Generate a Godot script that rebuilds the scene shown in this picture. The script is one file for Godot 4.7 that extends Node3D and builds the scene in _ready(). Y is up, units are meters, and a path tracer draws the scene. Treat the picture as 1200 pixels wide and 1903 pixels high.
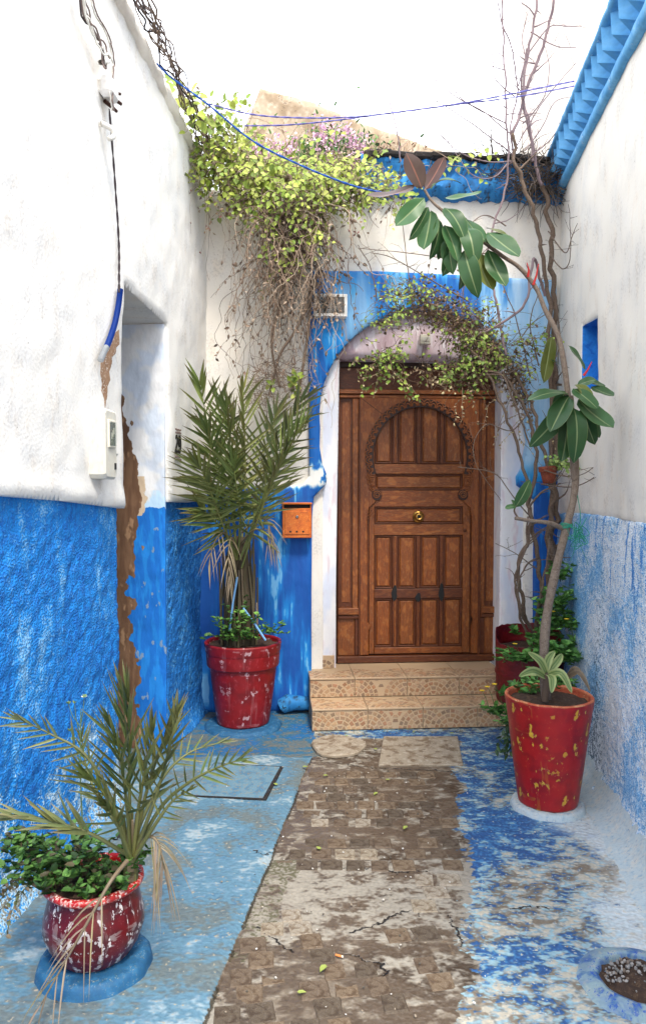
extends Node3D
# A whitewashed and blue courtyard lane that ends at a carved wooden door. y is up, metres, the lane runs towards -z.

var rng := RandomNumberGenerator.new()
var used := {}
var M := {}
var wob := FastNoiseLite.new()


class Geo:
	# Collects triangles; shared vertices shade smooth, separate ones flat. Faces are given counter-clockwise seen from outside.
	var v := PackedVector3Array()
	var uv := PackedVector2Array()
	var c := PackedColorArray()
	var i := PackedInt32Array()
	var col := Color.WHITE
	var uvo := Vector2.ZERO
	var swap := false

	func p(x: Vector3, t := Vector2.ZERO) -> int:
		v.append(x)
		uv.append(t + uvo)
		c.append(col)
		return v.size() - 1

	func t(a: int, b: int, d: int) -> void:
		i.append(a)
		i.append(d)
		i.append(b)

	func q(a: int, b: int, d: int, e: int) -> void:
		t(a, b, d)
		t(a, d, e)

	func fan(pts: Array, out: Vector3) -> void:   # a flat convex face that looks towards out
		var n: Vector3 = (pts[1] - pts[0]).cross(pts[2] - pts[0])
		if n.dot(out) < 0:
			pts.reverse()
		var k := []
		for x in pts:
			k.append(p(x, flat_uv(x, out)))
		for j in range(1, pts.size() - 1):
			t(k[0], k[j], k[j + 1])

	func flat_uv(x: Vector3, out: Vector3) -> Vector2:
		var o := out.abs()
		var r := Vector2(x.x, x.y)
		if o.x > o.y and o.x > o.z:
			r = Vector2(x.z, x.y)
		elif o.y > o.z:
			r = Vector2(x.x, x.z)
		return Vector2(r.y, r.x) if swap else r

	func bx(ce: Vector3, s: Vector3, ch := 0.004, tilt := Basis.IDENTITY) -> void:   # a box with chamfered edges
		var h := s * 0.5
		ch = minf(ch, minf(h.x, minf(h.y, h.z)) * 0.9)
		var g := h - Vector3.ONE * ch
		for ax in 3:
			for sg in [-1.0, 1.0]:
				var b := (ax + 1) % 3
				var d := (ax + 2) % 3
				var f := []
				for e in [[-1, -1], [1, -1], [1, 1], [-1, 1]]:
					var x := Vector3.ZERO
					x[ax] = h[ax] * sg
					x[b] = g[b] * e[0]
					x[d] = g[d] * e[1]
					f.append(ce + tilt * x)
				var o := Vector3.ZERO
				o[ax] = sg
				fan(f, tilt * o)
				for s2 in [-1.0, 1.0]:   # the chamfer between this face and face b
					var e := []
					for s3 in [-1.0, 1.0]:
						var x := Vector3.ZERO
						x[ax] = h[ax] * sg
						x[b] = g[b] * s2
						x[d] = g[d] * s3
						e.append(ce + tilt * x)
					for s3 in [1.0, -1.0]:
						var x := Vector3.ZERO
						x[ax] = g[ax] * sg
						x[b] = h[b] * s2
						x[d] = g[d] * s3
						e.append(ce + tilt * x)
					var o2 := Vector3.ZERO
					o2[ax] = sg
					o2[b] = s2
					fan(e, tilt * o2)
		for sx in [-1.0, 1.0]:
			for sy in [-1.0, 1.0]:
				for sz in [-1.0, 1.0]:
					var s3 := Vector3(sx, sy, sz)
					fan([ce + tilt * (Vector3(h.x, g.y, g.z) * s3), ce + tilt * (Vector3(g.x, h.y, g.z) * s3), ce + tilt * (Vector3(g.x, g.y, h.z) * s3)], tilt * s3)

	func tube(pts: Array, r0: float, r1: float, n := 5, rough := 0.0, cap := true) -> void:
		if pts.size() < 2:
			return
		var side := Vector3.ZERO
		var last := []
		var along := 0.0
		for k in pts.size():
			var dir: Vector3 = (pts[mini(k + 1, pts.size() - 1)] - pts[maxi(k - 1, 0)]).normalized()
			if side == Vector3.ZERO:
				side = dir.cross(Vector3.UP if absf(dir.y) < 0.9 else Vector3.RIGHT).normalized()
			side = (side - dir * side.dot(dir)).normalized()
			var up := dir.cross(side)
			var f := float(k) / (pts.size() - 1)
			var r := lerpf(r0, r1, f)
			if k > 0:
				along += pts[k].distance_to(pts[k - 1])
			var ring := []
			for j in n:
				var a := TAU * j / n
				var rr := r
				if rough > 0.0:
					rr *= 1.0 + rough * sin(a * 3.0 + along * 37.0) * sin(along * 61.0 + a) + rough * 0.6 * sin(along * 23.0)
				ring.append(p(pts[k] + (side * cos(a) + up * sin(a)) * rr, Vector2(float(j) / n * 0.3, along)))
			for j in n:
				if k > 0:
					q(last[j], last[(j + 1) % n], ring[(j + 1) % n], ring[j])
			last = ring
		if cap:
			var e := p(pts[-1])
			for j in n:
				t(last[j], last[(j + 1) % n], e)

	func lathe(prof: Array, n := 32, at := Vector3.ZERO, wobble = null) -> void:   # profile of Vector2(radius, height), from bottom to top outside
		var rows := []
		var along := 0.0
		for k in prof.size():
			if k > 0:
				along += prof[k].distance_to(prof[k - 1])
			var row := []
			for j in n + 1:
				var a := TAU * j / n
				var r: float = prof[k].x
				var y: float = prof[k].y
				if wobble != null:
					var w: Vector2 = wobble.call(a, y, r)
					r = w.x
					y = w.y
				row.append(p(at + Vector3(cos(a) * r, y, -sin(a) * r), Vector2(float(j) / n, along)))
			rows.append(row)
		for k in range(1, prof.size()):
			for j in n:
				q(rows[k - 1][j], rows[k - 1][j + 1], rows[k][j + 1], rows[k][j])

	func mesh() -> ArrayMesh:
		var n := PackedVector3Array()
		n.resize(v.size())
		for k in range(0, i.size(), 3):
			var a := i[k]
			var b := i[k + 1]
			var d := i[k + 2]
			var f := (v[d] - v[a]).cross(v[b] - v[a])
			n[a] += f
			n[b] += f
			n[d] += f
		for k in n.size():
			n[k] = n[k].normalized() if n[k].length_squared() > 1e-24 else Vector3.UP
		var arr := []
		arr.resize(Mesh.ARRAY_MAX)
		arr[Mesh.ARRAY_VERTEX] = v
		arr[Mesh.ARRAY_NORMAL] = n
		arr[Mesh.ARRAY_TEX_UV] = uv
		arr[Mesh.ARRAY_COLOR] = c
		arr[Mesh.ARRAY_INDEX] = i
		var m := ArrayMesh.new()
		if v.size() > 2 and i.size() > 2:
			m.add_surface_from_arrays(Mesh.PRIMITIVE_TRIANGLES, arr)
		return m


# ---------------------------------------------------------------- naming

func numbered(called: String) -> String:
	var k: int = used.get(called, 0)
	used[called] = k + 1
	return called if k == 0 else "%s_%03d" % [called, k]


func tag(o: Node3D, label: String, category: String, group := "") -> void:
	o.set_meta("label", label)
	o.set_meta("category", category)
	if group:
		o.set_meta("group", group)


func thing(called: String, label: String, category: String, xf := Transform3D(), group := "") -> Node3D:
	var o := Node3D.new()
	o.name = numbered(called)
	add_child(o)
	o.transform = xf
	tag(o, label, category, group)
	return o


func part(called: String, g, mat: Material, parent: Node3D, kind := "") -> MeshInstance3D:
	var o := MeshInstance3D.new()
	o.name = called
	o.mesh = g.mesh() if g is Geo else g
	o.material_override = mat
	parent.add_child(o, true)
	if kind:
		o.set_meta("kind", kind)
	return o


func solo(called: String, g, mat: Material, label: String, category: String, xf := Transform3D(), group := "") -> MeshInstance3D:
	var o := part(numbered(called), g, mat, self)
	o.transform = xf
	tag(o, label, category, group)
	return o


func structure(called: String, g, mat: Material) -> MeshInstance3D:
	return part(numbered(called), g, mat, self, "structure")


func frame(o: Vector3, along: Vector3) -> Transform3D:   # a wall's own axes: x along it, y up, z out of it
	var x := along.normalized()
	return Transform3D(Basis(x, Vector3.UP, x.cross(Vector3.UP)), o)


# ---------------------------------------------------------------- shapes

func curve(pts: Array, n := 5) -> Array:   # a smooth line through the points
	if pts.size() < 3:
		return pts
	var r := []
	for k in pts.size() - 1:
		var a = pts[maxi(k - 1, 0)]
		var d = pts[mini(k + 2, pts.size() - 1)]
		for j in n:
			r.append(pts[k].cubic_interpolate(pts[k + 1], a, d, float(j) / n))
	r.append(pts[-1])
	return r


func dense(poly: PackedVector2Array, step: float) -> PackedVector2Array:
	var r := PackedVector2Array()
	for k in poly.size():
		var a := poly[k]
		var b := poly[(k + 1) % poly.size()]
		var n := maxi(1, int(ceil(a.distance_to(b) / step)))
		for j in n:
			r.append(a.lerp(b, float(j) / n))
	return r


# A plastered sheet in wall axes: the outline filled with small cells pushed out by disp(u, v), rounded edges, sides and a back.
func sheet(outline: PackedVector2Array, cell: float, disp: Callable, round_r := 0.012, depth := 0.05, plain := Rect2()) -> Geo:
	var g := Geo.new()
	var area := 0.0
	for k in outline.size():
		area += outline[k].cross(outline[(k + 1) % outline.size()])
	if area < 0:
		outline.reverse()
	var poly := dense(outline, cell)
	var lo := poly[0]
	var hi := poly[0]
	for x in poly:
		lo = lo.min(x)
		hi = hi.max(x)
	var nx := int(ceil((hi.x - lo.x) / cell)) + 1
	var ny := int(ceil((hi.y - lo.y) / cell)) + 1
	lo -= Vector2(cell, cell) * 0.37
	nx += 1
	ny += 1
	var ids := {}
	var near := maxf(round_r, 0.001)
	# which cells a boundary edge runs near
	var close := {}
	var reach := int(ceil(near / cell)) + 1
	for k in poly.size():
		var ce := Vector2i(((poly[k] + poly[(k + 1) % poly.size()]) * 0.5 - lo) / cell)
		for y in range(ce.y - reach, ce.y + reach + 1):
			for x in range(ce.x - reach, ce.x + reach + 1):
				var key := Vector2i(x, y)
				if not close.has(key):
					close[key] = []
				close[key].append(k)
	var vert := func(x: Vector2) -> int:
		var key := Vector2i((x * 20000.0).round())
		if ids.has(key):
			return ids[key]
		var w: float = disp.call(x.x, x.y)
		var at := Vector2i((x - lo) / cell)
		if close.has(at):
			var d := 1e9
			for k in close[at]:
				if plain.has_point((poly[k] + poly[(k + 1) % poly.size()]) * 0.5):
					continue
				var pt := Geometry2D.get_closest_point_to_segment(x, poly[k], poly[(k + 1) % poly.size()])
				d = minf(d, pt.distance_to(x))
			if d < round_r:
				w -= round_r - sqrt(maxf(0.0, round_r * round_r - (round_r - d) * (round_r - d)))
		var r := g.p(Vector3(x.x, x.y, w), x)
		ids[key] = r
		return r
	var inside := PackedByteArray()
	inside.resize((nx + 1) * (ny + 1))
	for y in ny + 1:
		for x in nx + 1:
			inside[y * (nx + 1) + x] = 1 if Geometry2D.is_point_in_polygon(lo + Vector2(x, y) * cell, poly) else 0
	for y in ny:
		for x in nx:
			var s := inside[y * (nx + 1) + x] + inside[y * (nx + 1) + x + 1] + inside[(y + 1) * (nx + 1) + x] + inside[(y + 1) * (nx + 1) + x + 1]
			var edge := close.has(Vector2i(x, y))
			if s == 0 and not edge:
				continue
			var a := lo + Vector2(x, y) * cell
			var b := a + Vector2(cell, 0)
			var d := a + Vector2(cell, cell)
			var e := a + Vector2(0, cell)
			if s == 4 and not edge:
				g.q(vert.call(a), vert.call(b), vert.call(d), vert.call(e))
				continue
			for piece in Geometry2D.intersect_polygons(PackedVector2Array([a, b, d, e]), poly):
				var tri := Geometry2D.triangulate_polygon(piece)
				for k in range(0, tri.size(), 3):
					var x0 := piece[tri[k]]
					var x1 := piece[tri[k + 1]]
					var x2 := piece[tri[k + 2]]
					if (x1 - x0).cross(x2 - x0) < 0:
						var sw := x1
						x1 = x2
						x2 = sw
					g.t(vert.call(x0), vert.call(x1), vert.call(x2))
	if depth > 0.0:
		var backs := []
		for k in poly.size():
			backs.append(g.p(Vector3(poly[k].x, poly[k].y, -depth), poly[k] + Vector2(depth, depth) * 0.7))
		for k in poly.size():
			var k2 := (k + 1) % poly.size()
			if plain.has_point((poly[k] + poly[k2]) * 0.5):
				continue
			g.q(backs[k], backs[k2], vert.call(poly[k2]), vert.call(poly[k]))
		var tri := Geometry2D.triangulate_polygon(outline)
		var bb := []
		for x in outline:
			bb.append(g.p(Vector3(x.x, x.y, -depth), x))
		for k in range(0, tri.size(), 3):
			g.t(bb[tri[k]], bb[tri[k + 2]], bb[tri[k + 1]])
	return g


# A flat board with square, slightly broken edges, cut to an outline; front at z1, back at z0.
func board(outline: PackedVector2Array, z0: float, z1: float, ch := 0.003, g: Geo = null) -> Geo:
	if g == null:
		g = Geo.new()
	var area := 0.0
	for k in outline.size():
		area += outline[k].cross(outline[(k + 1) % outline.size()])
	if area < 0:
		outline.reverse()
	var n := outline.size()
	var inset := PackedVector2Array()
	for k in n:
		var a := outline[(k + n - 1) % n]
		var b := outline[k]
		var d := outline[(k + 1) % n]
		var na := (b - a).normalized().orthogonal() * -1.0
		var nb := (d - b).normalized().orthogonal() * -1.0
		var m := (na + nb).normalized()
		inset.append(b + m * ch / maxf(0.4, m.dot(na)))
	var tri := Geometry2D.triangulate_polygon(inset)
	var top := []
	for x in inset:
		top.append(g.p(Vector3(x.x, x.y, z1), Vector2(x.y, x.x) if g.swap else x))
	for k in range(0, tri.size(), 3):
		var x0 := inset[tri[k]]
		if (inset[tri[k + 1]] - x0).cross(inset[tri[k + 2]] - x0) > 0:
			g.t(top[tri[k]], top[tri[k + 1]], top[tri[k + 2]])
		else:
			g.t(top[tri[k]], top[tri[k + 2]], top[tri[k + 1]])
	for k in n:
		var k2 := (k + 1) % n
		var i0 := inset[k]
		var i1 := inset[k2]
		var o0 := outline[k]
		var o1 := outline[k2]
		var nn := (o1 - o0).normalized().orthogonal()
		var out := Vector3(nn.x, nn.y, 0)
		g.fan([Vector3(i0.x, i0.y, z1), Vector3(i1.x, i1.y, z1), Vector3(o1.x, o1.y, z1 - ch), Vector3(o0.x, o0.y, z1 - ch)], out + Vector3(0, 0, 1))
		g.fan([Vector3(o0.x, o0.y, z1 - ch), Vector3(o1.x, o1.y, z1 - ch), Vector3(o1.x, o1.y, z0), Vector3(o0.x, o0.y, z0)], out)
	return g


func rect(u0: float, v0: float, u1: float, v1: float) -> PackedVector2Array:
	return PackedVector2Array([Vector2(u0, v0), Vector2(u1, v0), Vector2(u1, v1), Vector2(u0, v1)])


# A fielded panel: sloping border rising to a flat field.
func panel(u0: float, v0: float, u1: float, v1: float, z0: float, z1: float, border: float) -> Geo:
	var g := Geo.new()
	g.uvo = Vector2(rng.randf() * 3.0, rng.randf() * 3.0)
	var q := Vector2(minf(border, (u1 - u0) * 0.35), minf(border, (v1 - v0) * 0.35))
	var o := [Vector3(u0, v0, z0), Vector3(u1, v0, z0), Vector3(u1, v1, z0), Vector3(u0, v1, z0)]
	var m := [Vector3(u0 + q.x * 0.35, v0 + q.y * 0.35, z0), Vector3(u1 - q.x * 0.35, v0 + q.y * 0.35, z0), Vector3(u1 - q.x * 0.35, v1 - q.y * 0.35, z0), Vector3(u0 + q.x * 0.35, v1 - q.y * 0.35, z0)]
	var f := [Vector3(u0 + q.x, v0 + q.y, z1), Vector3(u1 - q.x, v0 + q.y, z1), Vector3(u1 - q.x, v1 - q.y, z1), Vector3(u0 + q.x, v1 - q.y, z1)]
	var dirs := [Vector3(0, -1, 0.6), Vector3(1, 0, 0.6), Vector3(0, 1, 0.6), Vector3(-1, 0, 0.6)]
	for k in 4:
		var k2 := (k + 1) % 4
		g.fan([o[k], o[k2], m[k2], m[k]], Vector3(0, 0, 1))
		g.fan([m[k], m[k2], f[k2], f[k]], dirs[k])
	g.fan(f.duplicate(), Vector3(0, 0, 1))
	return g


# ---------------------------------------------------------------- plants

func vine_leaf(g: Geo, at: Vector3, dir: Vector3, face: Vector3, l: float, w: float, fold := 0.25) -> void:
	dir = dir.normalized()
	var side := dir.cross(face)
	if side.length_squared() < 1e-6:
		side = dir.cross(Vector3.RIGHT)
	side = side.normalized()
	var n := side.cross(dir).normalized()
	var m := g.p(at + dir * l * 0.45 - n * w * fold)
	var pts := [at, at + dir * l * 0.22 + side * w * 0.46, at + dir * l * 0.62 + side * w * 0.38, at + dir * l - n * l * 0.12, at + dir * l * 0.62 - side * w * 0.38, at + dir * l * 0.22 - side * w * 0.46]
	var k := []
	for x in pts:
		k.append(g.p(x))
	for j in 6:
		g.t(m, k[j], k[(j + 1) % 6])


# A thick oval leaf: pale edge and midrib, folded a little along the rib and bent along its length.
func big_leaf(base: Vector3, tip: Vector3, width: float, face: Vector3, body: Color, rib: Color, rim: Color, bow := 0.12, fold := 0.18, pointed := 0.5) -> Geo:
	var g := Geo.new()
	var dir := tip - base
	var l := dir.length()
	dir = dir / l
	var side := dir.cross(face).normalized()
	var n := side.cross(dir).normalized()
	var rows := []
	var across := [-1.0, -0.945, -0.5, -0.09, -0.05, 0.0, 0.05, 0.09, 0.5, 0.945, 1.0]
	for k in 11:
		var f := k / 10.0
		var w := width * 0.5 * pow(sin(PI * pow(f, 0.88 + pointed * 0.1)), 0.54)
		if k == 0 or k == 10:
			w = width * 0.015
		var row := []
		for s in across:
			g.col = body
			if absf(s) > 0.97:
				g.col = rim
			elif absf(s) < 0.06:
				g.col = rib
			g.col = g.col * (0.92 + 0.16 * wob.get_noise_3d(base.x * 90 + f * 60, base.y * 90 + s * 30, base.z * 90))
			var wave := 0.02 * l * sin(f * 9.0 + s * 2.0 + base.x * 50.0) * absf(s)
			row.append(g.p(base + dir * l * f + side * w * s + n * (absf(s) * w * fold * 2.0 - bow * l * 4.0 * f * (1.0 - f) * -1.0 + wave - bow * l * 2.0 * f * f)))
		rows.append(row)
	for k in 10:
		for j in across.size() - 1:
			g.q(rows[k][j], rows[k + 1][j], rows[k + 1][j + 1], rows[k][j + 1])
	return g


# One feather palm frond: a tapering rachis with folded, pointed leaflets in a V on both sides.
func frond(pts: Array, leaflet: float, face: Vector3, green: Color, tipc: Color, start := 0.3, pairs := 26, droop := 0.1, width := 0.011, spread := 1.0, bare := 0.0) -> Geo:
	var g := Geo.new()
	var line := curve(pts, 8)
	g.col = green.lerp(Color(0.2, 0.16, 0.06), 0.35)
	g.tube(line, 0.0085, 0.002, 5)
	for k in pairs:
		var f := lerpf(start, 1.0, float(k) / (pairs - 1))
		var x := f * (line.size() - 1)
		var j := mini(int(x), line.size() - 2)
		var at: Vector3 = line[j].lerp(line[j + 1], x - j)
		var tan: Vector3 = (line[j + 1] - line[j]).normalized()
		var side := tan.cross(face).normalized()
		var n := side.cross(tan)
		for s in [-1.0, 1.0]:
			if rng.randf() < bare:
				continue
			var rand := Vector3(rng.randfn(), rng.randfn(), rng.randfn())
			var ang := lerpf(1.05, 0.22, pow(float(k) / (pairs - 1), 1.3)) * spread + rng.randf_range(-0.12, 0.12)
			var dir: Vector3 = (tan * cos(ang) + side * s * sin(ang) + n * rng.randf_range(0.15, 0.6) + rand * 0.10).normalized()
			var l := leaflet * (0.45 + 0.75 * sin(PI * clampf(0.14 + 0.72 * f, 0, 1))) * rng.randf_range(0.8, 1.15)
			var wd := width * rng.randf_range(0.75, 1.15)
			var across := dir.cross(n).normalized()
			var up := across.cross(dir)
			var tone := green.lerp(Color(0.24, 0.22, 0.06), rng.randf() * rng.randf() * 0.7) * rng.randf_range(0.65, 1.35)
			tone.a = 1.0
			var prev := []
			for m in 5:
				var e := m / 4.0
				var ww: float = [0.45, 1.0, 0.9, 0.55, 0.04][m] * wd
				var ce: Vector3 = at + dir * l * e + Vector3.DOWN * droop * l * e * e * 1.2
				g.col = tone.lerp(tipc, clampf((e - 0.62) * 2.2, 0.0, 1.0) * rng.randf_range(0.3, 1.0))
				var row := [g.p(ce - across * ww * 0.5 + up * ww * 0.3), g.p(ce), g.p(ce + across * ww * 0.5 + up * ww * 0.3)]
				if m > 0:
					g.q(prev[0], prev[1], row[1], row[0])
					g.q(prev[1], prev[2], row[2], row[1])
				prev = row
	return g


func strand(at: Vector3, dir: Vector3, l: float, pull: Vector3, jit: float, step := 0.035) -> Array:   # a wandering stem
	var r := [at]
	dir = dir.normalized()
	for k in int(l / step):
		dir = (dir + pull * step * 6.0 + Vector3(rng.randfn(), rng.randfn(), rng.randfn() * 0.6) * jit).normalized()
		at += dir * step
		r.append(at)
	return r


func rand_dir() -> Vector3:
	return Vector3(rng.randfn(), rng.randfn(), rng.randfn()).normalized()


func pick(list: Array):
	return list[rng.randi() % list.size()]


# A trailing shoot with leaves set alternately along it, hanging by short stalks.
func leafy_shoot(stems: Geo, leaves: Geo, at: Vector3, dir: Vector3, l: float, pull: Vector3, jit: float, size: float, tones: Array, bark: Color, gap := 2) -> void:
	var s := strand(at, dir, l, pull, jit, 0.018)
	stems.col = bark
	stems.tube(s, 0.0022, 0.001, 4)
	var tone: Color = pick(tones)
	var flip := 1.0
	for k in range(1, s.size(), gap):
		var tan: Vector3 = (s[k] - s[k - 1]).normalized()
		var side := tan.cross(Vector3(0, 0.3, 1) + rand_dir() * 0.5).normalized() * flip
		flip = -flip
		var out := (side + tan * 0.4 + Vector3(0, -0.25, 0.25) + rand_dir() * 0.3).normalized()
		var f := float(k) / s.size()
		var ll := size * rng.randf_range(0.65, 1.15) * (1.0 - 0.45 * f)
		leaves.col = tone.lerp(pick(tones), 0.35) * rng.randf_range(0.85, 1.15)
		vine_leaf(leaves, s[k] + out * ll * 0.2, out + Vector3(0, -0.3, 0), (Vector3(0, 0.7, 0.8) + rand_dir() * 0.6).normalized(), ll, ll * 0.8, 0.15)


# Low leafy weeds growing up from a spot: short stems with small oval leaves.
func weeds(stems: Geo, leaves: Geo, at: Vector3, radius: float, height: float, count: int, size: float, tones: Array, lean := Vector3.ZERO) -> void:
	for k in count:
		var a := rng.randf() * TAU
		var r := radius * sqrt(rng.randf())
		var o := at + Vector3(cos(a) * r, 0, sin(a) * r)
		var s := strand(o, Vector3(cos(a) * r / maxf(radius, 0.01) * 0.8, 1, sin(a) * r / maxf(radius, 0.01) * 0.8) + lean, height * rng.randf_range(0.5, 1.1), Vector3(0, -0.4, 0) + lean * 0.5, 0.18, 0.02)
		stems.col = Color(0.07, 0.09, 0.03)
		stems.tube(s, 0.0016, 0.0008, 3)
		for j in range(1, s.size()):
			for m in 2:
				leaves.col = pick(tones) * rng.randf_range(0.7, 1.3)
				var d := rand_dir()
				d.y = absf(d.y) * 0.4
				var l := size * rng.randf_range(0.6, 1.25)
				vine_leaf(leaves, s[j], d, (Vector3.UP + rand_dir() * 0.6).normalized(), l, l * 0.72)

# ---------------------------------------------------------------- textures

func field(sd: int, freq: float, w: int, h: int, sx := 1.0, sy := 1.0, oct := 4, kind := FastNoiseLite.TYPE_SIMPLEX_SMOOTH, seamless := false, ridged := false) -> PackedByteArray:
	var n := FastNoiseLite.new()
	n.seed = sd
	n.noise_type = kind
	n.frequency = freq
	n.fractal_octaves = oct
	n.fractal_type = FastNoiseLite.FRACTAL_RIDGED if ridged else FastNoiseLite.FRACTAL_FBM
	var a := int(w / sx)
	var b := int(h / sy)
	var im := n.get_seamless_image(a, b, false, false, 0.15) if seamless else n.get_image(a, b)
	if a != w or b != h:
		im.resize(w, h, Image.INTERPOLATE_CUBIC)
	im.convert(Image.FORMAT_L8)
	return im.get_data()


func tex(w: int, h: int, data: PackedByteArray, fmt := Image.FORMAT_RGB8) -> ImageTexture:
	return ImageTexture.create_from_image(Image.create_from_data(w, h, false, fmt, data))


func ss(a: float, b: float, x: float) -> float:
	return smoothstep(a, b, x)


func mat(called: String, albedo: Color, rough: float, t: Texture2D = null, tri := 0.0) -> StandardMaterial3D:
	var m := StandardMaterial3D.new()
	m.resource_name = called
	m.albedo_color = albedo
	m.roughness = rough
	m.cull_mode = BaseMaterial3D.CULL_DISABLED
	if t:
		m.albedo_texture = t
	if tri > 0.0:
		m.uv1_triplanar = true
		m.uv1_scale = Vector3.ONE * tri
	M[called] = m
	return m


func relief(m: StandardMaterial3D, t: Texture2D, cm: float) -> void:
	m.heightmap_enabled = true
	m.heightmap_texture = t
	m.heightmap_scale = cm


func leafy(called: String, rough: float, back: float) -> void:   # colours come from the vertices
	var m := mat(called, Color.WHITE, rough)
	m.vertex_color_use_as_albedo = true
	if back > 0.0:
		m.backlight_enabled = true
		m.backlight = Color(back, back, back)


func put3(d: PackedByteArray, k: int, c: Color) -> void:
	d[k] = clampi(int(c.r * 255.0), 0, 255)
	d[k + 1] = clampi(int(c.g * 255.0), 0, 255)
	d[k + 2] = clampi(int(c.b * 255.0), 0, 255)


# generic patchy coat: base colour clouded towards two others, flecked with chips
func patchy(sd: int, n: int, base: Color, c1: Color, c2: Color, chip: Color, chip_at: float, f1 := 0.012, f2 := 0.03, f3 := 0.06, sx := 1.0, sy := 1.0) -> ImageTexture:
	var a := field(sd, f1, n, n, sx, sy, 4, FastNoiseLite.TYPE_SIMPLEX_SMOOTH, true)
	var b := field(sd + 1, f2, n, n, sx, sy, 5, FastNoiseLite.TYPE_SIMPLEX_SMOOTH, true)
	var e := field(sd + 2, f3, n, n, 1, 1, 4, FastNoiseLite.TYPE_SIMPLEX, true)
	var d := PackedByteArray()
	d.resize(n * n * 3)
	for k in n * n:
		var x := a[k] / 255.0
		var y := b[k] / 255.0
		var z := e[k] / 255.0
		var c := base.lerp(c1, ss(0.45, 0.8, x)).lerp(c2, ss(0.55, 0.8, y) * 0.8)
		c = c * (0.94 + 0.12 * z)
		if z * 0.5 + y * 0.2 + x * 0.3 > chip_at - 0.03:
			c = chip
		put3(d, k * 3, c)
	return tex(n, n, d)


# old gloss paint on a pot: clouded red with a few large worn patches and stray flecks
func pot_paint(sd: int, base: Color, deep: Color, bloom: Color, under: Color, chip: Color, worn_at: float, fleck_at: float) -> ImageTexture:
	var n := 512
	var a := field(sd, 0.007, n, n, 1, 1, 3, FastNoiseLite.TYPE_SIMPLEX_SMOOTH, true)
	var b := field(sd + 1, 0.022, n, n, 1, 1.8, 5, FastNoiseLite.TYPE_SIMPLEX_SMOOTH, true)
	var e := field(sd + 2, 0.07, n, n, 1, 1.6, 3, FastNoiseLite.TYPE_SIMPLEX, true)
	var d := PackedByteArray()
	d.resize(n * n * 3)
	for k in n * n:
		var x := a[k] / 255.0
		var y := b[k] / 255.0
		var z := e[k] / 255.0
		var c := base.lerp(deep, ss(0.35, 0.75, x)).lerp(bloom, ss(0.5, 0.85, y * 0.7 + z * 0.3) * 0.7)
		var q := x * 0.42 + y * 0.46 + z * 0.12
		if q > worn_at:
			c = chip
		elif q > worn_at - 0.014:
			c = under
		elif z * 0.75 + y * 0.25 > fleck_at:
			c = chip.lerp(base, 0.2)
		put3(d, k * 3, c)
	return tex(n, n, d)


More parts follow.
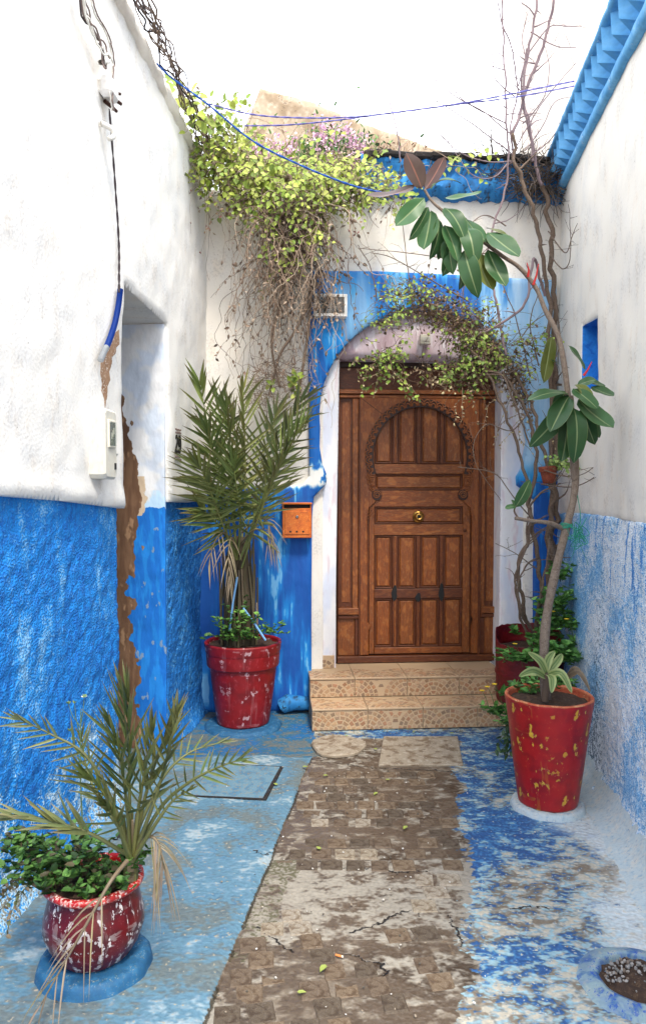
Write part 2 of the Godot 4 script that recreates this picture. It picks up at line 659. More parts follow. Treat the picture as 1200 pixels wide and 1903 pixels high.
func make_materials() -> void:
	# --- whitewash: clouded white with greyer and creamier washes, thin brush streaks and hairline cracks
	var n := 1024
	var a := field(11, 0.006, n, n, 1, 1, 4, FastNoiseLite.TYPE_SIMPLEX_SMOOTH, true)
	var b := field(12, 0.02, n, n, 1, 3, 4, FastNoiseLite.TYPE_SIMPLEX_SMOOTH, true)
	var e := field(13, 0.09, n, n, 1, 1, 4, FastNoiseLite.TYPE_SIMPLEX, true)
	var r := field(14, 0.005, n, n, 1, 1, 4, FastNoiseLite.TYPE_SIMPLEX_SMOOTH, true, true)
	var d := PackedByteArray()
	d.resize(n * n * 3)
	var hh := PackedByteArray()
	hh.resize(n * n)
	for k in n * n:
		var x := a[k] / 255.0
		var y := b[k] / 255.0
		var z := e[k] / 255.0
		var c := Color(0.925, 0.92, 0.905).lerp(Color(0.85, 0.86, 0.87), ss(0.35, 0.95, x) * 0.55).lerp(Color(0.92, 0.89, 0.85), ss(0.55, 0.9, y) * 0.5)
		c = c.lerp(Color(0.70, 0.69, 0.68), ss(0.55, 0.85, z * 0.4 + x * 0.3 + y * 0.3) * 0.5)
		var crack := ss(0.955, 0.99, r[k] / 255.0) * ss(0.44, 0.58, y)
		c = c.lerp(Color(0.47, 0.44, 0.40), crack * 0.75)
		if z > 0.93:
			c = c.lerp(Color(0.5, 0.44, 0.36), 0.5)
		put3(d, k * 3, c)
		hh[k] = clampi(int(130.0 + (y - 0.5) * 110.0 + (z - 0.5) * 60.0 + (x - 0.5) * 60.0 - crack * 60.0), 0, 255)
	var wash := tex(n, n, d)
	var wash_h := tex(n, n, hh, Image.FORMAT_L8)
	relief(mat("whitewash", Color(0.985, 0.98, 0.975), 0.92, wash, 0.45), wash_h, 0.45)
	relief(mat("warm_whitewash", Color(0.985, 0.965, 0.94), 0.92, wash, 0.4), wash_h, 0.4)

	# --- door surround jambs: white with old pink and lilac washes and scuffs
	a = field(21, 0.008, 512, 512, 1, 2, 4, FastNoiseLite.TYPE_SIMPLEX_SMOOTH, true)
	b = field(22, 0.03, 512, 512, 1, 4, 4, FastNoiseLite.TYPE_SIMPLEX_SMOOTH, true)
	d = PackedByteArray()
	d.resize(512 * 512 * 3)
	for k in 512 * 512:
		var c := Color(0.90, 0.895, 0.905).lerp(Color(0.80, 0.83, 0.90), ss(0.45, 0.8, a[k] / 255.0) * 0.8).lerp(Color(0.80, 0.70, 0.74), ss(0.6, 0.9, b[k] / 255.0) * 0.5)
		put3(d, k * 3, c)
	relief(mat("jamb_wash", Color.WHITE, 0.9, tex(512, 512, d), 0.8), wash_h, 0.5)
	d = PackedByteArray()
	d.resize(512 * 512 * 3)
	for k in 512 * 512:
		var c := Color(0.80, 0.73, 0.76).lerp(Color(0.68, 0.58, 0.61), ss(0.4, 0.8, a[k] / 255.0)).lerp(Color(0.87, 0.84, 0.86), ss(0.5, 0.85, b[k] / 255.0))
		put3(d, k * 3, c)
	relief(mat("pink_wash", Color.WHITE, 0.9, tex(512, 512, d), 0.9), wash_h, 0.5)

	# --- blue roughcast of the left house: strong blue worn lighter on its grain
	n = 1024
	a = field(31, 0.004, n, n, 1, 1, 3, FastNoiseLite.TYPE_SIMPLEX_SMOOTH, true)
	b = field(32, 0.035, n, n, 1, 1.15, 4, FastNoiseLite.TYPE_SIMPLEX_SMOOTH, true)
	e = field(33, 0.11, n, n, 1, 1, 3, FastNoiseLite.TYPE_SIMPLEX, true)
	d = PackedByteArray()
	d.resize(n * n * 3)
	hh = PackedByteArray()
	hh.resize(n * n)
	for k in n * n:
		var x := a[k] / 255.0
		var y := b[k] / 255.0
		var z := e[k] / 255.0
		var c := Color(0.06, 0.49, 0.82).lerp(Color(0.02, 0.39, 0.73), ss(0.35, 0.7, z))
		var worn := ss(0.46, 0.70, y * 0.5 + z * 0.28 + x * 0.22)
		c = c.lerp(Color(0.45, 0.71, 0.92), worn * (0.35 + 0.5 * ss(0.45, 0.75, x)))
		if z * 0.5 + y * 0.5 > 0.76:
			c = c.lerp(Color(0.78, 0.86, 0.94), 0.55)
		put3(d, k * 3, c)
		hh[k] = clampi(int(128.0 + (y - 0.5) * 170.0 + (z - 0.5) * 90.0), 0, 255)
	var grain_h := tex(n, n, hh, Image.FORMAT_L8)
	relief(mat("blue_roughcast", Color.WHITE, 0.8, tex(n, n, d), 0.95), grain_h, 1.6)

	# --- the near stretch of blue roughcast (u, v of the wall): chalky runs, the paint rubbed and limed along its foot
	var w := 1040
	var h := 720
	a = field(35, 0.006, w, h, 1, 1.6, 4)
	b = field(36, 0.05, w, h, 1, 1.2, 4)
	e = field(37, 0.16, w, h, 1, 1, 3, FastNoiseLite.TYPE_SIMPLEX)
	r = field(38, 0.03, w, h, 1, 6, 4)
	d = PackedByteArray()
	d.resize(w * h * 3)
	for y in h:
		for x in w:
			var k := y * w + x
			var v := y * 1.8 / h
			var na := a[k] / 255.0 - 0.5
			var nb := b[k] / 255.0 - 0.5
			var ne := e[k] / 255.0 - 0.5
			var nr := r[k] / 255.0 - 0.5
			var c := Color(0.06, 0.50, 0.83).lerp(Color(0.02, 0.40, 0.74), ss(-0.1, 0.2, nb + ne * 0.5))
			c = c.lerp(Color(0.38, 0.66, 0.90), ss(0.06, 0.30, nb * 0.55 + ne * 0.4 + na * 0.5 + nr * 0.25) * 0.8)
			c = c.lerp(Color(0.70, 0.82, 0.92), ss(0.10, 0.34, na * 0.55 + nr * 0.28 + ne * 0.45) * 0.45)
			if v < 0.55:
				c = c.lerp(Color(0.76, 0.83, 0.88), ss(0.06, 0.22, na * 0.5 + nb * 0.5 + ne * 0.4 + 0.16 - v * 0.38) * 0.85)
			if v < 0.18 and nb + ne * 0.6 + 0.1 - v > 0.18:
				c = Color(0.50, 0.50, 0.46)
			put3(d, k * 3, c)
	var m := mat("blue_chalky", Color.WHITE, 0.85, tex(w, h, d))
	m.uv1_scale = Vector3(1.0 / 2.6, 1.0 / 1.8, 1)
	m.uv1_offset = Vector3(-1.5 / 2.6, 0, 0)
	relief(m, tex(w, h, e, Image.FORMAT_L8), 0.6)

	# --- the right wall's base (u, v of the wall): white roughcast with small blue flecks, blue runs from the top and a mouldy foot behind the pot
	w = 1250
	h = 720
	a = field(135, 0.006, w, h, 1, 1.3, 4)
	b = field(136, 0.07, w, h, 1, 1.2, 3)
	e = field(137, 0.19, w, h, 1, 1, 2, FastNoiseLite.TYPE_SIMPLEX)
	r = field(138, 0.035, w, h, 1, 14, 3)
	d = PackedByteArray()
	d.resize(w * h * 3)
	hh = PackedByteArray()
	hh.resize(w * h)
	for y in h:
		for x in w:
			var k := y * w + x
			var u := -6.1 + x * 3.6 / w
			var v := y * 1.55 / h
			var na := a[k] / 255.0 - 0.5
			var nb := b[k] / 255.0 - 0.5
			var ne := e[k] / 255.0 - 0.5
			var nr := r[k] / 255.0 - 0.5
			var old := clampf((-4.15 - u) * 0.35, 0.0, 0.35)   # more of the old blue is left toward the corner
			var c := Color(0.86, 0.89, 0.925).lerp(Color(0.66, 0.80, 0.91), ss(0.0, 0.4, na + old + nb * 0.4))
			var fleck := ss(0.03, 0.2, ne * 0.75 + nb * 0.5 + na * 0.35 + old * 0.5)
			c = c.lerp(Color(0.26, 0.54, 0.79), fleck * 0.75)
			if v > 0.9:
				c = c.lerp(Color(0.16, 0.45, 0.76), ss(0.14, 0.26, nr + ne * 0.25 - (1.5 - v) * 0.22) * 0.8)
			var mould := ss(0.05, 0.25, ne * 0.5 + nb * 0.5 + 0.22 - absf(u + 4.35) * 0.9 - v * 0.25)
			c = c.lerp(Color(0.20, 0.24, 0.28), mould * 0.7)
			put3(d, k * 3, c)
			hh[k] = clampi(int(128.0 + ne * 110.0 + nb * 90.0), 0, 255)
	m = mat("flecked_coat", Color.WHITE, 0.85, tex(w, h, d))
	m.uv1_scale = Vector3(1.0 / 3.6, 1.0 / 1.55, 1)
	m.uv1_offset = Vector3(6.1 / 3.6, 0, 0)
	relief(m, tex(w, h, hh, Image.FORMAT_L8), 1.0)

	# --- the blue door surround, brushed on in vertical strokes and washed out to the right (u, v of the wall)
	w = 840
	h = 990
	var span := Vector2(2.8, 3.3)   # metres covered
	a = field(41, 0.006, w, h, 1, 2.5, 4)
	b = field(42, 0.045, w, h, 1, 9, 4)
	e = field(43, 0.05, w, h, 1, 2, 5)
	d = PackedByteArray()
	d.resize(w * h * 3)
	for y in h:
		for x in w:
			var k := y * w + x
			var u := x * span.x / w
			var v := y * span.y / h
			var na := a[k] / 255.0 - 0.5
			var nb := b[k] / 255.0 - 0.5
			var ne := e[k] / 255.0 - 0.5
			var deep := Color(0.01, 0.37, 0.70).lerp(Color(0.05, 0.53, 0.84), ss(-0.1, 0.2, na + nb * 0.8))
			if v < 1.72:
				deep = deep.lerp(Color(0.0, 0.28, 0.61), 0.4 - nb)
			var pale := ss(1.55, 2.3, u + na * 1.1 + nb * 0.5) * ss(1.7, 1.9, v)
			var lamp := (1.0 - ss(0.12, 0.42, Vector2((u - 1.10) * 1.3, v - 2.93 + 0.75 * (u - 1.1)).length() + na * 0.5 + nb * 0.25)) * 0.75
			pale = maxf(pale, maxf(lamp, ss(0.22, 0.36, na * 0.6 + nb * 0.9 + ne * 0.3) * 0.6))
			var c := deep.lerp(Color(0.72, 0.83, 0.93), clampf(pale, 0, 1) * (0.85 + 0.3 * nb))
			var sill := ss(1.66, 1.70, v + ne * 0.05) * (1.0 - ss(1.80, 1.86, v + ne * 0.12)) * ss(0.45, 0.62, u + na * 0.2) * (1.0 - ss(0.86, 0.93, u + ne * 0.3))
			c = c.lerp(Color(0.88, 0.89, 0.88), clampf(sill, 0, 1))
			put3(d, k * 3, c)
	m = mat("blue_brushed", Color.WHITE, 0.75, tex(w, h, d))
	m.uv1_scale = Vector3(1.0 / span.x, 1.0 / span.y, 1)
	m.texture_repeat = false
	relief(m, tex(w, h, e, Image.FORMAT_L8), 0.35)
	mat("parapet_blue", Color.WHITE, 0.75, patchy(45, 256, Color(0.09, 0.44, 0.70), Color(0.22, 0.56, 0.80), Color(0.06, 0.31, 0.50), Color(0.07, 0.09, 0.12), 0.72), 1.5)
	mat("cornice_blue", Color.WHITE, 0.75, patchy(46, 256, Color(0.33, 0.61, 0.81), Color(0.42, 0.68, 0.86), Color(0.22, 0.51, 0.74), Color(0.65, 0.75, 0.85), 0.8), 1.5)
	mat("niche_blue", Color.WHITE, 0.8, patchy(47, 256, Color(0.10, 0.48, 0.80), Color(0.16, 0.54, 0.85), Color(0.03, 0.34, 0.68), Color(0.4, 0.6, 0.85), 0.83), 2.0)
	mat("pad_blue", Color.WHITE, 0.7, patchy(48, 512, Color(0.09, 0.32, 0.48), Color(0.16, 0.40, 0.56), Color(0.17, 0.33, 0.42), Color(0.55, 0.57, 0.55), 0.76), 3.0)
	mat("pad_pale", Color.WHITE, 0.8, patchy(49, 512, Color(0.68, 0.73, 0.75), Color(0.76, 0.75, 0.72), Color(0.50, 0.60, 0.68), Color(0.2, 0.36, 0.6), 0.8), 3.0)
	mat("pale_clay", Color.WHITE, 0.95, patchy(56, 256, Color(0.66, 0.52, 0.41), Color(0.58, 0.44, 0.33), Color(0.74, 0.62, 0.52), Color(0.86, 0.82, 0.78), 0.70), 3.0)
	mat("cover_blue", Color.WHITE, 0.75, patchy(57, 512, Color(0.38, 0.51, 0.58), Color(0.28, 0.45, 0.56), Color(0.48, 0.52, 0.52), Color(0.50, 0.44, 0.38), 0.72), 2.0)
	mat("clay", Color.WHITE, 0.95, patchy(50, 512, Color(0.47, 0.33, 0.22), Color(0.40, 0.27, 0.17), Color(0.56, 0.42, 0.30), Color(0.68, 0.58, 0.47), 0.76), 2.2)
	mat("gable_stone", Color.WHITE, 0.95, patchy(51, 512, Color(0.66, 0.60, 0.52), Color(0.56, 0.49, 0.40), Color(0.74, 0.69, 0.62), Color(0.45, 0.39, 0.33), 0.76), 0.5)
	mat("slab_stone", Color.WHITE, 0.8, patchy(52, 512, Color(0.60, 0.55, 0.48), Color(0.47, 0.40, 0.32), Color(0.68, 0.64, 0.58), Color(0.40, 0.34, 0.28), 0.72), 1.6)
	mat("soil", Color.WHITE, 1.0, patchy(53, 256, Color(0.24, 0.17, 0.13), Color(0.32, 0.24, 0.18), Color(0.17, 0.12, 0.09), Color(0.42, 0.34, 0.26), 0.74, 0.03, 0.06, 0.1), 5.0)
	mat("terracotta", Color.WHITE, 0.9, patchy(54, 256, Color(0.52, 0.25, 0.17), Color(0.42, 0.20, 0.14), Color(0.58, 0.34, 0.25), Color(0.66, 0.52, 0.44), 0.8), 6.0)
	mat("bark", Color.WHITE, 0.9, patchy(55, 256, Color(0.47, 0.41, 0.36), Color(0.38, 0.32, 0.27), Color(0.55, 0.50, 0.45), Color(0.62, 0.58, 0.53), 0.78, 0.02, 0.05, 0.08), 7.0)
	mat("dark_bark", Color.WHITE, 0.95, patchy(58, 256, Color(0.42, 0.35, 0.30), Color(0.34, 0.28, 0.23), Color(0.50, 0.44, 0.38), Color(0.24, 0.19, 0.16), 0.78, 0.02, 0.05, 0.08), 8.0)
	mat("grey_twig", Color(0.50, 0.43, 0.44), 0.9)
	relief(M.bark, M.bark.albedo_texture, 0.4)
	# --- pots: old red paint
	mat("red_chipped_white", Color.WHITE, 0.33, pot_paint(61, Color(0.36, 0.025, 0.06), Color(0.25, 0.015, 0.045), Color(0.42, 0.05, 0.08), Color(0.20, 0.05, 0.10), Color(0.85, 0.83, 0.82), 0.622, 0.79), 3.0)
	mat("red_chipped_yellow", Color.WHITE, 0.42, pot_paint(162, Color(0.62, 0.05, 0.07), Color(0.50, 0.03, 0.07), Color(0.68, 0.14, 0.11), Color(0.50, 0.42, 0.36), Color(0.82, 0.68, 0.20), 0.688, 0.83), 2.2)
	mat("red_bloomed", Color.WHITE, 0.5, pot_paint(263, Color(0.52, 0.035, 0.06), Color(0.42, 0.025, 0.055), Color(0.66, 0.34, 0.38), Color(0.60, 0.25, 0.28), Color(0.74, 0.60, 0.62), 0.69, 0.86), 2.2)
	mat("red_dark", Color.WHITE, 0.5, patchy(64, 512, Color(0.42, 0.03, 0.06), Color(0.30, 0.02, 0.06), Color(0.50, 0.10, 0.16), Color(0.30, 0.22, 0.45), 0.78, 0.008, 0.02, 0.05), 2.4)
	mat("red_rim", Color.WHITE, 0.3, patchy(65, 256, Color(0.66, 0.10, 0.10), Color(0.55, 0.05, 0.08), Color(0.75, 0.30, 0.25), Color(0.88, 0.84, 0.80), 0.66, 0.012, 0.03, 0.06), 4.0)
	mat("pot_rim", Color.WHITE, 0.8, patchy(66, 256, Color(0.70, 0.34, 0.22), Color(0.78, 0.55, 0.38), Color(0.60, 0.16, 0.12), Color(0.84, 0.70, 0.52), 0.74, 0.012, 0.03, 0.06), 4.0)
	mat("pad_flaked", Color.WHITE, 0.75, patchy(67, 512, Color(0.52, 0.60, 0.62), Color(0.20, 0.36, 0.56), Color(0.66, 0.66, 0.62), Color(0.14, 0.30, 0.62), 0.66, 0.01, 0.02, 0.045), 2.5)
	for k in ["red_chipped_white", "red_chipped_yellow", "red_bloomed", "red_dark"]:
		relief(M[k], M[k].albedo_texture, 0.18)
	# --- wood: grain along v
	w = 512
	h = 1024
	a = field(71, 0.022, w, h, 1, 14, 4)
	b = field(72, 0.16, w, h, 1, 30, 3)
	e = field(73, 0.012, w, h, 1, 1.5, 4)
	var f2 := field(74, 0.05, w, h, 1, 2, 4)
	d = PackedByteArray()
	d.resize(w * h * 3)
	hh = PackedByteArray()
	hh.resize(w * h)
	for k in w * h:
		var x := a[k] / 255.0
		var y := b[k] / 255.0
		var z := e[k] / 255.0
		var q := f2[k] / 255.0
		var ring := 0.5 + 0.5 * sin((x * 9.0 + z * 3.0) * TAU * 0.5)
		var c := Color(0.53, 0.285, 0.085).lerp(Color(0.35, 0.165, 0.048), ring * 0.5 + 0.2 * y).lerp(Color(0.28, 0.14, 0.055), ss(0.6, 0.85, y) * 0.55)
		c = c.lerp(Color(0.64, 0.40, 0.18), ss(0.55, 0.8, z) * 0.5)
		c = c.lerp(Color(0.54, 0.41, 0.31), ss(0.6, 0.85, q) * 0.5)
		put3(d, k * 3, c)
		hh[k] = clampi(int(120.0 + (y - 0.5) * 140.0 + ring * 30.0), 0, 255)
	var wood := tex(w, h, d)
	var wood_h := tex(w, h, hh, Image.FORMAT_L8)
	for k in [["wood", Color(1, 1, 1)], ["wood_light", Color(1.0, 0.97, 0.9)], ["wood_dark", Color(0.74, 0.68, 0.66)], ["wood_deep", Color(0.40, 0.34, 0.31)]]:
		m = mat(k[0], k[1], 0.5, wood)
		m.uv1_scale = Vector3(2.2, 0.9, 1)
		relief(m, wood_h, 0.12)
	# --- doorway reveal: whitewash above, blue below, bare clay where the plaster has fallen (u = depth into the wall, v = height)
	w = 256
	h = 1024
	a = field(81, 0.03, w, h, 1, 2, 5)
	b = field(82, 0.012, w, h, 1, 1, 3)
	e = field(83, 0.05, w, h, 1, 6, 4)
	d = PackedByteArray()
	d.resize(w * h * 3)
	for y in h:
		for x in w:
			var k := y * w + x
			var u := x * 0.68 / w      # from 0.62 m inside out to the face
			var v := y * 2.8 / h
			var na := a[k] / 255.0 - 0.5
			var c := Color(0.86, 0.87, 0.88).lerp(Color(0.78, 0.82, 0.88), ss(0.4, 0.7, b[k] / 255.0))
			if v < 1.66:
				c = c.lerp(Color(0.72, 0.84, 0.94), ss(1.66, 1.58, v + na * 0.2))
			if v + na * 0.03 < 1.55:
				c = Color(0.03, 0.41, 0.76).lerp(Color(0.08, 0.49, 0.82), ss(0.45, 0.7, e[k] / 255.0))
				if na > 0.27:
					c = Color(0.45, 0.55, 0.68)
			var edge := 0.41 + na * 0.05 + (b[k] / 255.0 - 0.5) * 0.12 + 0.04 * sin(v * 5.0)
			if v > 2.2:
				edge -= (v - 2.2) * 0.9
			if v < 0.9:
				edge -= 0.02
			if u < edge:
				c = Color(0.47, 0.35, 0.26).lerp(Color(0.40, 0.29, 0.21), ss(0.3, 0.7, e[k] / 255.0)).lerp(Color(0.62, 0.49, 0.37), ss(0.12, 0.3, na))
			elif u < edge + 0.035 and v < 1.75 and v > 1.5:
				c = Color(0.78, 0.70, 0.60)
			put3(d, k * 3, c)
	m = mat("reveal_coat", Color.WHITE, 0.92, tex(w, h, d))
	m.uv1_scale = Vector3(1.0 / 0.68, 1.0 / 2.8, 1)
	m.texture_repeat = false
	relief(m, tex(w, h, a, Image.FORMAT_L8), 0.4)
	# --- plain ones
	mat("orange_metal", Color.WHITE, 0.4, patchy(91, 256, Color(0.82, 0.42, 0.10), Color(0.76, 0.36, 0.08), Color(0.86, 0.50, 0.18), Color(0.40, 0.20, 0.08), 0.79), 5.0)
	mat("rotten_wood", Color.WHITE, 0.95, patchy(59, 256, Color(0.13, 0.11, 0.10), Color(0.08, 0.07, 0.07), Color(0.22, 0.18, 0.15), Color(0.20, 0.30, 0.42), 0.74), 4.0)
	mat("black", Color(0.02, 0.02, 0.022), 0.6)
	mat("dark_grey", Color(0.10, 0.10, 0.10), 0.6)
	mat("print_black", Color(0.05, 0.05, 0.05), 0.8)
	mat("print_faded", Color(0.45, 0.38, 0.36), 0.8)
	mat("cream_paint", Color(0.91, 0.90, 0.86), 0.55, wash, 2.0)
	mat("white_enamel", Color(0.93, 0.925, 0.91), 0.45)
	mat("cream_plastic", Color(0.86, 0.84, 0.78), 0.4)
	mat("brass", Color(0.72, 0.56, 0.30), 0.28).metallic = 1.0
	mat("steel", Color(0.55, 0.55, 0.56), 0.35).metallic = 1.0
	mat("rust", Color(0.20, 0.09, 0.045), 0.9)
	mat("blue_plastic", Color(0.05, 0.27, 0.66), 0.35)
	mat("grey_plastic", Color(0.72, 0.74, 0.76), 0.45)
	mat("blue_rope", Color(0.10, 0.30, 0.62), 0.8)
	mat("violet_rope", Color(0.38, 0.37, 0.62), 0.8)
	mat("cable_dark", Color(0.18, 0.14, 0.16), 0.7)
	mat("cable_grey", Color(0.48, 0.42, 0.40), 0.8)
	mat("cable_white", Color(0.87, 0.86, 0.83), 0.7)
	mat("green_string", Color(0.16, 0.55, 0.45), 0.7)
	mat("stake_blue", Color(0.42, 0.62, 0.80), 0.6)
	mat("red_bud", Color(0.75, 0.12, 0.10), 0.5)
	mat("butt_filter", Color(0.85, 0.50, 0.26), 0.8)
	mat("glass", Color(0.85, 0.9, 0.88, 0.12), 0.05).transparency = BaseMaterial3D.TRANSPARENCY_ALPHA
	mat("glass_smoky", Color(0.25, 0.25, 0.22, 0.55), 0.08).transparency = BaseMaterial3D.TRANSPARENCY_ALPHA
	leafy("leaf_gloss", 0.36, 0.08)
	M.leaf_gloss.metallic_specular = 0.35
	leafy("leaf_soft", 0.6, 0.35)
	leafy("palm_leaf", 0.5, 0.15)
	leafy("stem_coat", 0.9, 0.0)
	leafy("mosaic", 0.45, 0.0)
	leafy("petal", 0.7, 0.4)
	leafy("sett", 0.7, 0.0)
	leafy("gravel_stone", 0.8, 0.0)
	relief(M.sett, grain_h, 0.2)
	M.sett.uv1_triplanar = true
	M.sett.uv1_scale = Vector3.ONE * 4.0
	M.sett.albedo_texture = M.slab_stone.albedo_texture
	make_ground_material()


# The lane floor, 4.2 m across and 4.8 m deep: pale blue cement on the left, the worn paved strip, flaking blue and cream paint on the right.
func make_ground_material() -> void:
	var w := 1344
	var h := 1536
	var a := field(101, 0.006, w, h, 1, 1, 4)
	var b := field(102, 0.034, w, h, 1.6, 1, 6)
	var e := field(103, 0.10, w, h, 1.6, 1, 5)
	var f := field(104, 0.12, w, h, 1, 1, 3, FastNoiseLite.TYPE_SIMPLEX)
	var g := field(105, 0.0045, w, h, 1, 1, 4, FastNoiseLite.TYPE_SIMPLEX_SMOOTH, false, true)
	var d := PackedByteArray()
	d.resize(w * h * 3)
	var hh := PackedByteArray()
	hh.resize(w * h)
	var rr := PackedByteArray()
	rr.resize(w * h)
	for y in h:
		var dep := 1.6 + y * 4.8 / h
		for x in w:
			var k := y * w + x
			var px := -1.9 + x * 4.2 / w
			var na := a[k] / 255.0 - 0.5
			var nb := b[k] / 255.0 - 0.5
			var ne := e[k] / 255.0 - 0.5
			var nf := f[k] / 255.0 - 0.5
			var left := -0.373 + 0.1328 * (dep - 2.373) + na * 0.012 + nf * 0.006
			var right := 0.46 + 0.166 * (dep - 2.373) + na * 0.16 + nb * 0.07 + ne * 0.05
			var c: Color
			var hgt := 120.0 + ne * 60.0 + nf * 30.0
			var rough := 0.72
			if dep > 4.62 + na * 0.1 and px < 0.0 + na * 0.2:   # the older, deeper blue by the far pot and the steps
				c = Color(0.19, 0.39, 0.51).lerp(Color(0.37, 0.41, 0.41), ss(0.0, 0.3, nb + na)).lerp(Color(0.12, 0.38, 0.62), ss(0.02, 0.22, -na - nb * 0.4) * 0.7)
				if ne + nf * 0.4 > 0.2:
					c = Color(0.47, 0.42, 0.36)
				rough = 0.5
			elif px < left and dep < 4.75:
				c = Color(0.34, 0.48, 0.56).lerp(Color(0.16, 0.37, 0.54), ss(0.02, 0.28, ne + nb * 0.6) * 0.85)
				c = c.lerp(Color(0.61, 0.66, 0.68), ss(0.02, 0.34, na * 0.7 + nb * 0.4 + ne * 0.6) * 0.9)
				c = c.lerp(Color(0.40, 0.41, 0.39), ss(0.0, 0.26, -na + ne * 0.5 + (0.12 if px < -0.7 else 0.0) + (0.05 if dep < 2.7 else 0.0)) * 0.75)
				if ne * 0.7 + nf * 0.5 > 0.29:
					c = Color(0.60, 0.56, 0.49)
				rough = 0.62
				hgt += 26.0
				if px > left - 0.02:
					hgt -= 40.0 * (px - left + 0.02) / 0.02
			elif px < right and dep < 4.98:
				c = Color(0.36, 0.31, 0.262).lerp(Color(0.265, 0.22, 0.178), ss(-0.05, 0.3, na + nb * 0.3))
				c = c.lerp(Color(0.48, 0.435, 0.38), ss(0.0, 0.25, nb))
				var cream := ss(-0.04, 0.26, na * 0.55 + nb * 0.55 + ne * 0.45 + nf * 0.12 + (0.15 if dep > 2.75 and dep < 3.35 else -0.07 if dep < 2.7 else -0.06) + (0.06 if px < left + 0.2 else 0.0))
				c = c.lerp(Color(0.60, 0.575, 0.53), cream * 0.85)
				hgt += cream * 24.0
				rough = 0.34 + cream * 0.4 + nf * 0.1
				if px < left + 0.10 + na * 0.15 and dep > 2.62 and dep < 3.35:   # moss along the kerb line
					c = c.lerp(Color(0.26, 0.25, 0.16), ss(-0.05, 0.3, nf * 0.7 + ne * 0.6 + na * 0.5) * 0.75)
				if px < left + 0.010 and na + nb * 0.5 > -0.05:
					c = c.lerp(Color(0.16, 0.14, 0.10), 0.7)
					hgt -= 60.0
			else:
				var wallward := ss(0.55, 1.0, (px - right) / maxf(0.3, 1.25 + 0.12 * (dep - 2.4) - right) + na * 0.5)
				c = Color(0.47, 0.42, 0.36).lerp(Color(0.52, 0.60, 0.64), ss(-0.1, 0.15, nb))
				c = c.lerp(Color(0.70, 0.665, 0.60), ss(-0.02, 0.14, ne * 0.7 + nb * 0.5 + nf * 0.15) * 0.95)
				c = c.lerp(Color(0.55, 0.69, 0.74), ss(0.06, 0.2, -ne + na * 0.4) * 0.8)
				var blue := ss(-0.04, 0.13, na * 0.45 - nb * 0.5 + ne * 0.55 + nf * 0.15 + (0.10 if dep > 3.3 else -0.03) - wallward * 0.25)
				c = c.lerp(Color(0.08, 0.28, 0.53).lerp(Color(0.17, 0.42, 0.64), ss(-0.1, 0.2, nf + nb)), blue * 0.85)
				c = c.lerp(Color(0.77, 0.79, 0.80), wallward * (0.85 - ss(0.12, 0.3, ne - na * 0.4) * 0.7))
				if nf * 0.5 + ne * 0.6 > 0.27:
					c = Color(0.74, 0.69, 0.60)
				hgt += blue * 22.0 + wallward * 10.0
				rough = 0.6
			var crack := ss(0.955, 0.99, g[k] / 255.0) * ss(-0.05, 0.1, nb + na)
			if crack > 0.0:
				c = c.lerp(Color(0.13, 0.11, 0.09), crack * 0.8)
				hgt -= crack * 80.0
			c = c * (1.0 + nf * 0.14)
			put3(d, k * 3, c)
			hh[k] = clampi(int(hgt), 0, 255)
			rr[k] = clampi(int(rough * 255.0), 0, 255)
	# the cracks that run through the cement, walked along their length
	for line in [[Vector2(0.11, 2.798), Vector2(0.166, 2.837), Vector2(0.226, 2.869), Vector2(0.266, 2.916), Vector2(0.344, 2.947)], [Vector2(0.078, 2.671), Vector2(0.132, 2.658), Vector2(0.173, 2.627), Vector2(0.213, 2.606), Vector2(0.216, 2.542)], [Vector2(-0.248, 2.837), Vector2(-0.192, 2.768), Vector2(-0.159, 2.725), Vector2(-0.118, 2.683)], [Vector2(0.46, 3.225), Vector2(0.438, 3.115), Vector2(0.434, 2.977), Vector2(0.374, 2.916)],
		[Vector2(-0.097, 3.342), Vector2(0.024, 3.332), Vector2(0.119, 3.261), Vector2(0.215, 3.285), Vector2(0.319, 3.247), Vector2(0.45, 3.257)], [Vector2(0.754, 2.954), Vector2(0.833, 2.97), Vector2(0.88, 2.981), Vector2(0.898, 2.954)], [Vector2(-0.322, 3.412), Vector2(-0.265, 3.381), Vector2(-0.234, 3.427)], [Vector2(0.131, 4.521), Vector2(0.322, 4.451), Vector2(0.61, 4.434), Vector2(0.796, 4.4)], [Vector2(0.5, 2.916), Vector2(0.506, 2.775), Vector2(0.508, 2.709)]]:
		for s in line.size() - 1:
			var steps := int(line[s].distance_to(line[s + 1]) / 0.002)
			for q in steps:
				var p: Vector2 = line[s].lerp(line[s + 1], float(q) / steps)
				p += Vector2(wob.get_noise_2d(p.x * 22.0, p.y * 22.0), wob.get_noise_2d(p.x * 22.0 + 90.0, p.y * 22.0)) * 0.022
				var cx := int((p.x + 1.9) * w / 4.2)
				var cy := int((p.y - 1.6) * h / 4.8)
				var fat := 1 if wob.get_noise_2d(p.x * 9.0, p.y * 9.0 + 40.0) > 0.0 else 0
				for oy in fat + 1:
					for ox in fat + 1:
						var k := (cy + oy) * w + cx + ox
						put3(d, k * 3, Color(0.12, 0.10, 0.085))
						hh[k] = 10
	var m := mat("ground_coat", Color.WHITE, 1.0, tex(w, h, d))
	m.roughness_texture = tex(w, h, rr, Image.FORMAT_L8)
	m.texture_repeat = false
	relief(m, tex(w, h, hh, Image.FORMAT_L8), 1.4)

# ---------------------------------------------------------------- setting

func bumpy(amp: float, freq: float, sd: float, fine := 0.0, ff := 30.0) -> Callable:
	return func(u, v): return amp * wob.get_noise_3d(u * freq, v * freq, sd) + fine * wob.get_noise_3d(u * ff, v * ff, sd + 7.0)


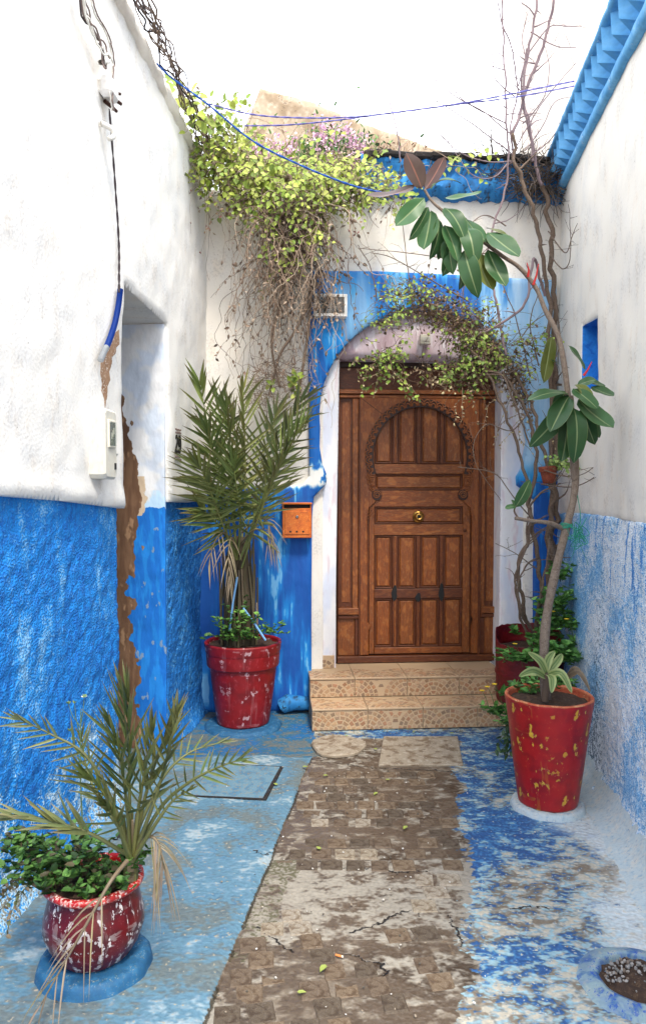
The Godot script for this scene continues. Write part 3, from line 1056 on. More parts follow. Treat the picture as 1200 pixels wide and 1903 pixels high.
func sweep(prof: Array, x0: float, x1: float, step: float, amp: float, sd: float, slope := 0.0) -> Geo:   # a moulding: profile of Vector2(out, up) drawn along x
	var g := Geo.new()
	var n := int(absf(x1 - x0) / step)
	var last := []
	for k in n + 1:
		var x := lerpf(x0, x1, float(k) / n)
		var row := []
		for j in prof.size():
			var o: Vector2 = prof[j]
			row.append(g.p(Vector3(x, o.y + slope * (x - x0) + amp * wob.get_noise_3d(x * 9.0, j * 1.7, sd), o.x + amp * wob.get_noise_3d(x * 8.0, j * 1.3, sd + 5.0)), Vector2(x, o.y)))
		if k > 0:
			for j in prof.size() - 1:
				g.q(last[j], row[j], row[j + 1], last[j + 1])
		last = row
	return g


func build_floor() -> void:
	var flat := Transform3D(Basis(Vector3.RIGHT, Vector3.FORWARD, Vector3.UP), Vector3.ZERO)
	M.ground_coat.uv1_scale = Vector3(1 / 4.2, 1 / 4.8, 1)
	M.ground_coat.uv1_offset = Vector3(1.9 / 4.2, -1.6 / 4.8, 0)
	var g := Geo.new()
	g.bx(Vector3(0, -0.18, -5), Vector3(80, 0.3, 80), 0.01)
	structure("ground", g, M.clay)
	var fl := structure("courtyard_floor", sheet(rect(-2.1, -1.5, 2.4, 6.4), 0.045, bumpy(0.004, 2.2, 3.0, 0.0015, 11.0), 0.0, 0.03), M.ground_coat)
	fl.transform = flat
	var ledge := structure("cement_walkway", sheet(PackedVector2Array([Vector2(-2.0, -1.5), Vector2(-0.88, -1.5), Vector2(-0.373, 2.314), Vector2(-0.082, 4.538), Vector2(-0.408, 4.704), Vector2(-0.72, 4.93), Vector2(-2.0, 4.93)]), 0.035, bumpy(0.005, 2.6, 5.0, 0.0015, 13.0), 0.012, 0.02), M.ground_coat)
	ledge.transform = flat.translated(Vector3(0, 0.013, 0))
	# the paving setts that show through the worn cement
	var forms := []
	for k in 10:
		var s := Geo.new()
		s.bx(Vector3.ZERO, Vector3(0.101 + rng.randf_range(-0.020, 0.008), 0.05, 0.096 + rng.randf_range(-0.014, 0.006)), 0.008)
		for j in s.v.size():
			s.v[j] += Vector3(wob.get_noise_3d(s.v[j].x * 30, k, s.v[j].z * 30), wob.get_noise_3d(s.v[j].x * 14, k + 9.0, s.v[j].z * 14) * 0.5, wob.get_noise_3d(s.v[j].z * 30, k + 3.0, s.v[j].x * 30)) * 0.007
		forms.append(s)
	var tones := [Color(0.42, 0.36, 0.315), Color(0.49, 0.415, 0.35), Color(0.31, 0.275, 0.25), Color(0.55, 0.47, 0.395)]
	var meshes := []
	for k in forms.size():
		for t in tones + [Color(0.92, 0.92, 0.90), Color(0.95, 0.97, 1.0)]:
			forms[k].c.fill(t)
			meshes.append(forms[k].mesh())
	var count := 0
	for zone in [[3.30, 4.36, 0.105, 0.92, 0.0], [2.16, 2.72, 0.092, 0.72, 0.30], [2.72, 2.98, 0.09, 0.6, 0.2], [2.98, 3.34, 0.10, 0.75, 0.0]]:
		var dep: float = zone[0]
		var row := 0
		while dep < zone[1]:
			var l := -0.373 + 0.1328 * (dep - 2.373)
			var r := 0.46 + 0.166 * (dep - 2.373)
			var x := l + 0.07 + (0.05 if row % 2 else 0.0)
			while x < r - 0.03:
				var pale := false
				if zone[0] == 2.72:
					pale = true
					if x > l + 0.34:
						break
				elif zone[0] == 2.98:
					pale = true
					if x < r - 0.20:
						x += 0.105
						continue
				elif rng.randf() < 0.10 and zone[0] > 3.0:
					pale = true
				if rng.randf() < zone[3] and wob.get_noise_2d(x * 1.8, dep * 2.3) > -0.26:
					var o := part("paving_sett", meshes[(rng.randi() % forms.size()) * 6 + (4 + rng.randi() % 2 if pale else rng.randi() % 4)], M.sett, fl)
					var dz: float = dep + zone[4] * (x - l) * 0.35
					# in the floor's own axes: x across, y into the lane, z up
					o.transform = Transform3D(Basis(Vector3(1, 0, 0), Vector3(0, 0, 1), Vector3(0, -1, 0)) * Basis(Vector3.UP, rng.randf_range(-0.06, 0.06) + zone[4] * 0.5) * Basis(Vector3.RIGHT, rng.randf_range(-0.04, 0.04)), Vector3(x, dz, -0.0222 + rng.randf_range(-0.003, 0.003)))
					count += 1
				x += 0.108
			dep += zone[2]
			row += 1
	# loose covers and slabs laid in the floor
	var c := board(PackedVector2Array([Vector2(0.405, 4.997), Vector2(0.903, 4.997), Vector2(0.844, 4.486), Vector2(0.334, 4.486)]), -0.02, 0.0, 0.004)
	solo("drain_cover", c, M.slab_stone, "pale rectangular stone cover set in the paving before the steps", "drain cover", flat.translated(Vector3(0, 0.012, 0)))
	c = board(PackedVector2Array([Vector2(-0.656, 4.486), Vector2(-0.253, 4.426), Vector2(-0.32, 3.977), Vector2(-0.722, 4.018)]), -0.02, 0.0, 0.004)
	var dc := thing("drain_cover", "pale blue cement cover with a dark gap along its right edge in the blue walkway", "drain cover", flat.translated(Vector3(0, 0.021, 0)))
	part("cover", c, M.cover_blue, dc)
	part("gap", board(PackedVector2Array([Vector2(-0.657, 4.494), Vector2(-0.234, 4.434), Vector2(-0.302, 3.963), Vector2(-0.721, 4.011)]), -0.022, -0.0015, 0.001), M.rotten_wood, dc)
	var edge := PackedVector2Array()
	for k in 26:
		var a := TAU * k / 26
		var r := 1.0 + 0.05 * sin(a * 3.0 + 1.0) + 0.03 * sin(a * 5.0)
		edge.append(Vector2(0.097, 4.811) + Vector2(cos(a) * 0.176, sin(a) * 0.19) * r)
	solo("round_slab", board(edge, -0.02, 0.0, 0.008), M.slab_stone, "round flat cream stone slab at the left end of the lowest step", "stone slab", flat.translated(Vector3(0, 0.022, 0)))


func left_face(u: float, v: float) -> float:   # how far the left wall's plaster stands out
	return 0.016 * wob.get_noise_3d(u * 1.1, v * 1.1, 1.0) + 0.006 * wob.get_noise_3d(u * 4.0, v * 4.0, 2.0) + 0.002 * wob.get_noise_3d(u * 17.0, v * 17.0, 3.0)


func build_left_house() -> void:
	var t := thing("left_house_wall", "white house wall on the left with a blue roughcast base and a deep doorway recess", "wall", frame(Vector3(-1.536, 0, 0), Vector3(0.12, 0, -1)))
	var lip := func(u): return 1.66 - 0.0725 * (u - 2.82) if u < 4.4 else 1.585
	var up := func(u, v): return left_face(u, v) + 0.012 * (1.0 - smoothstep(0.05, 0.13, v - lip.call(u)))
	var o := PackedVector2Array([Vector2(0.6, lip.call(0.6)), Vector2(2.82, 1.658), Vector2(3.059, 1.644), Vector2(3.342, 1.627), Vector2(4.047, 1.571), Vector2(4.038, 1.814), Vector2(4.035, 2.269), Vector2(4.062, 2.76), Vector2(4.342, 2.736), Vector2(4.775, 2.707), Vector2(4.784, 2.173), Vector2(4.791, 1.588), Vector2(5.181, 1.575), Vector2(5.75, 1.585), Vector2(5.75, 3.96), Vector2(5.632, 3.979), Vector2(5.001, 4.084), Vector2(4.689, 4.207), Vector2(4.018, 4.202), Vector2(0.6, 4.7)])
	part("whitewashed_face", sheet(o, 0.035, up, 0.018, 0.62), M.whitewash, t)
	var low := func(u, v):
		var w: float = 0.012 * wob.get_noise_3d(u * 2.0, v * 2.0, 11.0) + 0.010 * wob.get_noise_3d(u * 15.0, v * 12.0, 12.0) + 0.004 * wob.get_noise_3d(u * 34.0, v * 30.0, 13.0)
		return w + 0.05 * pow(1.0 - clampf(v / 0.16, 0, 1), 2.0)
	var d1 := part("blue_base", sheet(PackedVector2Array([Vector2(0.6, -0.02), Vector2(4.03, -0.02), Vector2(4.035, 1.60), Vector2(0.6, 1.85)]), 0.0145, low, 0.02, 0.55), M.blue_chalky, t)
	d1.position.z = -0.034
	var d2 := part("blue_base", sheet(PackedVector2Array([Vector2(4.785, -0.02), Vector2(5.75, -0.02), Vector2(5.75, 1.61), Vector2(4.785, 1.61)]), 0.0145, low, 0.03, 0.55), M.blue_roughcast, t)
	d2.position.z = -0.03
	var rv := part("doorway_reveal", sheet(rect(0.0, 0.0, 0.60, 2.70), 0.02, bumpy(0.008, 4.0, 21.0, 0.002, 20.0), 0.004, 0.02), M.reveal_coat, t)
	rv.transform = Transform3D(Basis(Vector3(0, 0, 1), Vector3.UP, Vector3(-1, 0, 0)), Vector3(4.765, 0, -0.625))
	var g := Geo.new()
	g.swap = false
	for k in 5:
		g.uvo = Vector2(k * 0.37, 0)
		g.bx(Vector3(4.12 + k * 0.145, 1.36, -0.60), Vector3(0.143, 2.72, 0.04), 0.004)
	part("inner_door", g, M.wood_deep, t)
	# clay showing where the plaster fell near the edge
	var cl := PackedVector2Array([Vector2(3.982, 2.506), Vector2(3.931, 2.479), Vector2(3.874, 2.409), Vector2(3.819, 2.358), Vector2(3.785, 2.318), Vector2(3.752, 2.302), Vector2(3.744, 2.241), Vector2(3.762, 2.198), Vector2(3.755, 2.161), Vector2(3.786, 2.122), Vector2(3.798, 2.07), Vector2(3.812, 2.117), Vector2(3.833, 2.138), Vector2(3.828, 2.191), Vector2(3.856, 2.227), Vector2(3.843, 2.268), Vector2(3.885, 2.313), Vector2(3.879, 2.344), Vector2(3.936, 2.373), Vector2(3.944, 2.407), Vector2(3.987, 2.429)])
	var cp := part("bare_clay_patch", sheet(cl, 0.02, up, 0.002, 0.01), M.pale_clay, t)
	cp.position.z = 0.0025
	# roof edge: broken coping with old render
	var cop := sweep([Vector2(-0.5, -0.02), Vector2(-0.45, 0.05), Vector2(-0.1, 0.07), Vector2(0.02, 0.055), Vector2(0.035, 0.02), Vector2(0.02, -0.02), Vector2(-0.02, -0.03)], 0.6, 5.6, 0.05, 0.03, 31.0, -0.147)
	var cpo := part("coping", cop, M.warm_whitewash, t)
	cpo.position = Vector3(0, 4.70, 0)


func build_right_house() -> void:
	var t := thing("right_house_wall", "white house wall on the right with a pale blue speckled base and blue dogtooth cornice", "wall", frame(Vector3(1.10, 0, 0), Vector3(-0.12, 0, 1)))
	var top := func(u): return 3.895 + 0.006 * (u + 5.9)
	var up := func(u, v): return 0.014 * wob.get_noise_3d(u * 1.0, v * 1.0, 41.0) + 0.005 * wob.get_noise_3d(u * 4.0, v * 4.0, 42.0) + 0.0015 * wob.get_noise_3d(u * 17.0, v * 17.0, 43.0)
	var n0 := Vector2(-5.052, 2.744)
	var n1 := Vector2(-4.622, 2.707)
	var nb := 2.30
	var o := PackedVector2Array([Vector2(-6.1, 1.46), Vector2(-5.046, 1.5), Vector2(-4.279, 1.512), Vector2(-3.584, 1.507), Vector2(-0.6, 1.50), Vector2(-0.6, 3.94), Vector2(n1.x + 0.0004, 3.94), n1 + Vector2(0.0004, 0), Vector2(n1.x + 0.01, nb), Vector2(n0.x, nb), n0, n1, Vector2(n1.x, 3.94), Vector2(-6.1, 3.90)])
	part("whitewashed_face", sheet(o, 0.035, up, 0.012, 0.3, Rect2(n1.x - 0.001, n1.y + 0.02, 0.003, 2.0)), M.warm_whitewash, t)
	var low := func(u, v):
		var w: float = 0.012 * wob.get_noise_3d(u * 1.6, v * 1.6, 44.0) + 0.007 * wob.get_noise_3d(u * 17.0, v * 15.0, 45.0) + 0.003 * wob.get_noise_3d(u * 40.0, v * 36.0, 46.0)
		return w + 0.06 * (1.0 - v / 1.5) + 0.07 * pow(1.0 - clampf(v / 0.14, 0, 1), 2.0)
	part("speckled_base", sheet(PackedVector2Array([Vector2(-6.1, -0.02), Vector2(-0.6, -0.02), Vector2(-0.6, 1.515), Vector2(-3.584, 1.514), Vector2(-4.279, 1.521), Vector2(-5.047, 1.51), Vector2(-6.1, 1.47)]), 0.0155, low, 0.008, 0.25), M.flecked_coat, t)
	var fil := part("cement_fillet", sweep([Vector2(0.24, -0.01), Vector2(0.18, 0.010), Vector2(0.13, 0.030), Vector2(0.105, 0.07), Vector2(0.07, 0.12)], -6.0, -0.6, 0.05, 0.012, 47.0), M.pad_pale, t)
	fil.position.z = -0.02
	# blue niche of a small window
	var nw := Geo.new()
	var x0 := n0.x + 0.003
	var x1 := n1.x - 0.003
	var y1 := minf(n0.y, n1.y)
	nw.fan([Vector3(x0, nb, -0.13), Vector3(x1, nb, -0.13), Vector3(x1, n1.y, -0.13), Vector3(x0, n0.y, -0.13)], Vector3(0, 0, 1))
	nw.fan([Vector3(x0, nb, -0.13), Vector3(x0, nb, -0.008), Vector3(x0, n0.y - 0.002, -0.008), Vector3(x0, n0.y - 0.002, -0.13)], Vector3(1, 0, 0))
	nw.fan([Vector3(x1, nb, -0.13), Vector3(x1, nb, -0.008), Vector3(x1, n1.y - 0.002, -0.008), Vector3(x1, n1.y - 0.002, -0.13)], Vector3(-1, 0, 0))
	nw.fan([Vector3(x0, n0.y - 0.003, -0.13), Vector3(x1, n1.y - 0.003, -0.13), Vector3(x1, n1.y - 0.003, -0.008), Vector3(x0, n0.y - 0.003, -0.008)], Vector3(0, -1, 0))
	nw.fan([Vector3(x0, nb + 0.003, -0.13), Vector3(x1, nb + 0.003, -0.13), Vector3(x1, nb + 0.003, -0.008), Vector3(x0, nb + 0.003, -0.008)], Vector3(0, 1, 0))
	part("window_niche", nw, M.niche_blue, t)
	# cornice: a rounded band, a row of dogteeth, an upper band
	var band := sweep([Vector2(-0.02, 3.875), Vector2(0.025, 3.868), Vector2(0.042, 3.882), Vector2(0.045, 3.91), Vector2(0.036, 3.94), Vector2(0.0, 3.946)], -6.0, -0.6, 0.04, 0.006, 51.0)
	var cb := part("cornice", band, M.cornice_blue, t)
	part("upper_band", sweep([Vector2(0.0, 4.112), Vector2(0.10, 4.11), Vector2(0.122, 4.12), Vector2(0.125, 4.14), Vector2(0.11, 4.165), Vector2(-0.3, 4.17)], -6.0, -0.6, 0.04, 0.006, 53.0), M.cornice_blue, cb)
	part("back_band", sweep([Vector2(0.008, 3.92), Vector2(0.008, 4.115)], -6.0, -0.6, 0.05, 0.006, 54.0), M.cornice_blue, cb)
	var x := -5.95
	while x < -2.3:
		var tg := Geo.new()
		var hw := rng.randf_range(0.056, 0.066)
		var ap := Vector2(rng.randf_range(-0.01, 0.01), rng.randf_range(0.095, 0.115))
		var lo := rng.randf_range(3.945, 3.962)
		var a := [Vector3(-hw, lo, 0), Vector3(hw, lo, 0), Vector3(ap.x, lo + 0.05, ap.y)]
		var b := [Vector3(-hw, 4.118, 0), Vector3(hw, 4.118, 0), Vector3(ap.x, 4.118, ap.y + 0.008)]
		tg.fan([a[0], a[1], a[2]], Vector3.DOWN)
		tg.fan([a[0], a[2], b[2], b[0]], Vector3(-1, 0, 0.5))
		tg.fan([a[1], a[2], b[2], b[1]], Vector3(1, 0, 0.5))
		var tt := part("dogtooth", tg, M.cornice_blue, cb)
		tt.position.x = x
		x += 0.132 + rng.randf_range(-0.006, 0.006)


func build_end_wall() -> void:
	var fb := frame(Vector3(-0.861, 0, -5.61), Vector3(1, 0, -0.0713))
	var t := thing("entrance_wall", "whitewashed end wall with a blue painted horseshoe arch around the wooden door", "wall", fb)
	var up := bumpy(0.012, 1.3, 61.0, 0.002, 15.0)
	part("whitewashed_face", sheet(PackedVector2Array([Vector2(-0.15, 0), Vector2(0.863, 0), Vector2(0.863, 3.004), Vector2(2.401, 3.029), Vector2(2.415, 0), Vector2(2.9, 0), Vector2(2.9, 3.84), Vector2(1.265, 3.897), Vector2(-0.15, 3.86)]), 0.035, up, 0.008, 0.35), M.warm_whitewash, t)
	# blue surround with the horseshoe opening
	var o := PackedVector2Array([Vector2(-0.12, 0.0), Vector2(-0.12, 1.676), Vector2(0.34, 1.676), Vector2(0.699, 1.692), Vector2(0.759, 1.764), Vector2(0.755, 2.178), Vector2(0.751, 2.732), Vector2(0.776, 3.275), Vector2(1.258, 3.281), Vector2(1.865, 3.265), Vector2(2.523, 3.242), Vector2(2.624, 3.242), Vector2(2.691, 0.0), Vector2(2.486, 0.0), Vector2(2.479, 1.577), Vector2(2.415, 1.643), Vector2(2.348, 1.692), Vector2(2.343, 1.757), Vector2(2.38, 1.822), Vector2(2.416, 2.026)])
	for k in 25:   # the round of the arch, right to left
		var a := lerpf(-0.13, PI + 0.13, k / 24.0)
		o.append(Vector2(1.619, 2.216) + Vector2(cos(a), sin(a)) * 3.002 - Vector2(cos(a), sin(a)) * 2.216)
	o.append_array(PackedVector2Array([Vector2(0.835, 1.98), Vector2(0.855, 1.852), Vector2(0.891, 1.764), Vector2(0.883, 1.7), Vector2(0.835, 1.652), Vector2(0.791, 1.604), Vector2(0.779, 1.46), Vector2(0.774, 0.896), Vector2(0.774, 0.0)]))
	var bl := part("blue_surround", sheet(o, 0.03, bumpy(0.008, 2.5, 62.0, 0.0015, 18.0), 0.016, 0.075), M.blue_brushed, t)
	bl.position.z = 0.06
	# jambs and the tympanum over the door
	var jm := part("door_jamb", sheet(PackedVector2Array([Vector2(0.734, 0.0), Vector2(0.963, 0.0), Vector2(0.963, 0.883), Vector2(0.975, 1.7), Vector2(0.99, 2.638), Vector2(0.735, 2.635)]), 0.03, bumpy(0.007, 3.0, 63.0), 0.012, 0.24), M.jamb_wash, t)
	jm.position.z = -0.02
	jm = part("door_jamb", sheet(PackedVector2Array([Vector2(2.227, 0.0), Vector2(2.583, 0.0), Vector2(2.568, 2.615), Vector2(2.232, 2.62), Vector2(2.232, 1.7)]), 0.03, bumpy(0.007, 3.0, 64.0), 0.012, 0.24), M.jamb_wash, t)
	jm.position.z = -0.02
	var ty := part("tympanum", sheet(PackedVector2Array([Vector2(0.735, 2.635), Vector2(1.027, 2.646), Vector2(1.6, 2.645), Vector2(2.232, 2.62), Vector2(2.568, 2.623), Vector2(2.563, 3.138), Vector2(0.736, 3.106)]), 0.03, bumpy(0.008, 3.0, 65.0), 0.045, 0.24), M.pink_wash, t)
	ty.position.z = -0.019
	# the mosaic foot of the left jamb, and a lump of old pipe under blue paint at the wall foot
	var mf := mosaic_tile(0.165, 0.10, true)
	var foot := part("jamb_foot_tile", mf[0], M.mosaic, t)
	foot.position = Vector3(0.787, 0.3, -0.008)
	part("mosaic", mf[1], M.mosaic, foot, "stuff")
	var g := Geo.new()
	g.tube([Vector3(0.551, 0.051, 0.1), Vector3(0.595, 0.078, 0.11), Vector3(0.679, 0.076, 0.11), Vector3(0.792, 0.062, 0.1)], 0.062, 0.05, 10, 0.12)
	part("pipe_lump", g, M.parapet_blue, t)
	# blue wavy moulding along the top right, rotten boards above it
	var p := sweep([Vector2(-0.2, 3.822), Vector2(0.03, 3.830), Vector2(0.085, 3.865), Vector2(0.095, 3.941), Vector2(0.06, 4.001), Vector2(0.10, 4.049), Vector2(0.11, 4.096), Vector2(0.06, 4.120), Vector2(-0.3, 4.128)], 1.130, 2.9, 0.02, 0.05, 66.0)
	var mo := part("parapet_moulding", p, M.parapet_blue, t)
	for k in 11:
		var b := Geo.new()
		b.bx(Vector3.ZERO, Vector3(rng.randf_range(0.16, 0.34), rng.randf_range(0.025, 0.06), 0.24), 0.012, Basis(Vector3(0, 0, 1), rng.randf_range(-0.12, 0.12)) * Basis(Vector3.UP, rng.randf_range(-0.15, 0.15)))
		var pl := part("rotten_board", b, M.rotten_wood, mo)
		pl.position = Vector3(1.258 + k * 0.135, 4.103 + rng.randf_range(-0.012, 0.012), 0.02)


func mosaic_tile(w: float, h: float, centred: bool, lying := false) -> Array:
	# a ceramic tile with little stones set in fans; z is its face
	var base := Geo.new()
	base.col = Color(0.47, 0.33, 0.205)
	base.bx(Vector3(w / 2, h / 2, -0.006), Vector3(w - 0.003, h - 0.002, 0.012), 0.0015)
	var g := Geo.new()
	var tones := [Color(0.33, 0.19, 0.10), Color(0.27, 0.165, 0.095), Color(0.38, 0.24, 0.135), Color(0.32, 0.165, 0.09), Color(0.36, 0.23, 0.14), Color(0.25, 0.165, 0.105)]
	var centres := [Vector2(w * 0.5, -0.01), Vector2(-0.005, -0.01), Vector2(w + 0.005, -0.01)] if centred else [Vector2(0, -0.01), Vector2(w, -0.01), Vector2(w * 0.5, h * 0.9)]
	var lim := [w * 0.36, w * 0.5, w * 0.5]
	if not centred:
		lim = [w * 0.5, w * 0.5, w * 0.6]
	if h > w * 0.6:
		lim = [w * 0.5, w * 0.72, w * 0.72]
	var area := rect(0.004, 0.004, w - 0.004, h - 0.004)
	for ci in 3:
		var ce: Vector2 = centres[ci]
		var r := 0.022
		while r < lim[ci] - 0.02:
			var n := maxi(3, int(PI * r / 0.030))
			for k in n * 2:
				var a0 := PI * (k + 0.10) / n
				var a1 := PI * (k + 0.90) / n
				var q := PackedVector2Array([ce + Vector2(cos(a0), sin(a0)) * (r + 0.002), ce + Vector2(cos(a1), sin(a1)) * (r + 0.002), ce + Vector2(cos(a1), sin(a1)) * (r + 0.0262), ce + Vector2(cos(a0), sin(a0)) * (r + 0.0262)])
				var mid := (q[0] + q[2]) * 0.5
				var skip := false
				for cj in ci:
					if mid.distance_to(centres[cj]) < lim[cj] + 0.006:
						skip = true
				if skip or not Geometry2D.is_point_in_polygon(mid, rect(-0.008, -0.008, w + 0.008, h + 0.008)):
					continue
				for piece in Geometry2D.intersect_polygons(q, area):
					if piece.size() < 3:
						continue
					g.col = pick(tones) * rng.randf_range(0.9, 1.25)
					board(piece, -0.001, 0.0016, 0.0018, g)
			r += 0.031
	return [base, g]


func build_steps() -> void:
	var fb := frame(Vector3(-0.861, 0, -5.61), Vector3(1, 0, -0.0713))
	var t := thing("entrance_steps", "two low steps faced with tan fan mosaic tiles below the wooden door", "steps", fb)
	var u0 := 0.750
	var u1 := 2.521
	var g := Geo.new()
	g.bx(Vector3((u0 + u1) / 2, 0.072, 0.17), Vector3(u1 - u0, 0.144, 0.72), 0.004)
	g.bx(Vector3((u0 + 2.194) / 2, 0.2, 0.03), Vector3(2.194 - u0, 0.184, 0.46), 0.004)
	part("step_core", g, M.slab_stone, t)
	var rows := [[0.545, 0.006, 0.139, u1, 0.0], [0.275, 0.159, 0.126, 2.194, -0.06]]
	for r in rows:
		var w := 0.385
		var u: float = u0 - 0.001
		var first := true
		var k := 0
		while u < r[3] - 0.03:
			var ww: float = w + (r[4] if first else 0.0)
			ww = minf(ww, r[3] - u)
			var m := mosaic_tile(ww, r[2], k % 2 == 0)
			var tl := part("riser_tile", m[0], M.mosaic, t)
			tl.position = Vector3(u, r[1], r[0])
			part("mosaic", m[1], M.mosaic, tl, "stuff")
			u += ww
			first = false
			k += 1
	for r in [[0.553, 0.275, 0.157, u1, 0.0], [0.283, -0.17, 0.300, 2.194, -0.06]]:
		var u: float = u0 - 0.002
		var first := true
		while u < r[3] - 0.03:
			var ww: float = minf(0.385 + (r[4] if first else 0.0), r[3] - u)
			var dd: float = r[0] - r[1]
			var m := mosaic_tile(ww, dd, true)
			var tl := part("tread_tile", m[0], M.mosaic, t)
			tl.transform = Transform3D(Basis(Vector3.RIGHT, Vector3.FORWARD, Vector3.UP), Vector3(u, r[2], r[0]))
			part("mosaic", m[1], M.mosaic, tl, "stuff")
			u += ww
			first = false


func build_beyond() -> void:
	# the stone gable behind, seen over the end wall
	var o := PackedVector2Array()
	var t := thing("stone_gable", "weathered beige stone gable rising behind the end wall under the white sky", "building", Transform3D(Basis(Vector3.UP, 0.12), Vector3(0, 0, -8.6)))
	var a := Vector3(-0.967, 5.383, -8.6)
	var pts := [Vector3(-1.089, 5.145, -8.6), Vector3(-0.808, 5.828, -8.6), Vector3(-0.699, 6.118, -8.6), Vector3(-0.241, 6.023, -8.6), Vector3(0.241, 5.869, -8.6), Vector3(0.483, 5.787, -8.6), Vector3(0.966, 5.662, -8.6), Vector3(1.449, 5.514, -8.6), Vector3(1.843, 5.383, -8.6), Vector3(2.539, 5.264, -8.6)]
	for x in pts:
		o.append(Vector2(x.x, x.y))
	o.append(Vector2(o[o.size() - 1].x, 2.0))
	o.append(Vector2(o[0].x, 2.0))
	part("gable_wall", sheet(o, 0.07, bumpy(0.05, 1.2, 71.0, 0.015, 6.0), 0.05, 0.5), M.gable_stone, t)
	# a taller white block behind the right-hand cornice
	t = thing("upper_block", "plain off-white upper storey showing past the right cornice at the frame top", "building", Transform3D(Basis.IDENTITY, Vector3(0, 0, -7.4)))
	var l := Vector3(2.54, 5.836, -7.4)
	var ub := part("wall", sheet(rect(l.x, 2.0, l.x + 2.6, 8.2), 0.12, bumpy(0.02, 1.0, 73.0), 0.03, 2.5), M.warm_whitewash, t)
	part("roof_rim", sweep([Vector2(-2.5, 8.2), Vector2(0.06, 8.2), Vector2(0.06, 8.34), Vector2(-2.5, 8.34)], l.x - 0.05, l.x + 2.65, 0.2, 0.01, 74.0), M.warm_whitewash, t)

# ---------------------------------------------------------------- the door and the fittings

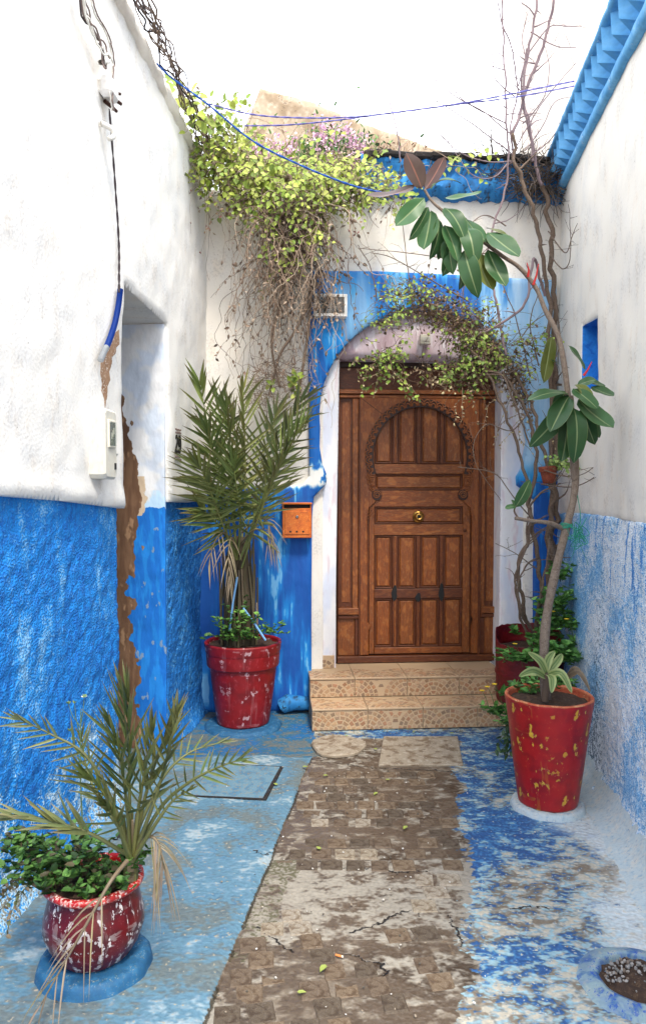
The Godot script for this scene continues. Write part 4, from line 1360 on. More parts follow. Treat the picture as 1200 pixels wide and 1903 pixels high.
func build_door() -> void:
	var t := thing("wooden_door", "carved brown wooden door with a scalloped horseshoe arch and brass knob", "door", frame(Vector3(-0.861, 0, -5.61), Vector3(1, 0, -0.0713)).translated_local(Vector3(1.635, 0.305, -0.2)))
	# door units: k metres each, x from the middle of the leaf, y up from the sill
	var k := (2.290 - 0.995) / 302.0
	var slab := Geo.new()
	slab.bx(Vector3(0, 285 * k, -0.03), Vector3(318, 580, 0) * k + Vector3(0, 0, 0.04), 0.002)
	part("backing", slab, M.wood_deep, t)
	var bar := func(called: String, x0: float, y0: float, x1: float, y1: float, z: float, m: String, upright: bool, parent: Node3D) -> MeshInstance3D:
		var g := Geo.new()
		g.swap = not upright
		g.uvo = Vector2(rng.randf() * 4.0, rng.randf() * 4.0)
		g.bx(Vector3((x0 + x1) / 2 * k, (y0 + y1) / 2 * k, z / 2 - 0.012), Vector3((x1 - x0) * k - 0.002, (y1 - y0) * k - 0.002, z + 0.024), 0.0035)
		return part(called, g, M[m], parent)
	var field_panel := func(x0: float, y0: float, x1: float, y1: float, m: String, parent: Node3D, border := 5.0) -> void:
		var p := panel(x0 * k, y0 * k, x1 * k, y1 * k, -0.004, 0.010, border * k)
		if x1 - x0 > (y1 - y0) * 1.6:
			for j in p.uv.size():
				p.uv[j] = Vector2(p.uv[j].y, p.uv[j].x)
		part("panel", p, M[m], parent)
	var bead := func(x0: float, y0: float, x1: float, y1: float, z: float, parent: Node3D) -> void:   # a thin moulding round a rectangle
		for s in [[x0, y0, x1, y0], [x1, y0, x1, y1], [x1, y1, x0, y1], [x0, y1, x0, y0]]:
			var g := Geo.new()
			g.uvo = Vector2(rng.randf(), rng.randf())
			g.tube([Vector3(s[0] * k, s[1] * k, z), Vector3(s[2] * k, s[3] * k, z)], 0.0052, 0.0052, 6)
			part("bead", g, M.wood_dark, parent)
	# --- outer frame: transom, header, side lights
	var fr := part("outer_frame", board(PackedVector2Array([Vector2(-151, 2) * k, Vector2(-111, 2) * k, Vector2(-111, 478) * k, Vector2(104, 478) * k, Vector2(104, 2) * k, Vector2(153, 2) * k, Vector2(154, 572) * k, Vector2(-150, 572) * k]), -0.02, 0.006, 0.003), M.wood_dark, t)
	bar.call("transom_board", -148, 536, 153, 566, 0.026, "wood_deep", false, fr)
	bar.call("transom_board", -148, 496, 153, 534, 0.018, "wood_dark", false, fr)
	bar.call("header_moulding", -149, 488, 154, 496, 0.052, "wood", false, fr)
	bar.call("header_moulding", -148, 481, 153, 487, 0.040, "wood_light", false, fr)
	bar.call("stile", -150, 80, -146, 480, 0.030, "wood_dark", true, fr)
	field_panel.call(-146, 106, -124, 478, "wood", fr, 4.0)
	bar.call("stile", -124, 80, -113, 480, 0.034, "wood", true, fr)
	bar.call("stile", -113, 10, -109, 480, 0.046, "wood_dark", true, fr)
	bar.call("sill_moulding", -150, 88, -112, 100, 0.048, "wood", false, fr)
	bar.call("sill_moulding", -150, 80, -112, 87, 0.036, "wood_dark", false, fr)
	bar.call("lower_board", -150, 12, -119, 80, 0.016, "wood", true, fr)
	bar.call("lower_board", -119, 12, -108, 80, 0.022, "wood_dark", true, fr)
	bar.call("stile", 108, 10, 113, 480, 0.046, "wood_dark", true, fr)
	bar.call("stile", 113, 80, 121, 480, 0.034, "wood", true, fr)
	field_panel.call(122, 106, 150, 478, "wood", fr, 4.0)
	bar.call("stile", 150, 80, 153, 480, 0.030, "wood_dark", true, fr)
	bar.call("sill_moulding", 114, 88, 153, 100, 0.048, "wood", false, fr)
	bar.call("sill_moulding", 114, 80, 153, 87, 0.036, "wood_dark", false, fr)
	bar.call("lower_board", 112, 12, 122, 80, 0.022, "wood_dark", true, fr)
	bar.call("lower_board", 122, 12, 153, 80, 0.016, "wood", true, fr)
	bar.call("threshold", -152, 0, 154, 12, 0.060, "wood_dark", false, fr)
	# --- the leaf
	var lf := part("door_leaf", board(rect(-96 * k, 13 * k, 97 * k, 476 * k), -0.01, 0.002, 0.002), M.wood_dark, t)
	bar.call("stile", -93, 14, -83, 476, 0.020, "wood", true, lf)
	bar.call("stile", 80, 14, 94, 476, 0.020, "wood", true, lf)
	bar.call("bottom_rail", -83, 14, 80, 26, 0.022, "wood_light", false, lf)
	bar.call("rail", -84, 116, 81, 134, 0.022, "wood_dark", false, lf)
	bar.call("rail", -84, 232, 81, 252, 0.022, "wood", false, lf)
	bar.call("rail", -84, 284, 81, 314, 0.021, "wood_light", false, lf)
	bar.call("rail", -84, 344, 81, 362, 0.022, "wood", false, lf)
	var cols := [[-82.0, -51.0], [-39.0, -7.0], [3.0, 36.0], [46.0, 79.0]]
	var mulls := [[-50.0, -40.0], [-6.0, 2.0], [37.0, 45.0]]
	for row in [[27.0, 115.0, "wood"], [135.0, 231.0, "wood"], [363.0, 476.0, "wood_light"]]:
		for c in cols:
			field_panel.call(c[0], row[1] - (row[1] - row[0]), c[1], row[1], pick(["wood", "wood_light", "wood"]), lf, 5.0)
			bead.call(c[0] + 0.8, row[0] + 1.0, c[1] - 0.8, row[1] - 1.0, 0.010, lf)
		for c in mulls:
			bar.call("mullion", c[0], row[0], c[1], row[1], 0.019, "wood_dark", true, lf)
			bar.call("mullion_rib", c[0] + 3.2, row[0], c[1] - 3.2, row[1], 0.025, "wood", true, lf)
	for row in [[253.0, 283.0], [315.0, 343.0]]:
		field_panel.call(-82, row[0], 79, row[1], "wood_light" if row[0] < 300 else "wood", lf, 5.0)
		bead.call(-81, row[0] + 1, 78, row[1] - 1, 0.010, lf)
	# scorched old fixing holes, iron stubs
	for c in [[-46, 126, 14.0], [-2, 118, 8.0], [41, 127, 15.0]]:
		var g := Geo.new()
		var outline := PackedVector2Array()
		for j in 12:
			var a := TAU * j / 12
			outline.append(Vector2(c[0] + cos(a) * 5.2 * (1 + 0.2 * sin(a * 3 + c[0])), c[1] + sin(a) * c[2] * (1 + 0.15 * cos(a * 2 + c[0]))) * k)
		part("scorch_mark", board(outline, 0.020, 0.0265, 0.001), M.black, lf)
	# --- spandrel frame with the keyhole cut, set in front of the leaf
	var o := PackedVector2Array([Vector2(-110, 13) * k, Vector2(-94, 13) * k, Vector2(-94, 58) * k, Vector2(-89, 66) * k, Vector2(-96, 74) * k, Vector2(-97, 262) * k, Vector2(-94, 282) * k, Vector2(-84, 291) * k, Vector2(-76, 303) * k, Vector2(-75, 314) * k, Vector2(-82, 322) * k])
	for j in 29:
		var a := lerpf(PI + 0.36, -0.36, j / 28.0)
		o.append(Vector2(cos(a) * 87.0, 376 + sin(a) * 90.0) * k)
	o.append_array(PackedVector2Array([Vector2(81, 322) * k, Vector2(74, 314) * k, Vector2(75, 303) * k, Vector2(83, 291) * k, Vector2(93, 282) * k, Vector2(96, 262) * k, Vector2(96, 84) * k, Vector2(100, 76) * k, Vector2(96, 60) * k, Vector2(96, 13) * k, Vector2(109, 13) * k, Vector2(109, 482) * k, Vector2(-110, 482) * k]))
	var sp := part("arch_frame", board(o, 0.0, 0.036, 0.004), M.wood_light, t)
	for s in [[-97.0, 1.0], [96.0, -1.0]]:   # joint lines of the mitred corner boards, as raised cover strips
		var g := Geo.new()
		g.tube([Vector3(s[0] * 1.09 * k, 479 * k, 0.0355), Vector3((s[0] + s[1] * 34.0) * k, 447 * k, 0.0355)], 0.0022, 0.0022, 5)
		part("mitre_strip", g, M.wood_deep, sp)
	var ring := PackedVector2Array()
	for j in 29:
		var a := lerpf(PI + 0.36, -0.36, j / 28.0)
		ring.append(Vector2(cos(a) * 86.0, 376 + sin(a) * 89.0) * k)
	for j in 29:
		var a := lerpf(-0.36, PI + 0.36, j / 28.0)
		ring.append(Vector2(cos(a) * 101.0, 376 + sin(a) * 105.0) * k)
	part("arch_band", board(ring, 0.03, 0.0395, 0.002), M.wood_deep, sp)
	# carved border: nested scallops along the arch, a scroll at each foot
	var n := 31
	for j in n:
		var a := lerpf(PI + 0.33, -0.33, float(j) / (n - 1))
		var dir := Vector3(cos(a), sin(a), 0)
		var tan := Vector3(-sin(a), cos(a), 0)
		var ce := Vector3(cos(a) * 88.5, 376 + sin(a) * 91.5, 0) * k
		var g := Geo.new()
		for r in [7.6, 4.4]:
			var pts := []
			for m in 9:
				var b := PI * m / 8.0
				pts.append(ce + (tan * cos(b) * r * 0.92 + dir * sin(b) * r * 1.6) * k + Vector3(0, 0, 0.0405))
			g.tube(pts, 0.0055, 0.0055, 5)
		part("carved_scallop", g, M.wood_light, sp)
	for s in [-1.0, 1.0]:   # the border narrows to a scroll at each foot
		for m in 3:
			var fc := Vector3(s * (88.5 - m * 2.6), 338 - m * 9.5, 0) * k + Vector3(0, 0, 0.0405)
			var fg := Geo.new()
			for r in [6.6, 3.8]:
				var arc := []
				for e in 9:
					var b := PI * e / 8.0
					arc.append(fc + Vector3(s * sin(b) * r * 1.5, cos(b) * r * 0.9, 0) * k)
				fg.tube(arc, 0.005, 0.005, 5)
			part("carved_scallop", fg, M.wood_light, sp)
		var disc := PackedVector2Array()
		for m in 18:
			disc.append(Vector2(s * 79.5 + cos(TAU * m / 18) * 9.5, 306 + sin(TAU * m / 18) * 10.0) * k)
		part("scroll_base", board(disc, 0.03, 0.0392, 0.002), M.wood_deep, sp)
	for s in [-1.0, 1.0]:
		var g := Geo.new()
		var pts := []
		for m in 30:
			var b := m * 0.42
			var r := 7.6 - m * 0.21
			pts.append(Vector3((-79.5 + cos(b) * r) * k * -s if s > 0 else (-79.5 + cos(b) * r) * k, (306 + sin(b) * r) * k, 0.0415))
		g.tube(pts, 0.0050, 0.004, 5)
		part("carved_scroll", g, M.wood, sp)
		for m in 3:
			g = Geo.new()
			g.tube([Vector3(s * (88 - m * 2.5) * k, (284 - m * 6) * k, 0.037), Vector3(s * (92 + m) * k, (276 - m * 6) * k, 0.037), Vector3(s * (99 - m) * k, (272 - m * 5) * k, 0.037)], 0.0034, 0.002, 5)
			part("carved_leaf", g, M.wood, sp)
	# brass knob
	var g := Geo.new()
	g.lathe([Vector2(0.0, 0.0), Vector2(0.046, 0.0), Vector2(0.047, 0.006), Vector2(0.042, 0.012), Vector2(0.035, 0.014), Vector2(0.031, 0.02), Vector2(0.029, 0.035), Vector2(0.024, 0.042), Vector2(0.016, 0.042), Vector2(0.013, 0.034), Vector2(0.0, 0.032)], 28)
	var kn := part("door_knob", g, M.brass, t)
	kn.transform = Transform3D(Basis(Vector3.RIGHT, PI / 2), Vector3(-2 * k, 266 * k, 0.010))
	g = Geo.new()
	g.lathe([Vector2(0.012, 0.0335), Vector2(0.0115, 0.0355), Vector2(0.0, 0.0355)], 16)
	part("keyhole", g, M.black, kn)
	g = Geo.new()
	g.lathe([Vector2(0.0, 0.0), Vector2(0.013, 0.0), Vector2(0.012, 0.009), Vector2(0.0, 0.012)], 14)
	var b2 := part("bolt_head", g, M.wood_dark, t)
	b2.transform = Transform3D(Basis(Vector3.RIGHT, PI / 2), Vector3(84 * k, 241 * k, 0.021))


func build_fittings() -> void:
	var fb := frame(Vector3(-0.861, 0, -5.61), Vector3(1, 0, -0.0713))
	var fl := frame(Vector3(-1.536, 0, 0), Vector3(0.12, 0, -1))
	# orange mailbox
	var c0 := Vector2(0.556, 1.307)
	var c1 := Vector2(0.769, 1.566)
	var w := c1.x - c0.x
	var h := c1.y - c0.y
	var t := thing("mailbox", "small orange metal mailbox hung on the blue wall beside the door", "mailbox", fb.translated_local(Vector3(c0.x, c0.y, 0.06)))
	var g := Geo.new()
	g.bx(Vector3(w / 2, h * 0.42, 0.045), Vector3(w, h * 0.84, 0.09), 0.004)
	g.bx(Vector3(w / 2, h * 0.5, 0.006), Vector3(w, h, 0.012), 0.003)
	g.bx(Vector3(0.005, h * 0.9, 0.045), Vector3(0.010, h * 0.2, 0.09), 0.002)
	g.bx(Vector3(w - 0.005, h * 0.9, 0.045), Vector3(0.010, h * 0.2, 0.09), 0.002)
	part("body", g, M.orange_metal, t)
	g = Geo.new()
	g.bx(Vector3(w / 2, h - 0.007, 0.05), Vector3(w + 0.008, 0.014, 0.108), 0.004)
	part("roof", g, M.orange_metal, t)
	g = Geo.new()
	g.bx(Vector3(w / 2, h * 0.9, 0.02), Vector3(w - 0.02, h * 0.16, 0.012), 0.002)
	part("slot", g, M.black, t)
	g = Geo.new()
	g.bx(Vector3(w / 2, h * 0.43, 0.0925), Vector3(w - 0.03, h * 0.66, 0.007), 0.003)
	var dr := part("door", g, M.orange_metal, t)
	g = Geo.new()
	g.lathe([Vector2(0.0, 0.0), Vector2(0.011, 0.0), Vector2(0.010, 0.005), Vector2(0.005, 0.006), Vector2(0.0, 0.004)], 14)
	part("lock", g, M.steel, dr).transform = Transform3D(Basis(Vector3.RIGHT, PI / 2), Vector3(w * 0.5, h * 0.60, 0.096))
	for k in 3:
		g = Geo.new()
		g.lathe([Vector2(0.0, 0.0), Vector2(0.0075, 0.0), Vector2(0.007, 0.0015), Vector2(0.0, 0.0015)], 12)
		part("hole", g, M.black, dr).transform = Transform3D(Basis(Vector3.RIGHT, PI / 2), Vector3(w * (0.27 + 0.22 * k), h * 0.18, 0.096))
	# bulkhead lamp beside the arch
	c0 = Vector2(0.788, 2.924)
	c1 = Vector2(1.032, 3.088)
	w = c1.x - c0.x
	h = c1.y - c0.y
	t = thing("wall_lamp", "rectangular white framed wall lamp with dark glass left of the arch", "lamp", fb.translated_local(Vector3(c0.x, c0.y, 0.062)))
	g = Geo.new()
	for s in [[w / 2, 0.011, w, 0.022], [w / 2, h - 0.011, w, 0.022], [0.011, h / 2, 0.022, h - 0.044], [w - 0.011, h / 2, 0.022, h - 0.044]]:
		g.bx(Vector3(s[0], s[1], 0.034), Vector3(s[2] + 0.001, s[3], 0.068), 0.003)
	part("housing", g, M.white_enamel, t)
	g = Geo.new()
	g.bx(Vector3(w / 2, h / 2, 0.005), Vector3(w - 0.03, h - 0.03, 0.01), 0.002)
	part("reflector", g, M.dark_grey, t)
	g = Geo.new()
	g.bx(Vector3(w * 0.5, h * 0.45, 0.025), Vector3(w * 0.5, 0.02, 0.02), 0.006)
	part("tube", g, M.grey_plastic, t)
	g = Geo.new()
	g.bx(Vector3(w / 2, h / 2, 0.052), Vector3(w - 0.042, h - 0.042, 0.004), 0.001)
	part("pane", g, M.glass_smoky, t)
	for s in [0.02, w - 0.02]:
		g = Geo.new()
		g.bx(Vector3(s, -0.004, 0.04), Vector3(0.012, 0.014, 0.02), 0.002)
		part("clip", g, M.cream_plastic, t)
	# little cream block on the tympanum
	g = Geo.new()
	g.bx(Vector3(0, 0, 0.03), Vector3(0.075, 0.072, 0.06), 0.004)
	t = thing("junction_box", "small cream junction box under the leaves over the door", "junction box", fb.translated_local(Vector3(1.624, 2.783, 0)))
	part("case", g, M.cream_plastic, t)
	g = Geo.new()
	g.bx(Vector3(0, 0.0, 0.0625), Vector3(0.06, 0.03, 0.006), 0.001)
	part("lid_strip", g, M.cream_paint, t)
	# electricity meter on the left house
	t = thing("meter_box", "white painted electricity meter box with a small glass window on the left wall", "meter box", fl.translated_local(Vector3(3.612, 1.728, 0)))
	g = Geo.new()
	var prof := board(PackedVector2Array([Vector2(0, 0.02), Vector2(0.02, 0.0), Vector2(0.13, -0.004), Vector2(0.15, 0.02), Vector2(0.15, 0.31), Vector2(0.13, 0.33), Vector2(0.02, 0.335), Vector2(0, 0.315)]), -0.02, 0.075, 0.010)
	part("case", prof, M.cream_paint, t)
	g = Geo.new()
	g.bx(Vector3(0.075, 0.215, 0.077), Vector3(0.082, 0.135, 0.012), 0.004)
	var wf := part("window_frame", g, M.cream_plastic, t)
	g = Geo.new()
	g.bx(Vector3(0.075, 0.215, 0.0805), Vector3(0.062, 0.112, 0.008), 0.001)
	part("dial", g, M.dark_grey, wf)
	for k in 3:
		g = Geo.new()
		g.bx(Vector3(0.06 + k * 0.013, 0.205 + k * 0.012, 0.0855), Vector3(0.008, 0.03, 0.002), 0.0005)
		part("digit_wheel", g, M.cream_plastic, wf)
	g = Geo.new()
	g.bx(Vector3(0.075, 0.215, 0.088), Vector3(0.066, 0.116, 0.003), 0.0005)
	part("pane", g, M.glass, wf)
	g = Geo.new()
	g.bx(Vector3(0.12, 0.06, 0.077), Vector3(0.016, 0.032, 0.008), 0.002)
	part("seal_tab", g, M.dark_grey, t)
	g = Geo.new()
	g.tube(curve([Vector3(0.15, 0.12, 0.05), Vector3(0.20, 0.125, 0.055), Vector3(0.25, 0.105, 0.02), Vector3(0.27, 0.08, -0.02)], 5), 0.004, 0.004, 6)
	part("loose_wire", g, M.cable_white, t)
	# house number painted on the pier
	t = thing("house_number", "black house number 29 with faded print marks painted on the white pier", "house number", fl.translated_local(Vector3(4.942, 1.958, 0) + Vector3(0, 0, left_face(4.942, 1.958) + 0.005)))
	var tm := TextMesh.new()
	var f := SystemFont.new()
	f.font_names = PackedStringArray(["Droid Sans"])
	f.font_weight = 700
	tm.font = f
	tm.text = "29"
	tm.font_size = 32
	tm.pixel_size = 0.0052
	tm.depth = 0.006
	var nm := part("digits", tm, M.print_black, t)
	nm.scale = Vector3(0.72, 1.0, 1.0)
	for r in [[0.095, 0.020], [0.066 + 0.010, 0.0], [-0.078, 0.0], [-0.097, 0.0]]:
		for k in 6:
			g = Geo.new()
			g.bx(Vector3(-0.055 + k * 0.022, r[0] + rng.randf_range(-0.002, 0.002), 0.0), Vector3(0.013, 0.012, 0.006), 0.001)
			part("faded_letter", g, M.print_faded, t)
	# corrugated conduit and the line that drops into it
	t = thing("blue_conduit", "blue corrugated conduit with a frayed grey end on the white wall above the meter", "conduit")
	var line := curve([Vector3(-1.037, 2.698, -3.9), Vector3(-1.041, 2.619, -3.88), Vector3(-1.047, 2.513, -3.83), Vector3(-1.055, 2.426, -3.77), Vector3(-1.06, 2.372, -3.72)], 12)
	g = Geo.new()
	for k in line.size() - 1:
		for j in 2:
			var a = line[k].lerp(line[k + 1], j * 0.5)
			var b = line[k].lerp(line[k + 1], j * 0.5 + 0.26)
			g.tube([a, b], 0.0150, 0.0150, 10)
		g.tube([line[k], line[k + 1]], 0.0118, 0.0118, 8)
	part("ribbed_sleeve", g, M.blue_plastic, t)
	g = Geo.new()
	line = curve([Vector3(-1.06, 2.372, -3.72), Vector3(-1.065, 2.341, -3.69), Vector3(-1.071, 2.296, -3.655)], 9)
	for k in line.size() - 1:
		g.tube([line[k], line[k].lerp(line[k + 1], 0.5)], 0.0155, 0.0155, 10)
		g.tube([line[k], line[k + 1]], 0.0120, 0.0120, 8)
	part("grey_end", g, M.grey_plastic, t)
	var anchor := Vector3(3.926, 2.935, 0.03)
	t = thing("hanging_cable", "thin dark twisted cable hanging down the white wall into the blue conduit", "cable")
	for s in 2:
		g = Geo.new()
		var pts := curve([Vector3(-1.052, 3.55, -3.8), Vector3(-1.047, 3.345, -3.84), Vector3(-1.046, 3.174, -3.88), Vector3(-1.047, 3.025, -3.92), Vector3(-1.048, 2.895, -3.94), Vector3(-1.044, 2.779, -3.92), Vector3(-1.038, 2.677, -3.895)], 8)
		for j in pts.size():
			pts[j] += Vector3(sin(j * 0.8 + s * PI) * 0.0028, 0, 0.014 + cos(j * 0.8 + s * PI) * 0.003)
		g.tube(pts, 0.0030, 0.0045, 5)
		part("strand", g, M.cable_dark, t)
	t = thing("grey_cables", "bundle of grey and brown cables running down the upper left wall to a clamp", "cable")
	for s in 6:
		g = Geo.new()
		var pts := curve([Vector3(-1.086, 3.918, -3.39), Vector3(-1.081, 3.823, -3.46), Vector3(-1.071, 3.781, -3.55), Vector3(-1.058, 3.754, -3.64), Vector3(-1.051, 3.738, -3.7)], 7)
		for j in pts.size():
			pts[j] += Vector3(0.015 + 0.004 * (s % 3), 0.0, 0.0) + Vector3(wob.get_noise_3d(j * 0.05, s * 5.0, 1) * 0.3, wob.get_noise_3d(j * 0.05, s * 5.0, 9), wob.get_noise_3d(j * 0.05, s * 5.0, 5)) * 0.09
		g.tube(pts, 0.0045, 0.0045, 5)
		part("strand", g, pick([M.cable_grey, M.cable_dark, M.cable_grey, M.cable_white]), t)
	for s in 2:
		g = Geo.new()
		var pts := curve([Vector3(-1.075, 3.936, -3.49), Vector3(-1.068, 3.872, -3.56), Vector3(-1.056, 3.864, -3.67), Vector3(-1.048, 3.829, -3.74), Vector3(-1.047, 3.756, -3.77), Vector3(-1.05, 3.637, -3.74), Vector3(-1.049, 3.531, -3.76)], 7)
		for j in pts.size():
			pts[j] += Vector3(0.015 + 0.01 * s, 0, wob.get_noise_2d(j * 0.5, s * 7.0) * 0.03)
		g.tube(pts, 0.004, 0.004, 5)
		part("drop_cable", g, M.cable_grey if s else M.cable_white, t)
	g = Geo.new()
	g.tube([Vector3(-1.058, 3.711, -3.67), Vector3(-1.046, 3.755, -3.74), Vector3(-1.044, 3.781, -3.76)], 0.014, 0.012, 7, 0.15)
	part("clamp", g, M.cable_white, t)
	t = thing("wall_bracket", "broken white plaster bracket with rusty iron stubs on the upper left wall", "bracket", fl.translated_local(Vector3(3.812, 3.603, 0)))
	g = Geo.new()
	g.bx(Vector3(0, 0.035, 0.03), Vector3(0.11, 0.10, 0.07), 0.02)
	for j in g.v.size():
		g.v[j] += Vector3(wob.get_noise_3d(g.v[j].x * 20, g.v[j].y * 20, 1), wob.get_noise_3d(g.v[j].x * 20, g.v[j].y * 20, 6), 0) * 0.02
	part("plaster_lump", g, M.whitewash, t)
	for s in [[-0.03, -0.03, 0.05, -0.045], [0.05, 0.03, 0.11, 0.02], [0.07, 0.06, 0.10, 0.065]]:
		g = Geo.new()
		g.tube([Vector3(s[0], s[1], 0.02), Vector3(s[2], s[3], 0.05)], 0.011, 0.007, 6, 0.25)
		part("iron_stub", g, M.rust, t)
	t = thing("cable_hook", "small white hook knob on the upper left wall below the bracket", "hook", fl.translated_local(Vector3(3.775, 3.422, 0)))
	g = Geo.new()
	g.tube(curve([Vector3(-0.02, 0.03, 0.01), Vector3(0.02, 0.02, 0.05), Vector3(0.03, -0.01, 0.055), Vector3(0.005, -0.035, 0.04)], 5), 0.014, 0.012, 8)
	part("knob", g, M.cable_white, t)
	# black cables lying along the left roof edge
	t = thing("roof_cables", "tangled dark cables and dry stems draped along the left roof edge", "cable")
	for s in 12:
		g = Geo.new()
		var pts := curve([Vector3(-1.031, 4.205, -3.75), Vector3(-1.017, 4.159, -3.92), Vector3(-0.992, 4.145, -4.2), Vector3(-0.968, 4.134, -4.42), Vector3(-0.954, 4.124, -4.62), Vector3(-0.912, 4.1, -5), Vector3(-0.886, 4.061, -5.3), Vector3(-0.858, 3.979, -5.5)], 8)
		for j in pts.size():
			pts[j] += Vector3(0.05 + 0.012 * (s % 4), 0.035, 0.0) + Vector3(wob.get_noise_3d(j * 0.06, s * 5.0, 31), wob.get_noise_3d(j * 0.06, s * 5.0, 49), wob.get_noise_3d(j * 0.06, s * 5.0, 55)) * 0.10
		g.tube(pts, rng.randf_range(0.003, 0.007), 0.004, 5, 0.1)
		part("strand", g, pick([M.cable_dark, M.dark_bark, M.cable_grey, M.dark_bark, M.bark]), t)
	# ropes across the lane
	var ropes := [["blue_rope", "bright blue twisted rope sagging from the left roof edge down to the rubber leaves", M.blue_rope, 0.0055, [Vector3(-0.959, 4.132, -4.45), Vector3(-0.882, 4.076, -4.5), Vector3(-0.677, 3.965, -4.6), Vector3(-0.434, 3.826, -4.75), Vector3(-0.136, 3.717, -4.85), Vector3(0.139, 3.649, -4.95), Vector3(0.317, 3.62, -5), Vector3(0.503, 3.63, -5.1)]],
		["violet_rope", "upper violet washing line strung across the lane in front of the sky", M.violet_rope, 0.0045, [Vector3(-0.728, 4.126, -4.9), Vector3(-0.447, 4.059, -4.9), Vector3(-0.137, 4.038, -4.9), Vector3(0.208, 4.069, -4.95), Vector3(0.561, 4.131, -5), Vector3(1.001, 4.243, -5.1), Vector3(1.457, 4.378, -5.2), Vector3(1.713, 4.451, -5.25)]],
		["violet_rope", "lower violet washing line strung across the lane just below another", M.violet_rope, 0.0042, [Vector3(-0.498, 3.988, -4.9), Vector3(-0.208, 4.018, -4.95), Vector3(0.14, 4.076, -5), Vector3(0.496, 4.148, -5.05), Vector3(0.929, 4.225, -5.1), Vector3(1.311, 4.321, -5.2), Vector3(1.729, 4.444, -5.3)]]]
	for r in ropes:
		t = thing(r[0], r[1], "rope")
		var base := curve(r[4], 12)
		for s in 2:
			g = Geo.new()
			var pts := []
			for j in base.size():
				pts.append(base[j] + Vector3(0, cos(j * 1.1 + s * PI), sin(j * 1.1 + s * PI)) * r[3] * 0.55)
			g.tube(pts, r[3] * 0.8, r[3] * 0.8, 5)
			part("strand", g, r[2], t)


func pot_profile(prof: Array, thick: float, lip: int) -> Array:   # outside profile, over the lip and down inside
	var r := prof.duplicate()
	for k in range(prof.size() - 1, prof.size() - 1 - lip, -1):
		r.append(Vector2(prof[k].x - thick, prof[k].y - (0.0 if k < prof.size() - 1 else -0.002)))
	return r


func soil(r: float, y: float, sd: float) -> Geo:
	var g := Geo.new()
	var rows := []
	for k in 9:
		var row := []
		for j in 28:
			var a := TAU * j / 28
			var rr := r * k / 8.0
			row.append(g.p(Vector3(cos(a) * rr, y + 0.022 * wob.get_noise_3d(cos(a) * rr * 14, sin(a) * rr * 14, sd) + 0.012 * (1.0 - k / 8.0), -sin(a) * rr), Vector2(cos(a), sin(a)) * rr))
		rows.append(row)
	for k in range(1, 9):
		for j in 28:
			g.q(rows[k - 1][j], rows[k][j], rows[k][(j + 1) % 28], rows[k - 1][(j + 1) % 28])
	return g


func pad(called: String, label: String, r: float, h: float, at: Vector3, m: Material) -> void:
	var g := Geo.new()
	var wb := func(a, y, rr): return Vector2(rr * (1.0 + 0.035 * wob.get_noise_3d(cos(a) * 2.5, sin(a) * 2.5, at.x * 7.0) + 0.012 * wob.get_noise_3d(cos(a) * 9.0, sin(a) * 9.0, y * 40.0)), y + 0.006 * wob.get_noise_3d(cos(a) * 3.0, rr * 9.0, sin(a) * 3.0))
	g.lathe([Vector2(r * 1.06, -0.02), Vector2(r * 1.02, h * 0.3), Vector2(r, h * 0.7), Vector2(r * 0.96, h * 0.97), Vector2(r * 0.9, h * 1.05), Vector2(r * 0.6, h * 1.08), Vector2(r * 0.3, h * 1.08), Vector2(0.0, h * 1.08)], 40, Vector3.ZERO, wb)
	solo(called, g, m, label, "pot base", Transform3D(Basis.IDENTITY, at))


